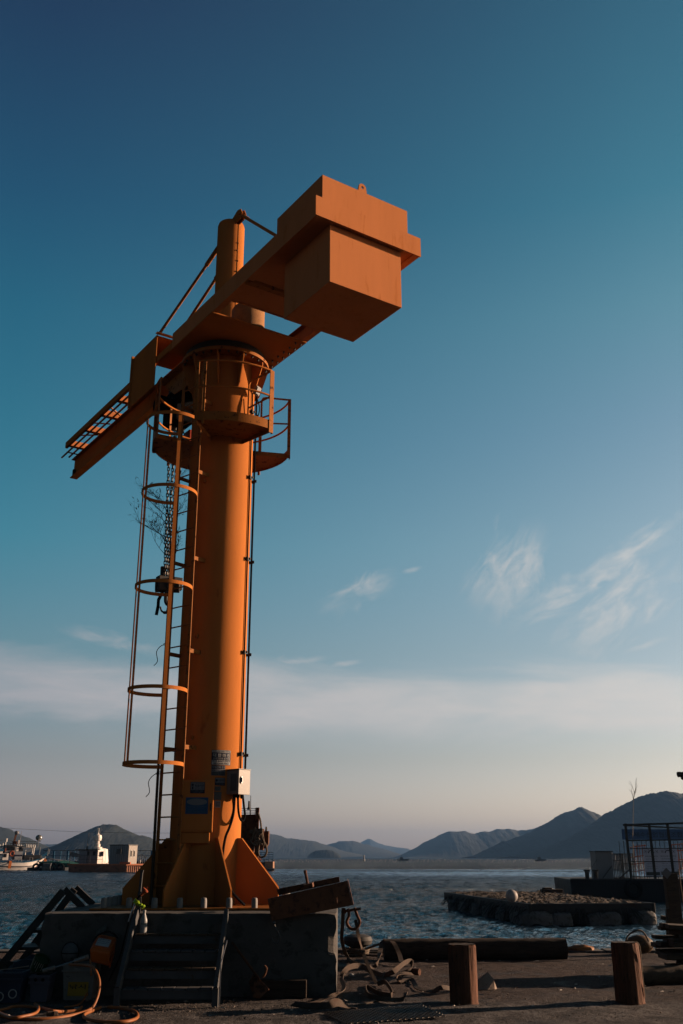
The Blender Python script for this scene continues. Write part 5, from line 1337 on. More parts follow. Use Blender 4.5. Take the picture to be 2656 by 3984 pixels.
c1_ = crate('plastic_crate', -3.32, -2.93, 12.98, 13.28, .0, .40, LTGREY, 'light grey plastic bin with a yellow label under the orange case')
mb = MB(); mb.box(-3.24, -3.0, 12.985, 12.99, .05, .20); mb.build('yellow_label', mat('yellow_label', (.45, .28, .03), .6), c1_)
mb = MB(); fit_text(mb, '낚시', -3.22, -3.03, .15, .05, lambda x_, y_: (x_, 12.982, y_), .01); mb.build('lettering', NAVY, c1_)
c2_ = crate('plastic_crate', -4.05, -3.72, 12.75, 13.05, .0, .33, NAVYP, 'dark navy crate with two white rings on its front at the left')
mb = MB()
mb.tube([(-3.82 + .045 * math.cos(q_), 12.755, .10 + .045 * math.sin(q_)) for q_ in [2 * math.pi * i / 20 for i in range(20)]], .007, 6, closed=True); mb.build('white_ring', WHITE, c2_)
mb = MB()
mb.tube([(-3.97 + .045 * math.cos(q_), 12.755, .07 + .045 * math.sin(q_)) for q_ in [2 * math.pi * i / 20 for i in range(20)]], .007, 6, closed=True); mb.build('white_ring', WHITE, c2_)
mb = MB(); mb.box(-4.06, -4.03, 12.70, 12.74, .10, .40); mb.build('side_strip', PALE, c2_)
c3_ = crate('plastic_crate', -3.66, -3.42, 12.82, 13.10, .0, .29, mat('violet_grey_crate', (.10, .10, .14), .6, var=.15), 'violet grey crate between the navy crate and the light grey bin')
mb = MB()
for x_ in (-3.585, -3.50): mb.tube([(x_, 12.82, .24), (x_, 12.812, .24)], .018, 12)
mb.build('handle_holes', BLACK, c3_)['kind'] = 'stuff'
# green paint tin tipped, with drips
tn_ = thing('paint_tin', (-3.62, 13.1, .38), 'tipped green paint tin with white drips down its side', 'paint tin')
cc_ = Vector((-3.60, 13.08, .44)); M3 = Matrix.Rotation(R(28), 3, 'Y') @ Matrix.Rotation(R(20), 3, 'X')
mb = MB(); mb.lathe((0, 0, 0), [(.09, -.15), (.10, .0), (.102, .01), (.095, .01), (.09, -.02), (0, -.02)], 24); mb.v = [tuple(cc_ + M3 @ Vector(v)) for v in mb.v]; mb.build('tin_body', mat('dark_green_tin', (.02, .06, .02), .5), tn_)
mb = MB()
for k_ in range(5):
    q_ = R(-110 + 14 * k_); L_ = .05 + .03 * (k_ % 3); mb.tube([cc_ + M3 @ Vector((.104 * math.cos(q_), .104 * math.sin(q_), .005)), cc_ + M3 @ Vector((.104 * math.cos(q_), .104 * math.sin(q_), -L_))], .0035, 5)
mb.build('white_drips', WHITE, tn_)['kind'] = 'stuff'
mb = MB(); mb.box(-3.78, -3.46, 12.99, 13.28, .295, .30); tag(mb.build('board_offcut', PLANK), 'thin dark board lying across the crates under the paint tin', 'board')
# white round container with dark straps
wc = thing('strapped_float', (-3.27, 13.22, .40), 'dirty white rounded float with dark straps left of the orange case', 'float')
mb = MB(); mb.ball((-3.30, 13.2, .50), .11, 20, 12, (.9, .9, 1.05)); mb.build('float_body', FOAM, wc)
mb = MB(); mb.tube([(-3.30 + .102 * math.cos(q_), 13.2 + .102 * math.sin(q_), .50) for q_ in [2 * math.pi * i / 24 for i in range(24)]], .006, 5, closed=True); mb.tube([(-3.30 + .102 * math.cos(q_), 13.2, .50 + .12 * math.sin(q_)) for q_ in [2 * math.pi * i / 24 for i in range(24)]], .006, 5, closed=True); mb.build('strap', BLACK, wc)
# brush handles
t = thing('paint_roller', (-3.6, 12.7, .35), 'long handled paint roller with a pale grip lying across the crates', 'paint roller')
A_, B_, C_ = at(166, 3777, 12.68), at(213, 3764, 12.68), at(262, 3748, 12.75)
mb = MB(); mb.tube([A_, B_], .022, 12); mb.build('grip', LTGREY, t)
mb = MB(); mb.tube([B_, C_, at(330, 3724, 12.9)], .008, 8); mb.build('rod', ALU, t)
mb = MB(); mb.tube([at(288, 3740, 12.9), at(345, 3722, 12.95)], .028, 12); mb.build('roller_sleeve', SACK, t)
mb = MB(); mb.rbox(tuple(at(298, 3772, 12.85)), (.07, .03, .02), R(10), 0, R(15)); tag(mb.build('putty_knife', LTGREY), 'small pale putty knife handle on the crates below the roller', 'tool')
# orange case (generator / pump cover)
oc = thing('orange_case', (-3.13, 13.12, .41), 'bright orange plastic pump case with a white label tilted on the grey bin', 'plastic case')
P = [at(347, 3693, 12.90), at(428, 3706, 12.86), at(455, 3645, 13.16), at(379, 3630, 13.20)]       # tilted top
B = [at(350, 3742, 12.92), at(424, 3760, 12.90), at(440, 3745, 13.18), at(385, 3735, 13.22)]
mb = MB(); mb.hexa([B[0], B[1], B[2], B[3], P[0], P[1], P[2], P[3]]); mb.build('case_body', ORPLASTIC, oc, bevel=.018)
n_ = (P[1] - P[0]).cross(P[3] - P[0]).normalized()
if n_.z < 0: n_ = -n_
def tp(u_, v_, e_=0.0):
    a4 = P[0].lerp(P[1], u_); b4 = P[3].lerp(P[2], u_); return a4.lerp(b4, v_) + n_ * e_
mb = MB(); mb.hexa([tp(.08, .12, -.004), tp(.92, .12, -.004), tp(.92, .9, -.004), tp(.08, .9, -.004), tp(.1, .14, .008), tp(.9, .14, .008), tp(.9, .88, .008), tp(.1, .88, .008)]); mb.build('raised_lid', ORPLASTIC, oc, bevel=.004)
mb = MB(); mb.add([tp(.18, .25, .0105), tp(.82, .25, .0105), tp(.82, .70, .0105), tp(.18, .70, .0105)], [(0, 1, 2, 3)]); lb = mb.build('label', mat('pale_label', (.62, .60, .60), .5, var=.05), oc)
for tx, v_, h_ in (('ELECTRIC PUMP', .63, .05), ('220V 60Hz 1.5kW', .52, .045), ('사용전 설명서를 읽으시오', .41, .045), ('주의', .31, .05)):
    mb = MB(); fit_text(mb, tx, .22, .22 + .045 * len(tx) if len(tx) < 12 else .78, v_, h_, lambda x_, y_: tp(x_, y_, .0125), .006); mb.build('lettering', NAVY, oc)
mb = MB(); fit_text(mb, '취급주의', .25, .6, .79, .08, lambda x_, y_: tp(x_, y_, .0105), .01); mb.build('lettering', NAVY, oc)
mb = MB(); mb.bar(at(441, 3712, 13.0), at(425, 3765, 12.96), .03, .015, up=(1, 0, 0)); mb.build('side_flap', ORPLASTIC, oc)
mb = MB(); mb.tube(smooth_path([at(362, 3665, 12.95), at(378, 3640, 12.98), at(415, 3625, 13.1), at(440, 3632, 13.15), at(457, 3650, 13.15)]), .010, 8); mb.build('carry_handle', BLACK, oc)
mb = MB(); A_, B_ = at(372, 3640, 13.30), at(415, 3590, 13.32); mb.prism([A_, at(375, 3618, 13.3), at(400, 3603, 13.31), B_, at(412, 3618, 13.31), at(390, 3635, 13.3)], (0, .004, 0)); tag(mb.build('plastic_sheet', mat('mottled_grey_sheet', (.10, .11, .11), .5, var=.6, scale=30)), 'crumpled grey plastic sheet sticking up behind the orange case', 'plastic sheet')
# orange hoses coiled on the ground
def hose(pts, r, label):
    mb = MB(); mb.tube(smooth_path(pts, 8), r, 10); return tag(mb.build('garden_hose', HOSE), label, 'hose')
Hh = .016
hose([at(350, 3732, 12.8), at(352, 3760, 12.75), at(354, 3795, 12.6), (*g(352, 3838)[:2], .22), (*g(340, 3885)[:2], .10), g(310, 3905, .03), g(250, 3918, .02)], .010, 'thin orange hose dropping from the orange case into the shade')
hose([at(270, 3752, 12.7), at(330, 3755, 12.5), at(362, 3765, 12.35), at(382, 3800, 12.25), at(386, 3840, 12.2), at(376, 3885, 12.1), g(352, 3925, .04), g(300, 3945, Hh), g(220, 3960, Hh), g(130, 3966, Hh), g(60, 3962, Hh), g(0, 3950, Hh), g(-60, 3930, Hh)], Hh, 'orange hose curving down from the crates and sweeping left along the ground')
hose([g(-40, 3938, Hh), g(20, 3925, Hh), g(60, 3915, .03), g(140, 3918, .03), g(200, 3932, .05), g(250, 3936, Hh), g(300, 3930, Hh), g(318, 3918, Hh)], Hh, 'orange hose lying behind the sweeping hose at the far left')
hose([g(-20, 3930, .03), g(40, 3958, .05), g(100, 3952, .06), g(140, 3940, .06), g(150, 3920, .05), g(135, 3905, .04), g(170, 3925, .04)], .015, 'short looped end of orange hose at the left')
hose([g(390, 3920, Hh), g(360, 3932, Hh), g(330, 3945, Hh), g(328, 3958, Hh), g(360, 3970, Hh), g(420, 3976, Hh), g(490, 3974, Hh), g(530, 3962, Hh), g(534, 3945, Hh), g(515, 3932, Hh), g(470, 3922, Hh), g(420, 3918, Hh)], .017, 'orange hose ring lying on the gravel in front of the steps')
mb = MB(); p = G(194, 3944, .05); mb.rbox(tuple(p), (.07, .06, .045), R(20)); mb.rbox(tuple(p + Vector((.055, .0, .002))), (.05, .045, .04), R(30)); tag(mb.build('hose_coupling', STRAP, bevel=.008), 'pale taped coupling on the orange hose at the left', 'hose coupling')
small_rope('thin_stick', [at(0, 3773, 13.0), at(60, 3766, 13.0), at(112, 3758, 13.0)], .006, 'thin pale stick lying across the clutter at the far left', SACK, 'stick')
for i, (px_, py_) in enumerate(((885, 3905), (455, 3868))):
    p = G(px_, py_, .0); mb = MB(); rn = random.Random(i)
    for k_ in range(14):
        q_ = p + Vector((rn.uniform(-.08, .08), rn.uniform(-.08, .08), rn.uniform(.0, .03))); d_ = Vector((rn.uniform(-1, 1), rn.uniform(-1, 1), rn.uniform(-.2, .6))).normalized() * .03; s2 = d_.orthogonal().normalized() * .014
        mb.add([q_, q_ + d_ + s2, q_ + d_ * 2, q_ + d_ - s2], [(0, 1, 2, 3)])
    tag(mb.build('dead_leaves', STRAP), ['small drift of dry leaves by the right foot of the steps', 'small drift of dry leaves in the shade left of the steps'][i], 'leaves', kind='stuff')

# steel mesh mat: expanded metal, real strands
A_, B_, C_, D_ = G(1250, 3945), G(1640, 3915), G(1735, 3960), G(1345, 3990)
mm = thing('steel_mesh_mat', (.45, 11.9, 0), 'black expanded steel mesh mat lying flat in the foreground', 'mesh mat')
mb = MB(); nu, nv = 34, 18
def mp_(u_, v_): return A_.lerp(B_, u_).lerp(D_.lerp(C_, u_), v_)
cnt = 0
for i in range(nu):
    for j in range(nv):
        if (i + j) % 2: continue
        c0 = mp_((i + .5) / nu, (j + .5) / nv); l_ = mp_(max(0, (i - .5) / nu), (j + .5) / nv); r_ = mp_(min(1, (i + 1.5) / nu), (j + .5) / nv); t_ = mp_((i + .5) / nu, max(0, (j - .5) / nv)); b_ = mp_((i + .5) / nu, min(1, (j + 1.5) / nv))
        for p_, q_, h_ in ((l_, t_, .012), (t_, r_, .016), (r_, b_, .012), (b_, l_, .016)):
            mb.bar(p_ + Vector((0, 0, h_)), q_ + Vector((0, 0, h_ + .006)), .010, .006)
mb.build('mesh_strands', mat('mat_steel', (.10, .085, .075), .45, metal=.5, var=.4), mm)['kind'] = 'stuff'

# street lamp head entering at the right edge
sl = thing('street_lamp', (7.9, 20.0, 0), 'dark street lamp head just entering the picture at the right edge', 'street lamp')
p = at(2640, 3014, 19)
mb = MB(); mb.tube(smooth_path([p + Vector((-.03, 0, .0)), p + Vector((.05, 0, .0)), p + Vector((.2, 0, -.07)), p + Vector((.36, 0, -.10))]), [.02] + [.05] * 6 + [.08] * 6 + [.06] * 6, 12); mb.build('lamp_head', DSTEEL, sl)
mb = MB(); mb.tube(smooth_path([p + Vector((.34, 0, -.10)), p + Vector((.7, 0, -.12)), p + Vector((1.0, 0, -.4)), p + Vector((1.05, 0, -1.2)), (p.x + 1.05, 19, 0)]), .04, 10); mb.build('pole', DSTEEL, sl)
# scraps of paper and shell on the quay
mb = MB(); rn = random.Random(44)
for k_ in range(170):
    p = Vector((rn.uniform(-.2, 5.2), rn.uniform(12.2, 18.5), .012)) if k_ % 4 else Vector((rn.uniform(-3.6, 1), rn.uniform(11.6, 12.9), .012))
    d_ = Vector((rn.uniform(-1, 1), rn.uniform(-1, 1), 0)).normalized() * rn.uniform(.008, .035); s2 = Vector((-d_.y, d_.x, 0)) * rn.uniform(.15, .6)
    mb.add([p - d_ - s2, p + d_ - s2, p + d_ + s2 + Vector((0, 0, .012)), p - d_ + s2 + Vector((0, 0, .006))], [(0, 1, 2, 3)])
mb.build('litter_scraps', mat('pale_litter', (.45, .40, .36), .8, var=.5, scale=3))['kind'] = 'stuff'

# ------------------------------------------------------------------ raft, barge and boats
# foam float raft near the quay
ra = thing('float_raft', (8.2, 43, WZ), 'low shaggy raft on wrapped foam floats covered with nets and litter', 'raft')
RA, RB, RC = Vector((5.0, 50.6, 0)), Vector((6.75, 38.2, 0)), Vector((11.25, 38.9, 0)); RD = RA + (RC - RB)
def rp(u_, v_, z): return RB.lerp(RC, u_).lerp(RA.lerp(RD, u_), v_) + Vector((0, 0, z))
mb = MB(); nx_, ny_ = 90, 110; vs, fs = [], []
for j in range(ny_ + 1):
    for i in range(nx_ + 1):
        p = rp(i / nx_, j / ny_, 0); z = .02 + .05 * noise.noise(p * 1.3) + .07 * max(0, noise.noise(p * 4.1)) + .05 * max(0, noise.noise(p * 9))
        if i in (0, nx_) or j in (0, ny_): z = -.30 + .08 * noise.noise(p * 5)
        vs.append((p.x, p.y, z))
for j in range(ny_):
    for i in range(nx_): a_ = j * (nx_ + 1) + i; fs.append((a_, a_ + 1, a_ + nx_ + 2, a_ + nx_ + 1))
mb.add(vs, fs, False); mb.build('net_covered_deck', DIRTY, ra)
mb = MB(); mb.hexa([rp(.05, .02, -.75), rp(.95, .02, -.75), rp(.95, .98, -.75), rp(.05, .98, -.75), rp(.02, .01, -.14), rp(.98, .01, -.14), rp(.98, .99, -.14), rp(.02, .99, -.14)]); mb.build('deck_frame', HULLDARK, ra)
for (ua, va), (ub, vb) in (((-.02, -.004), (1.02, -.004)), ((-.012, -.01), (-.012, 1.01)), ((1.012, -.01), (1.012, 1.01))):
    mb = MB(); mb.bar(rp(ua, va, -.14), rp(ub, vb, -.14), .12, .34); mb.build('edge_beam', HULLDARK, ra, bevel=.02)
rn = random.Random(8)
def slab(p, hx, hy, hz, seed, e=.45):
    mb = MB(); vs, fs = [], []; nu, nv = 30, 16
    for j in range(nv + 1):
        t_ = math.pi * j / nv
        for i in range(nu):
            a_ = 2 * math.pi * i / nu
            d = Vector((math.sin(t_) * math.cos(a_), math.sin(t_) * math.sin(a_), math.cos(t_)))
            q_ = Vector([math.copysign(abs(c) ** e, c) for c in d])
            k_ = 1 + .10 * noise.noise(q_ * 2.5 + Vector((seed, 0, 0))) + .05 * noise.noise(q_ * 7 + Vector((0, seed, 0)))
            vs.append((p.x + q_.x * hx * k_, p.y + q_.y * hy * k_, p.z + q_.z * hz * k_))
    for j in range(nv):
        for i in range(nu): fs.append((j * nu + i, (j + 1) * nu + i, (j + 1) * nu + (i + 1) % nu, j * nu + (i + 1) % nu))
    mb.add(vs, fs, True); return mb
for i, (u_, hx_, hz_, e_) in enumerate(((.05, .62, .36, .8), (.24, .42, .28, .5), (.60, .62, .28, .5), (.93, .48, .36, .75))):
    slab(rp(u_, .006, -.54), hx_, .34, hz_, i * 3.1, e_).build('foam_float', FOAM, ra)
for k_ in range(6):
    slab(rp(.015, .12 + .155 * k_, -.54), .30, .88, .28 + .03 * (k_ % 2), 20 + k_ * 2.3).build('foam_float', FOAM, ra)
for k_ in range(3):
    slab(rp(.99, .16 + .3 * k_, -.46), .30, .9, .30, 40 + k_ * 2.3).build('foam_float', FOAM, ra)
mb = MB()
for k_ in range(150):      # hanging net ropes and weed over the edge
    if k_ % 3: p = rp(-.01, rn.random(), -.05); q_ = Vector((-.12, -.03, 0))
    else: p = rp(rn.random(), 0, -.05); q_ = Vector((0, -.12, 0))
    mb.tube(smooth_path([p, p + q_ + Vector((rn.uniform(-.1, .1), 0, -.12)), p + q_ * 2.2 + Vector((rn.uniform(-.3, .3), 0, -.35 - .25 * rn.random()))], 3), rn.uniform(.008, .02), 4)
mb.build('hanging_ropes', HULLDARK, ra)['kind'] = 'stuff'
mb = MB()
for k_ in range(260):     # litter on the deck
    p = rp(rn.random(), rn.random(), .05); d_ = Vector((rn.uniform(-1, 1), rn.uniform(-1, 1), rn.uniform(-.1, .35))) * rn.uniform(.05, .22)
    mb.tube([p, p + d_ * .5 + Vector((0, 0, .03)), p + d_], rn.uniform(.008, .022), 4)
mb.build('deck_litter', DIRTY, ra)['kind'] = 'stuff'
mb = MB(); p = at(1990, 3486, 39.2); mb.ball(tuple(p), .225, 24, 16, (1, 1, 1)); tag(mb.build('ball_buoy', mat('white_ball_float', (.50, .46, .45), .6, var=.2, dirt=(.3, .25, .22), dirt_amt=.3, scale=8)), 'round white ball buoy sitting on the near edge of the raft', 'buoy')
mb = MB(); p = at(2145, 3461, 50); mb.rbox((p.x, p.y, .10), (1.0, .5, .16)); mb.rbox((p.x - .2, p.y, .2), (.4, .3, .1), .3); tag(mb.build('timber_bundle', LOGW, bevel=.02), 'small dark bundle of timber at the back of the raft', 'timber')
mb = MB(); mb.bar((11.5, 38.6, -.45), (12.3, 38.0, -.60), .16, .14); tag(mb.build('floating_timber', PLANK), 'dark timber sticking out of the water at the right end of the raft', 'timber')
mb = MB(); mb.bar((11.2, 37.9, -.62), (12.2, 37.4, -.74), .12, .08); tag(mb.build('floating_timber', PLANK), 'thin plank floating just below the stub of timber by the raft', 'timber')

# fish-landing barge at the right
BY = 59.5
bg_ = thing('work_barge', (17.5, BY + 4, WZ), 'dark flat work barge moored at the right behind the raft', 'barge')
xl_ = at(2217, 3422, BY).x; zd = at(2217, 3422, BY).z; sc = BY
mb = MB(); mb.hexa([(xl_ + .1, BY, WZ - .6), (28, BY - 4.0, WZ - .6), (29, BY + 5, WZ - .6), (xl_ + .8, BY + 8, WZ - .6), (xl_, BY, zd), (28, BY - 4.0, zd), (29, BY + 5, zd), (xl_ + .7, BY + 8, zd)]); mb.build('hull', HULLDARK, bg_, bevel=.04)
mb = MB(); mb.bar((xl_ + .02, BY - .02, zd + .03), (28, BY - 4.02, zd + .03), .10, .07); mb.build('gunwale', GSTEEL, bg_)
for k_ in range(3):
    x_ = xl_ + 3.2 + 3.3 * k_; yy = BY - .12 - (x_ - xl_) * .27
    mb = MB(); mb.tube([(x_ + .38 * math.cos(q_), yy - .08, -.05 + .38 * math.sin(q_)) for q_ in [2 * math.pi * i / 22 for i in range(22)]], .13, 8, closed=True); mb.build('tyre_fender', BLACK, bg_)
def bP(px, py, dy=0.0): return at(px, py, BY + dy)
# front line of deck things: y decreases slightly to the right, keep at BY-1 behind edge
DY = 1.2
def deckbar(mb, a_, b_, w=.06): mb.bar(a_, b_, w, w)
# grey cabinet
p0, p1 = bP(2323, 3415, DY), bP(2380, 3314, DY)
cb_ = thing('deck_locker', ((p0.x + p1.x) / 2, BY + DY, zd), 'pale grey metal locker standing at the left on the dark barge', 'locker')
mb = MB(); mb.box(p0.x, p1.x, BY + DY, BY + DY + 1.3, zd, p1.z); mb.build('locker_body', CABGREY, cb_, bevel=.02)
mb = MB(); mb.box(p0.x - .05, p1.x + .06, BY + DY - .06, BY + DY + 1.36, p1.z + .002, p1.z + .05); mb.build('roof', GSTEEL, cb_)
mb = MB(); mb.bar((p0.x + .9, BY + DY - .03, p1.z - .75), (p0.x + .3, BY + DY - .03, zd + .05), .03, .03); mb.build('brace', DSTEEL, cb_)
# barred cages
def cage_box(name, x0, x1, y0, y1, z0, z1, n, label, m=DSTEEL, horiz=(.5,)):
    e = thing(name, ((x0 + x1) / 2, (y0 + y1) / 2, z0), label, 'cage')
    mb = MB()
    for z in (z0 + .03, z1 - .03):
        for a_, b_ in (((x0, y0), (x1, y0)), ((x1, y0), (x1, y1)), ((x1, y1), (x0, y1)), ((x0, y1), (x0, y0))): mb.bar((*a_, z), (*b_, z), .05, .05)
    for x_, y_ in ((x0, y0), (x1, y0), (x1, y1), (x0, y1)): mb.bar((x_, y_, z0), (x_, y_, z1), .05, .05)
    for f_ in horiz: mb.bar((x0, y0, z0 + (z1 - z0) * f_), (x1, y0, z0 + (z1 - z0) * f_), .05, .05)
    mb.build('frame', m, e)
    b0 = None
    for i in range(1, n):
        x_ = x0 + (x1 - x0) * i / n
        if b0 is None: mb = MB(); mb.bar((x_, y0, z0), (x_, y0, z1), .028, .028); b0 = mb.build('bar', m, e); bx = x_
        else: same(b0, e, (x_ - bx, 0, 0))
        same(b0, e, (x_ - bx, y1 - y0, 0))
    for i in range(1, 4): same(b0, e, (x1 - bx, (y1 - y0) * i / 4, 0))
    return e
q0, q1 = bP(2384, 3415, DY), bP(2421, 3320, DY)
cage_box('barred_cage', q0.x + .03, q1.x, BY + DY + .1, BY + DY + 1.4, zd, q1.z, 7, 'narrow dark barred cage next to the grey locker on the barge', GSTEEL, (.35, .72))
q0, q1 = bP(2424, 3415, DY), bP(2452, 3320, DY)
cage_box('barred_cage', q0.x + .02, q1.x + .1, BY + DY, BY + DY + 1.6, zd, q1.z, 5, 'sunlit pale barred cage between the dark cage and the tall frame', mat('pale_bars', (.40, .34, .28), .6), (.3, .6))
# bollards on barge bow
for i, px_ in enumerate((2284, 2317)):
    p = bP(px_, 3415, .5); b_ = thing('barge_bollard', (p.x, p.y, zd), ['black mooring post at the far left corner of the barge deck', 'black mooring post between the barge corner and the grey locker'][i], 'mooring post')
    mb = MB(); mb.box(p.x - .10, p.x + .10, p.y - .1, p.y + .1, zd, zd + .42); mb.build('post', DSTEEL, b_, bevel=.02); mb = MB(); mb.box(p.x - .16, p.x + .16, p.y - .14, p.y + .14, zd + .425, zd + .52); mb.build('cap', DSTEEL, b_, bevel=.02)
small_rope('stay_wire', [tuple(bP(2322, 3345, DY)), tuple(bP(2305, 3370, .8)), tuple(bP(2290, 3398, .5))], .012, 'thin stay wire from the grey locker down to the barge corner', DSTEEL, 'wire')
small_rope('slack_rope', [tuple(bP(2288, 3395, .4)), tuple(bP(2297, 3400, .4)), tuple(bP(2305, 3413, .4))], .015, 'slack rope between the two black mooring posts on the barge')
# tall open frame with banner
fx0, fx1 = bP(2449, 3400, 0).x, 22.6
fr = thing('canopy_frame', ((fx0 + fx1) / 2, BY, zd), 'tall open steel frame carrying a faded blue banner on the dark barge', 'frame')
def yfr(x_): return BY + .3 - (x_ - fx0) * .45
zt0 = bP(2449, 3216).z; zt1 = zt0 + .02
posts_ = [fx0 + .1, bP(2548, 3300).x * .985, bP(2652, 3300).x * .955, 22.4]
for x_ in posts_:
    mb = MB(); mb.bar((x_ + .03, yfr(x_), zd), (x_ - .03, yfr(x_), zt0 + .18), .13, .10); mb.build('post', DSTEEL, fr)
for x_ in (22.4,):
    mb = MB(); mb.bar((x_, yfr(x_) + 4, zd), (x_, yfr(x_) + 4, zt0 - .1), .10, .10); mb.build('rear_post', DSTEEL, fr)
mb = MB(); mb.bar((fx0 - .05, yfr(fx0), zt0 + .10), (22.6, yfr(22.6), zt0 + .22), .12, .10); mb.build('top_beam', DSTEEL, fr)
mb = MB(); mb.bar((fx0 + .05, yfr(fx0), zt0 + .08), (22.6, yfr(22.6) + 4.5, zt0 - .15), .08, .08); mb.build('rear_beam', DSTEEL, fr)
mb = MB(); mb.bar((fx0 + .1, yfr(fx0), bP(2460, 3270).z), (22.6, yfr(22.6), bP(2460, 3270).z + .05), .07, .07); mb.build('mid_beam', DSTEEL, fr)
zb0, zb1 = bP(2460, 3265).z, bP(2460, 3226).z
mb = MB(); mb.box(fx0 + .35, 21.8, BY + 2.2, BY + 2.23, zb0 + .02, zb1 + .05); bn = mb.build('banner', BANNER, fr)
mb = MB(); fit_text(mb, '거제수산업협동조합 위판장', fx0 + .7, 21.3, (zb0 + zb1) / 2 + .02, (zb1 - zb0) * .55, lambda x_, y_: (x_, BY + 2.19, y_), .01); mb.build('lettering', mat('faded_blue_letters', (.09, .14, .21), .8), bn)
for z in (zd + .15, zd + .95, zd + 1.65):
    mb = MB(); mb.bar((fx0 + .2, yfr(fx0) - .1, z), (22.6, yfr(22.6) - .1, z), .045, .045); mb.build('guard_rail', DSTEEL, fr)
b0 = None
for i in range(26):
    x_ = fx0 + .4 + .27 * i
    if b0 is None: mb = MB(); mb.bar((x_, BY + 3.2, zd), (x_, BY + 3.2, zb0 - .05), .028, .028); b0 = mb.build('bar', DSTEEL, fr); bx = x_
    else: same(b0, fr, (x_ - bx, 0, 0))
mb = MB(); mb.bar((posts_[0] + .05, yfr(posts_[0]), zd + .6), (posts_[0] - .7, yfr(posts_[0]), zd), .07, .06); mb.build('raking_strut', DSTEEL, fr)
# two notice posters
def poster(px0, px1, py0, py1, label):
    a_, b_ = at(px0, py1, BY + .9), at(px1, py0, BY + .9)
    e = thing('notice_board', ((a_.x + b_.x) / 2, BY + .9, a_.z), label, 'notice board')
    mb = MB(); mb.box(a_.x, b_.x, BY + .9, BY + .94, a_.z, b_.z); mb.build('sheet', POSTER, e)
    w_, h_ = b_.x - a_.x, b_.z - a_.z; f2 = lambda x_, y_: (x_, BY + .893, y_)
    mb = MB(); cx_, cz_ = (a_.x + b_.x) / 2, b_.z - h_ * .17
    mb.tube([(cx_ + .15 * math.cos(q_), BY + .893, cz_ + .15 * math.sin(q_)) for q_ in [math.pi * i / 10 for i in range(11)]], .03, 4)
    for k_ in range(5):
        q_ = math.pi * (k_ + .5) / 5; mb.bar((cx_ + .2 * math.cos(q_), BY + .893, cz_ + .2 * math.sin(q_)), (cx_ + .28 * math.cos(q_), BY + .893, cz_ + .28 * math.sin(q_)), .03, .01)
    for sgn in (-1, 1):
        mb.bar((cx_ + sgn * .40, BY + .893, cz_ + .02), (cx_ + sgn * .26, BY + .893, cz_ + .16), .035, .01); mb.bar((cx_ + sgn * .27, BY + .893, cz_ + .02), (cx_ + sgn * .40, BY + .893, cz_ + .17), .035, .01)
    mb.build('sun_emblem', NAVY, e)['kind'] = 'stuff'
    mb = MB(); fit_text(mb, '해양쓰레기 집하장', a_.x + w_ * .08, b_.x - w_ * .08, b_.z - h_ * .28, .07, f2, .01); mb.build('lettering', NAVY, e)
    for k_ in range(5):
        mb = MB(); fit_text(mb, ['분리배출 안내', '폐어구 · 부표 · 밧줄', '생활쓰레기 반입금지', '이용시간 09:00 - 18:00', '문의 어업인 지원센터'][k_], a_.x + w_ * .12, b_.x - w_ * .15, b_.z - h_ * (.38 + .085 * k_), .05, f2, .004); mb.build('lettering', GREYST, e)
    mb = MB(); mb.box(a_.x + w_ * .05, b_.x - w_ * .05, BY + .888, BY + .896, a_.z + h_ * .04, a_.z + h_ * .16); mb.build('footer_band', GREYST, e)
poster(2512, 2560, 3301, 3410, 'left of two pale grey notice boards with a sun emblem on the barge')
poster(2570, 2632, 3301, 3408, 'right of two pale grey notice boards with a sun emblem on the barge')
# red-orange racks catching the sun
RACK = mat('red_orange_rack', (.80, .22, .10), .6, var=.1)
p = at(2493, 3385, BY + 2.6); e = thing('wire_rack', (p.x, BY + 2.6, zd), 'sunlit red orange rack behind the bars left of the notice boards', 'rack')
for k_ in range(5):
    mb = MB(); mb.bar((p.x + .16 * k_ - .3, BY + 2.6, zd), (p.x + .16 * k_ - .3, BY + 2.6, zd + 1.9), .03, .03); mb.build('rod', RACK, e)
for z in (.5, .9, 1.3, 1.85):
    mb = MB(); mb.bar((p.x - .55, BY + 2.55, zd + z - .12), (p.x + .4, BY + 2.55, zd + z), .05, .05); mb.build('shelf_bar', RACK, e)
p = at(2642, 3385, BY + 1.5); e = thing('wire_rack', (p.x, BY + 1.5, zd), 'tangled sunlit red and white rack right of the notice boards at the picture edge', 'rack')
rn = random.Random(31)
for k_ in range(9):
    x_ = p.x - .35 + .12 * k_; mb = MB(); mb.bar((x_, BY + 1.5, zd + .2), (x_ + rn.uniform(-.1, .1), BY + 1.5, zd + 1.9), .03, .03); mb.build('rod', RACK if k_ % 2 else WHITE, e)
for z in (.6, 1.1, 1.6, 1.95):
    mb = MB(); mb.bar((p.x - .45, BY + 1.45, zd + z - .1), (p.x + .6, BY + 1.45, zd + z), .06, .05); mb.build('shelf_bar', RACK, e)
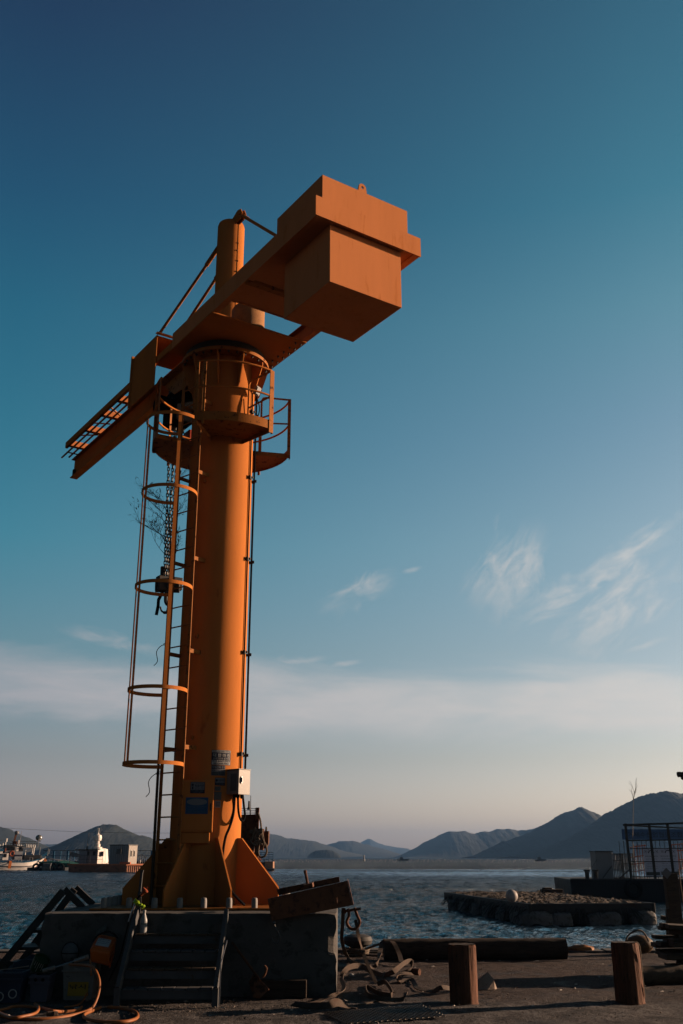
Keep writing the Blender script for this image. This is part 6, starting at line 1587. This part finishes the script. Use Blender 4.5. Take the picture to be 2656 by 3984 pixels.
# bamboo wand on the barge
p = at(2462, 3400, BY + .2); bw = thing('bamboo_wand', (p.x, BY + .2, zd), 'tall thin bare bamboo wand standing above the barge frame against the hill', 'bamboo pole')
top = at(2475, 3070, BY + .2); md = at(2464, 3110, BY + .2)
mb = MB(); mb.tube([(p.x, BY + .2, zd), tuple(at(2461, 3250, BY + .2)), tuple(md), tuple(top)], [.024, .018, .011, .005], 6); mb.build('stem', mat('grey_bamboo', (.30, .27, .23), .8), bw)
mb = MB(); rn = random.Random(6)
for k_ in range(15):
    b_ = md.lerp(top, rn.random() * 1.0) if k_ > 4 else at(2463, 3125, BY + .2).lerp(md, rn.random()); d_ = Vector((rn.uniform(-.35, .35), rn.uniform(-.2, .2), rn.uniform(.4, .8)))
    mb.tube([b_, b_ + d_ * .5 + Vector((0, 0, .1)), b_ + d_], .007, 4)
mb.build('twigs', mat('grey_bamboo', (.3, .27, .23)), bw)['kind'] = 'stuff'

# moored work boat with a raised rusty ramp, seen behind the crane's foot
RY = 24.0
wb = thing('ramp_boat', (-3.0, RY, WZ), 'rusty brown workboat ramp raised behind the foot of the crane with coiled rope', 'workboat')
x0_, x1_ = -3.05, at(998, 3250, RY).x
zt_ = at(990, 3168, RY).z; zl = WZ - .4
mb = MB(); mb.hexa([(x0_, RY, zl), (x1_ - .35, RY, zl), (x1_ - .35, RY + 1.6, zl), (x0_, RY + 1.6, zl), (x0_, RY, zt_ - .02), (x1_, RY, zt_), (x1_, RY + .4, zt_), (x0_, RY + .4, zt_ - .02)]); mb.build('ramp_plate', RUST, wb, bevel=.01)
pa, pb = at(1000, 3142, RY - .05), at(1000, 3300, RY - .05)
mb = MB(); mb.box(pa.x - .03, pa.x + .05, RY - .1, RY - .005, 1.2, pa.z); mb.build('corner_post', RUST, wb, bevel=.005)
pc, pd_ = at(1018, 3234, RY), at(1042, 3295, RY)
mb = MB(); mb.prism([(pc.x, RY + .1, pc.z), (pd_.x, RY + .1, pc.z + .01), (pd_.x, RY + .1, pd_.z + .08), (pd_.x - .06, RY + .1, pd_.z - .03), (pc.x, RY + .1, pd_.z - .03)], (0, .3, 0)); mb.build('side_bracket', RUST, wb, bevel=.005)
mb = MB(); q_ = at(1008, 3300, RY); mb.box(q_.x - .10, q_.x + .09, RY + .02, RY + .3, q_.z - .04, q_.z + .42); mb.build('winch_frame', RUST, wb, bevel=.005)
for px_, py_, h_ in ((1035, 3234, .09), (968, 3142, .14)):
    q_ = at(px_, py_, RY + .2); mb = MB(); mb.lathe((q_.x, q_.y, q_.z - .05), [(.05, 0), (.035, .05), (.025, .06), (.02, .06 + h_), (0, .06 + h_)], 10); mb.build('lamp_stub', DSTEEL, wb)
mb = MB(); q_ = at(975, 3165, RY + .3); mb.tube([q_ - Vector((0, 0, .1)), at(975, 3095, RY + .3)], .008, 5); mb.build('whip_aerial', PALE, wb)
mb = MB()
for z in (0, .05, .10): mb.tube([(-2.6, RY + .3, zt_ + .04 + z), (pa.x, RY + .3, zt_ + .04 + z)], .007, 5)
for k_ in range(5): mb.tube([(-2.5 + .12 * k_, RY + .3, zt_), (-2.5 + .12 * k_, RY + .3, zt_ + .15)], .007, 5)
mb.build('top_guard', DSTEEL, wb)['kind'] = 'stuff'
kn = at(1020, 3262, RY - .1)
rp_ = thing('coiled_rope', tuple(kn), 'heavy rope knotted on the rusty ramp with loops hanging down', 'rope')
mb = MB(); rn = random.Random(2)
for k_ in range(9):
    q0_ = kn + Vector((-.12, 0, .04)); P = [q0_ + Vector((rn.uniform(-.16, .14), rn.uniform(-.05, .03), rn.uniform(-.2, .2))) for _ in range(5)]; mb.tube(smooth_path(P, 5), .022, 6)
mb.build('knot', ROPE, rp_)
mb = MB(); mb.tube(smooth_path([at(1003, 3162, RY - .1), at(1012, 3190, RY - .1), at(1016, 3225, RY - .1), kn, at(1034, 3290, RY - .1), at(1037, 3315, RY - .1), at(1028, 3332, RY - .1), at(1012, 3334, RY - .1), at(1004, 3318, RY - .1), at(1008, 3285, RY - .1), kn]), .022, 7); mb.build('rope_loop', ROPE, rp_)
mb = MB(); mb.tube(smooth_path([kn, at(1026, 3280, RY - .15), at(1022, 3297, RY - .15)]), .020, 7); mb.tube([at(1003, 3290, RY - .06), at(988, 3328, RY - .06)], .026, 6); mb.build('rope_tail', STRAP, rp_)

# ------------------------------------------------------------------ across the harbour
def beam3(mb, a_, b_, w=.08): mb.bar(a_, b_, w, w)
# float end with blue railing (behind the crane) at 186 m
FY = 186.0
def fp(px, py): return at(px, py, FY)
pf = thing('float_pontoon', (fp(1000, 3385).x, FY, WZ), 'pontoon end with a sunlit tan face and blue railing right of the crane foot', 'pontoon')
a_, b_ = fp(1030, 3352), fp(1061, 3388)
mb = MB(); mb.box(a_.x, b_.x, FY, FY + 4, WZ - .2, a_.z); mb.build('end_face', mat('tan_concrete', (.42, .22, .13), .8, var=.15), pf)
mb = MB(); mb.box(a_.x - 8, a_.x - .02, FY + .3, FY + 4, WZ - .2, a_.z - .1); mb.build('float_hull', HULLDARK, pf)
mb = MB(); q_ = fp(1068, 3386); mb.tube([(a_.x + .3, FY - .4, WZ + .25), (q_.x, FY - .4, WZ + .25)], .22, 10); mb.build('fender_roll', FOAM, pf)
for k_ in range(6):
    x_ = a_.x - 2.2 + k_ * .72; mb = MB(); beam3(mb, (x_, FY + .2, a_.z), (x_, FY + .2, a_.z + 1.55)); mb.build('rail_post', RAILBLUE, pf)
for k_ in range(4):
    z_ = a_.z + .4 + .38 * k_; mb = MB(); beam3(mb, (a_.x - 3.0, FY + .2, z_), (a_.x + 1.35, FY + .2, z_), .09); mb.build('rail', RAILBLUE if k_ != 3 else PALE, pf)
mb = MB(); q_ = fp(1004, 3350); mb.ball((q_.x, FY - .1, a_.z + .4), .42, 12, 8, (1.2, 1, .9)); tag(mb.build('red_float', REDPL), 'red float lying on the blue railed pontoon right of the crane', 'float')

# landing barge with grey cabin and white wheelhouse
LY = 170.0
def lp(px, py, d=0.0): return at(px, py, LY + d)
lb_ = thing('rust_barge', (lp(400, 3390).x, LY + 4, WZ), 'rust red flat barge with dark shaded side moored across the water at the left', 'barge')
xa, xb, xc = lp(255, 3390).x, lp(488, 3390).x, lp(578, 3390).x
zdk = lp(488, 3361).z
# the near corner at xb: long dark side to the left, short rusty end to the right going back
def quadbox(mb, P, z0, z1): mb.hexa([(*p_, z0) for p_ in P] + [(*p_, z1) for p_ in P])
mb = MB(); quadbox(mb, [(xa, LY + 1.5), (xb, LY), (xc, LY + 4.5), (xa + 3, LY + 9)], WZ - .4, zdk - .25); mb.build('hull', HULLRUST, lb_, bevel=.05)
mb = MB(); quadbox(mb, [(xa - .2, LY + 1.4), (xb + .05, LY - .12), (xc + 1.2, LY + 4.6), (xa + 3, LY + 9.2)], zdk - .24, zdk); mb.build('deck', mat('orange_deck_edge', (.60, .20, .09), .7, var=.2), lb_, bevel=.03)
for k_ in range(14):
    f_ = (k_ + .5) / 14; x_ = xb + (xc - xb) * f_; mb = MB(); mb.bar((x_, LY + 4.5 * f_ - .06, WZ), (x_, LY + 4.5 * f_ - .06, zdk - .28), .10, .08); mb.build('hull_rib', HULLRUST, lb_)
mb = MB(); mb.bar((xb - 4.8, LY - .25, -.35), (xb - 2.6, LY - .35, .9), .06, .06); mb.build('boat_hook', PALE, lb_)
mb = MB(); q0_, q1_ = lp(465, 3354), lp(506, 3358); mb.box(q0_.x, q1_.x, LY - .05, LY + .5, zdk + .005, zdk + .28); mb.build('orange_beam', mat('bright_orange_beam', (.75, .15, .05), .6), lb_)
# cabin
gc = thing('deck_cabin', (lp(470, 3356).x, LY + 2, zdk), 'grey panelled cabin with two narrow windows on the rust barge', 'cabin')
gx0, gx1, gx2 = lp(420, 3358, 1.5).x, lp(497, 3358, 1.0).x, lp(529, 3358, 2.5).x; gz = lp(500, 3289, 1).z
mb = MB(); quadbox(mb, [(gx0, LY + 2.0), (gx1, LY + .8), (gx2, LY + 2.8), (gx0 + .8, LY + 4.4)], zdk, gz); mb.build('cabin_wall', CABGREY, gc)
mb = MB(); quadbox(mb, [(gx0 - .1, LY + 1.9), (gx1, LY + .65), (gx2 + .12, LY + 2.8), (gx0 + .8, LY + 4.5)], gz + .002, gz + .14); mb.build('roof', GSTEEL, gc)
dv = Vector((gx2 - gx1, 2.0, 0)); nv_ = Vector((dv.y, -dv.x, 0)).normalized()
mb = MB(); A_ = Vector((gx1, LY + .8, zdk)) + nv_ * .02; mb.prism([A_ + dv * .02, A_ + dv * .98, A_ + dv * .98 + Vector((0, 0, gz - zdk - .02)), A_ + dv * .02 + Vector((0, 0, gz - zdk - .02))], nv_ * .03); mb.build('end_wall', mat('cream_panel', (.42, .36, .32), .6, var=.05), gc)
for f_ in (.28, .62):
    c_ = A_ + dv * f_ + Vector((0, 0, 1.55)) + nv_ * .035; du = dv * .10
    mb = MB(); mb.prism([c_ - du - Vector((0, 0, .55)), c_ + du - Vector((0, 0, .55)), c_ + du + Vector((0, 0, .6)), c_ - du + Vector((0, 0, .6))], nv_ * .04); w_ = mb.build('window', WHITE, gc)
    mb = MB(); du = dv * .065; mb.prism([c_ - du - Vector((0, 0, .42)) + nv_ * .045, c_ + du - Vector((0, 0, .42)) + nv_ * .045, c_ + du + Vector((0, 0, .48)) + nv_ * .045, c_ - du + Vector((0, 0, .48)) + nv_ * .045], nv_ * .02); mb.build('pane', GLASS, w_)
for k_ in range(9):
    f_ = (k_ + .5) / 9; x_ = gx0 + (gx1 - gx0) * f_; y_ = LY + 2.0 - 1.2 * f_ - .03; mb = MB(); mb.bar((x_, y_, zdk), (x_, y_, gz - .03), .10, .04); mb.build('panel_rib', CABGREY, gc)
mb = MB(); x_ = gx1 - 1.3; mb.box(x_ - .55, x_ + .2, LY + .35, LY + .9, zdk + 1.5, zdk + 2.3); mb.build('side_box', GSTEEL, gc)
# arched railing right of the cabin
ar = thing('deck_railing', (lp(552, 3356).x, LY + 4, zdk), 'white arched pipe railing at the right end of the rust barge', 'railing')
ax0, ax1 = lp(530, 3356, 4).x, lp(568, 3356, 4).x
for k_ in range(6):
    x_ = ax0 + (ax1 - ax0) * k_ / 5; h_ = .9 + .5 * math.sin(math.pi * k_ / 5); mb = MB(); mb.tube([(x_, LY + 4, zdk), (x_, LY + 4, zdk + h_)], .035, 6); mb.build('rail_post', PALE, ar)
mb = MB(); mb.tube([(ax0 + (ax1 - ax0) * k_ / 12, LY + 4, zdk + .9 + .5 * math.sin(math.pi * k_ / 12)) for k_ in range(13)], .04, 6); mb.tube([(ax0, LY + 4, zdk + .5), (ax1, LY + 4, zdk + .5)], .03, 6); mb.build('top_rail', PALE, ar)
mb = MB(); q_ = lp(544, 3345, 3.5); mb.ball((q_.x, LY + 3.5, zdk + .35), .2, 10, 8, (.8, .8, 1.5)); tag(mb.build('white_bollard', WHITE), 'small white bollard under the arched railing on the barge', 'bollard')
# wheelhouse boat behind the barge
wh = thing('wheelhouse', (lp(365, 3354, 5).x, LY + 5, zdk), 'white boat wheelhouse with radar mast standing left of the grey cabin', 'wheelhouse')
WX = lambda px: lp(px, 3350, 5).x
WZt = lambda py: at(300, py, LY + 5).z
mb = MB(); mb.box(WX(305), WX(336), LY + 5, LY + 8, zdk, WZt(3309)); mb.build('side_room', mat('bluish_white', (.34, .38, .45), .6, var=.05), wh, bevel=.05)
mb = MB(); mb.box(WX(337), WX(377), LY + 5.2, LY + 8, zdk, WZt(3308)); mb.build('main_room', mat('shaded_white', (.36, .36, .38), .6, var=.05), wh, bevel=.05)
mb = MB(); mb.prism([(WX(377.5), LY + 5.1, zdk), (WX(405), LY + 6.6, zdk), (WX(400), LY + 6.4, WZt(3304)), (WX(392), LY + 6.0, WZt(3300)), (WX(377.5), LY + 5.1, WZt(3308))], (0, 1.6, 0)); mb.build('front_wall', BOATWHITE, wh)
mb = MB(); mb.box(WX(290), WX(378), LY + 4.7, LY + 8.2, WZt(3308) + .01, WZt(3304)); mb.build('canopy', GSTEEL, wh)
for px0, px1 in ((338, 344), (358, 368)):
    mb = MB(); mb.box(WX(px0), WX(px1), LY + 5.12, LY + 5.19, WZt(3328), WZt(3313)); w_ = mb.build('window', GLASS, wh)
mb = MB(); q_ = Vector((WX(387), LY + 5.55, WZt(3331))); mb.prism([q_, q_ + Vector((.32, .27, 0)), q_ + Vector((.32, .27, .75)), q_ + Vector((0, 0, .75))], (.1, -.15, 0)); mb.build('window', GLASS, wh)
mb = MB()
mb.lathe((WX(367), LY + 6, WZt(3303)), [(.9, 0), (.9, .3), (.55, .34), (.55, .8), (.42, .85), (.42, 1.3), (.62, 1.35), (.72, 1.8), (.62, 2.2), (.25, 2.35), (.15, 2.9), (.18, 3.3), (0, 3.35)], 14); mb.build('radar_mast', BOATWHITE, wh)
mb = MB(); mb.tube([(WX(360), LY + 6, WZt(3262)), (WX(376), LY + 6, WZt(3264))], .09, 6); mb.tube([(WX(372), LY + 6, WZt(3305)), (WX(378), LY + 6, WZt(3220))], .05, 5); mb.tube([(WX(328), LY + 6, WZt(3306)), (WX(331), LY + 6, WZt(3240))], .05, 5); mb.tube([(WX(328), LY + 6, WZt(3306)), (WX(328), LY + 6, WZt(3292))], .2, 6); mb.tube([(WX(378), LY + 6, WZt(3308)), (WX(379), LY + 6, WZt(3266))], .06, 5); mb.build('aerials', PALE, wh)['kind'] = 'stuff'
for z_ in (.7, 1.3):
    mb = MB(); mb.tube([(WX(305), LY + 4.5, zdk + z_), (WX(400), LY + 4.5, zdk + z_)], .03, 5); mb.build('guard_rail', GSTEEL, wh)
for k_ in range(5):
    mb = MB(); x_ = WX(305) + (WX(400) - WX(305)) * k_ / 4; mb.tube([(x_, LY + 4.5, zdk), (x_, LY + 4.5, zdk + 1.3)], .03, 5); mb.build('rail_post', GSTEEL, wh)
fl_ = thing('small_flag', (WX(283), LY + 3, zdk), 'small ragged white flag on a pole left of the wheelhouse', 'flag')
mb = MB(); mb.tube([(WX(283), LY + 3, zdk), (WX(283), LY + 3, WZt(3312))], .04, 5); mb.build('pole', GSTEEL, fl_)
mb = MB(); vs = []; 
for i in range(7):
    x_ = WX(283) + .3 * i; vs += [(x_, LY + 3 + .1 * math.sin(i * 1.3), WZt(3313) - .08 * i), (x_, LY + 3 + .1 * math.sin(i * 1.3 + .5), WZt(3313) - .75 - .03 * i)]
mb.add(vs + [(v[0], v[1] + .02, v[2]) for v in vs], [(2 * i, 2 * i + 1, 2 * i + 3, 2 * i + 2) for i in range(6)] + [(14 + 2 * i, 14 + 2 * i + 2, 14 + 2 * i + 3, 14 + 2 * i + 1) for i in range(6)]); mb.build('cloth', PALE, fl_)

# long pontoon walkway with blue railing behind
KY = 215.0
kw = thing('pontoon_walkway', (-58, KY, WZ), 'long dark floating walkway with blue posts and rails behind the boats', 'walkway')
kx0, kx1 = at(165, 3340, KY).x, at(760, 3340, KY).x
zk = at(200, 3351, KY).z
mb = MB(); mb.box(kx0, kx1, KY, KY + 3, WZ - .1, zk); mb.build('deck', HULLDARK, kw)
ztop = at(200, 3309, KY).z
for k_, px_ in enumerate((206, 233, 260, 287, 314, 420, 440, 587, 620, 660)):
    x_ = at(px_, 3340, KY).x; w_ = .34 if px_ in (206, 260, 587) else .12; mb = MB(); mb.box(x_ - w_ / 2, x_ + w_ / 2, KY + .1, KY + .3, zk, ztop); mb.build('rail_post', RAILBLUE, kw)
for z_ in (ztop - .05, (ztop + zk) / 2): mb = MB(); mb.box(kx0, kx1, KY + .15, KY + .25, z_, z_ + .09); mb.build('rail', RAILBLUE if z_ < ztop - .2 else DSTEEL, kw)
# net floats and gear lying low in front of the walkway
rn = random.Random(12)
nf = thing('gear_raft', (at(180, 3375, 190).x, 190, WZ), 'low raft heaped with teal nets, tyres and a white drum between the boats', 'raft')
nx0, nx1 = at(105, 3380, 190).x, at(252, 3380, 190).x
mb = MB(); mb.box(nx0, nx1, 190, 194, WZ - .2, WZ + .55); mb.build('raft_deck', HULLDARK, nf)
mb = MB(); mb.ball((at(215, 3365, 191).x, 192, WZ + 1.1), 1.2, 20, 10, (2.6, 1, .45), .6); mb.build('net_heap', TEAL, nf)
mb = MB(); mb.ball((at(190, 3362, 191).x, 192.5, WZ + 1.0), 1.0, 18, 10, (2.2, 1, .5), .7); mb.build('rope_heap', DIRTY, nf)
mb = MB(); q_ = at(188, 3375, 190); mb.tube([(q_.x - .8, 189.6, WZ + .55), (q_.x + .6, 189.6, WZ + .55)], .72, 16); mb.build('white_drum', FOAM, nf)
for px_ in (210, 236, 163, 140):
    q_ = at(px_, 3375, 190); mb = MB(); mb.tube([(q_.x + .5 * math.cos(a_), 189.85, WZ + .6 + .5 * math.sin(a_)) for a_ in [2 * math.pi * i / 16 for i in range(16)]], .2, 7, closed=True); mb.build('tyre', BLACK, nf)

# fishing boat at the far left
FB = 196.0
def bx_(px): return at(px, 3360, FB).x
def bz_(py): return at(60, py, FB).z
fb = thing('fishing_boat', (bx_(60), FB, WZ), 'white and blue fishing boat with strings of lamps moored at the far left', 'fishing boat')
# hull sections along x: (px, sheer z, waterline z, half beam)
sec = [(-70, 3345, .15, 1.6), (-40, 3347, .1, 1.9), (5, 3349, .0, 2.1), (50, 3351, -.0, 2.1), (90, 3352, -.0, 2.0), (120, 3348, .05, 1.6), (145, 3341, .2, 1.0), (165, 3335, .8, .45), (173, 3331, 1.4, .10)]
def hull_strip(mb, f0, f1, off):
    vs = []; fs = []
    for px_, sy, wl, hb_ in sec:
        zs = bz_(sy); zb = WZ - .25 + wl * 1.1
        for sgn in (-1, 1):
            for f_ in (f0, f1):
                k_ = (.55 + .45 * f_ ** .6) * hb_ + off; vs.append((bx_(px_) - (1 - f_) * (1.2 if px_ > 130 else 0), FB + 2.1 + sgn * k_, zb + (zs - zb) * f_))
    n = len(sec)
    for i in range(n - 1):
        a_ = i * 4; b_ = a_ + 4
        fs += [(a_, b_, b_ + 1, a_ + 1), (a_ + 3, b_ + 3, b_ + 2, a_ + 2)]
    fs += [(0, 1, 3, 2), ((n - 1) * 4, (n - 1) * 4 + 2, (n - 1) * 4 + 3, (n - 1) * 4 + 1)]
    mb.add(vs, fs, True); return vs
mb = MB(); hull_strip(mb, 0, .12, .03); mb.build('boot_stripe', mat('hull_red_stripe', (.35, .10, .05), .7), fb)
mb = MB(); hull_strip(mb, .121, .46, 0); mb.build('lower_hull', BOATWHITE, fb)
mb = MB(); hull_strip(mb, .46, .53, .06); mb.build('rubbing_strake', NAVY, fb)
mb = MB(); hull_strip(mb, .53, .90, .02); mb.build('upper_hull', BOATWHITE, fb)
mb = MB(); hull_strip(mb, .90, 1.0, .05); mb.build('gunwale', BOATBLUE, fb)
mb = MB(); n = len(sec); vs = []
for px_, sy, wl, hb_ in sec: vs += [(bx_(px_), FB + 2.1 - hb_ * .98, bz_(sy) - .25), (bx_(px_), FB + 2.1 + hb_ * .98, bz_(sy) - .25)]
mb.add(vs, [(2 * i, 2 * i + 1, 2 * i + 3, 2 * i + 2) for i in range(n - 1)]); mb.build('deck', HULLDARK, fb)
def fbox(name, px0, px1, py0, py1, y0, y1, m, bev=.03):
    mb = MB(); mb.box(bx_(px0), bx_(px1), FB + y0, FB + y1, bz_(py1), bz_(py0)); return mb.build(name, m, fb, bevel=bev)
fbox('aft_house', -60, 17, 3312, 3345, .9, 3.4, BOATWHITE)
fbox('aft_roof', -62, 19, 3305, 3311.5, .7, 3.6, BOATBLUE)
fbox('engine_casing', 18, 37, 3320, 3346, .8, 3.2, BOATWHITE)
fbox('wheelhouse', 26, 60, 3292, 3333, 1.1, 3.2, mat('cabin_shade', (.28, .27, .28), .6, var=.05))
fbox('wheelhouse_roof', 24, 64, 3287, 3291.5, .8, 3.5, HULLDARK)
fbox('wheelhouse_window', 31, 57, 3295, 3308, 1.02, 1.09, GLASS, 0)
fbox('front_locker', 58, 83, 3313, 3345, .9, 3.2, mat('cabin_grey_white', (.36, .37, .41), .6, var=.05))
fbox('locker_band', 58.3, 82.7, 3325, 3331, .85, .89, NAVY, 0)
fbox('cream_box', 62, 70, 3296, 3312, 1.2, 2.2, BOATWHITE)
fbox('forward_canopy', 70, 86, 3291, 3312, 1.2, 3.0, HULLDARK)
fbox('canopy_top', 80, 98, 3296, 3300, 1.0, 3.0, PALE, 0)
fbox('side_window', 21, 31, 3321, 3335, .74, .79, GLASS, 0)
fbox('side_window', 2, 15, 3322, 3327, .84, .89, NAVY, 0)
fbox('net_pile', 86, 150, 3326, 3345, 1.0, 3.2, HULLDARK, .2)
fbox('orange_raft_canister', 24, 28, 3300, 3313, .9, 1.05, REDPL, .03)
mb = MB(); mb.tube([(bx_(49) + .32 * math.cos(a_), FB + 1.0, bz_(3321) + .42 * math.sin(a_)) for a_ in [2 * math.pi * i / 16 for i in range(16)]], .12, 8, closed=True); mb.build('life_ring', REDPL, fb)
for px_, p0_, p1_ in ((18, 3281, 3312), (26, 3272, 3290), (28, 3262, 3275), (69, 3268, 3282), (122, 3295, 3330), (142, 3295, 3330), (134, 3260, 3296), (170, 3300, 3330), (174, 3303, 3322), (95, 3305, 3328), (117, 3300, 3322)):
    r_ = .12 if px_ in (28,) else .07
    mb = MB(); mb.tube([(bx_(px_), FB + 1.4, bz_(p1_)), (bx_(px_) + (.1 if px_ > 100 else 0), FB + 1.4, bz_(p0_))], r_, 7); mb.build('mast_post', BOATWHITE if px_ < 130 else ALU, fb)
for a_, b_ in (((95, 3313), (117, 3300)), ((95, 3306), (117, 3300)), ((96, 3314), (117, 3311))):
    mb = MB(); mb.tube([(bx_(a_[0]), FB + 1.3, bz_(a_[1])), (bx_(b_[0]), FB + 1.3, bz_(b_[1]))], .05, 6); mb.build('rail', PALE, fb)
# signal mast
mb = MB(); mb.bar((bx_(54), FB + 2, bz_(3290)), (bx_(61), FB + 2, bz_(3238)), .28, .24); mb.bar((bx_(57), FB + 1.8, bz_(3284)), (bx_(59), FB + 1.8, bz_(3272)), .7, .5); mb.build('signal_mast', RUST, fb)
mb = MB(); mb.ball((bx_(62), FB + 1.9, bz_(3239)), .36, 12, 8); mb.bar((bx_(55), FB + 1.9, bz_(3234)), (bx_(67), FB + 1.9, bz_(3233)), .15, .12); mb.build('search_lamp', PALE, fb)
mb = MB(); mb.tube([(bx_(74), FB + 2, bz_(3286)), (bx_(78), FB + 2, bz_(3232))], .04, 5); mb.build('whip_aerial', PALE, fb)
mb = MB(); mb.tube([(bx_(-10), FB + 2, bz_(3270)), (bx_(27), FB + 2, bz_(3268)), (bx_(50), FB + 2, bz_(3272)), (bx_(100), FB + 2, bz_(3274)), (bx_(136), FB + 2, bz_(3272))], .035, 5); mb.tube([(bx_(20), FB + 2, bz_(3279)), (bx_(90), FB + 2, bz_(3282)), (bx_(135), FB + 2, bz_(3279))], .05, 5); mb.bar((bx_(128), FB + 2, bz_(3273)), (bx_(146), FB + 2, bz_(3272)), .12, .1); mb.build('lamp_wires', DSTEEL, fb)
mb = MB(); mb.ball((bx_(138), FB + 1.9, bz_(3258)), .56, 16, 10); mb.build('round_reflector', mat('mirror_ball', (.35, .34, .32), .3, metal=.6), fb)
l0 = None
for k_ in range(22):
    px_ = 5 + 5.8 * k_
    if 50 < px_ < 66: continue
    z_ = bz_(3282 + .5 * math.sin(k_))
    if l0 is None: mb = MB(); mb.lathe((bx_(px_), FB + 2, z_ - .75), [(.05, 0), (.13, .1), (.13, .45), (.06, .58), (.04, .7)], 8); l0 = mb.build('fishing_lamp', mat('glass_lamp_white', (.75, .72, .70), .3, var=.02), fb); bx0, bz0 = bx_(px_), z_
    else: same(l0, fb, (bx_(px_) - bx0, 0, z_ - bz0))
for px_ in (40, 160):
    mb = MB(); mb.bar((bx_(px_), FB - .15 + (1.0 if px_ > 100 else 0), WZ + (.3 if px_ < 100 else 1.0)), (bx_(px_) + .1, FB - .15 + (1.0 if px_ > 100 else 0), bz_(3349 if px_ < 100 else 3340)), .42, .3); mb.build('orange_fender', mat('orange_fender', (.75, .20, .04), .6), fb)
for px_ in (75, 112, 137, 158):
    q_ = bz_(3344 - (px_ - 75) * .09); mb = MB(); mb.tube([(bx_(px_) - .25, FB + .4 + (px_ > 120) * .8, q_ - .35), (bx_(px_) - .22, FB + .4 + (px_ > 120) * .8, q_ + .2), (bx_(px_) + .22, FB + .4 + (px_ > 120) * .8, q_ + .2), (bx_(px_) + .25, FB + .4 + (px_ > 120) * .8, q_ - .35)], .05, 6); mb.build('fairlead', PALE, fb)
fb.rotation_euler.z = R(30); fb.scale = (1.16, 1, 1)
mb = MB(); mb.rbox((bx_(163), FB + 2, bz_(3326)), (1.9, .4, .35), 0, 0, R(-38)); mb.build('bow_rail', BOATBLUE, fb)
small_rope('bow_line', [(bx_(166), FB + 1.6, bz_(3342)), (bx_(182), FB + 1.5, bz_(3341)), (bx_(210), FB + 2, bz_(3346)), (bx_(243), FB + 3, bz_(3349))], .09, 'thick white mooring line running right from the fishing boat bow', PALE)
small_rope('stern_line', [(bx_(40), FB - .4, bz_(3354)), (bx_(20), FB - 2, bz_(3361)), (bx_(-10), FB - 5, bz_(3370))], .05, 'white line from the fishing boat down to the water at the left edge', PALE)

# mussel-farm floats: thousands of dots in lines
mb = MB(); rn = random.Random(77)
for row, (yy, x0r, x1r, n_, r_) in enumerate(((520, -260, 330, 330, .20), (640, -300, 400, 330, .24), (800, -330, 480, 330, .28), (1000, -380, 560, 330, .3), (430, -240, -95, 130, .3), (380, -220, -80, 140, .3))):
    for k_ in range(n_):
        x_ = x0r + (x1r - x0r) * (k_ + rn.random() * .8) / n_; s_ = r_ * rn.uniform(.6, 1.3)
        mb.add([(x_ - s_, yy, WZ), (x_ + s_, yy, WZ), (x_, yy + s_, WZ), (x_, yy - s_, WZ), (x_, yy, WZ + s_ * 1.3)], [(0, 3, 4), (3, 1, 4), (1, 2, 4), (2, 0, 4)])
tag(mb.build('farm_floats', mat('pale_farm_floats', (.45, .33, .29), .6, var=.3, scale=.05)), kind='stuff')
# small craft and marks on the water far out
for px_, yy, lab in ((1415, 600, 'tiny white marker beacon on the horizon in the middle of the bay'), (2392, 560, 'tiny marker beacon standing at the foot of the right hill')):
    e = thing('sea_marker', (at(px_, 3334, yy).x, yy, WZ), lab, 'beacon'); mb = MB(); mb.lathe((at(px_, 3334, yy).x, yy, WZ), [(.7, 0), (.7, 1.0), (.35, 1.2), (.3, 2.8), (.5, 2.9), (.5, 3.3), (0, 3.4)], 8); mb.build('tower', WHITE if px_ < 2000 else CABGREY, e)
for px_, yy, L_, lab in ((2100, 620, 7, 'tiny dark work skiff among the float lines right of centre'), (1565, 700, 9, 'tiny dark boat low on the water before the far hills')):
    c_ = at(px_, 3336, yy); e = thing('small_boat', (c_.x, yy, WZ), lab, 'boat')
    mb = MB(); mb.hexa([(c_.x - L_ * .4, yy - 1, WZ - .1), (c_.x + L_ * .35, yy - 1, WZ - .1), (c_.x + L_ * .35, yy + 1, WZ - .1), (c_.x - L_ * .4, yy + 1, WZ - .1), (c_.x - L_ * .45, yy - 1.2, WZ + .9), (c_.x + L_ * .55, yy - .3, WZ + 1.2), (c_.x + L_ * .55, yy + .3, WZ + 1.2), (c_.x - L_ * .45, yy + 1.2, WZ + .9)]); mb.build('hull', HULLDARK, e)
    mb = MB(); mb.box(c_.x - 1.6, c_.x + .3, yy - .7, yy + .7, WZ + .95, WZ + 2.3); mb.build('cabin', GSTEEL, e); mb = MB(); mb.tube([(c_.x - .4, yy, WZ + 2.3), (c_.x - .4, yy, WZ + 3.6)], .08, 5); mb.build('mast', GSTEEL, e)
# overhead cable across the left
small_rope('overhead_cable', [tuple(at(-200, 3208, 300)), tuple(at(100, 3226, 300)), tuple(at(330, 3237, 300)), tuple(at(600, 3241, 300)), tuple(at(760, 3240, 300))], .035, 'faint overhead power cable crossing the sky at the left', DSTEEL, 'cable')
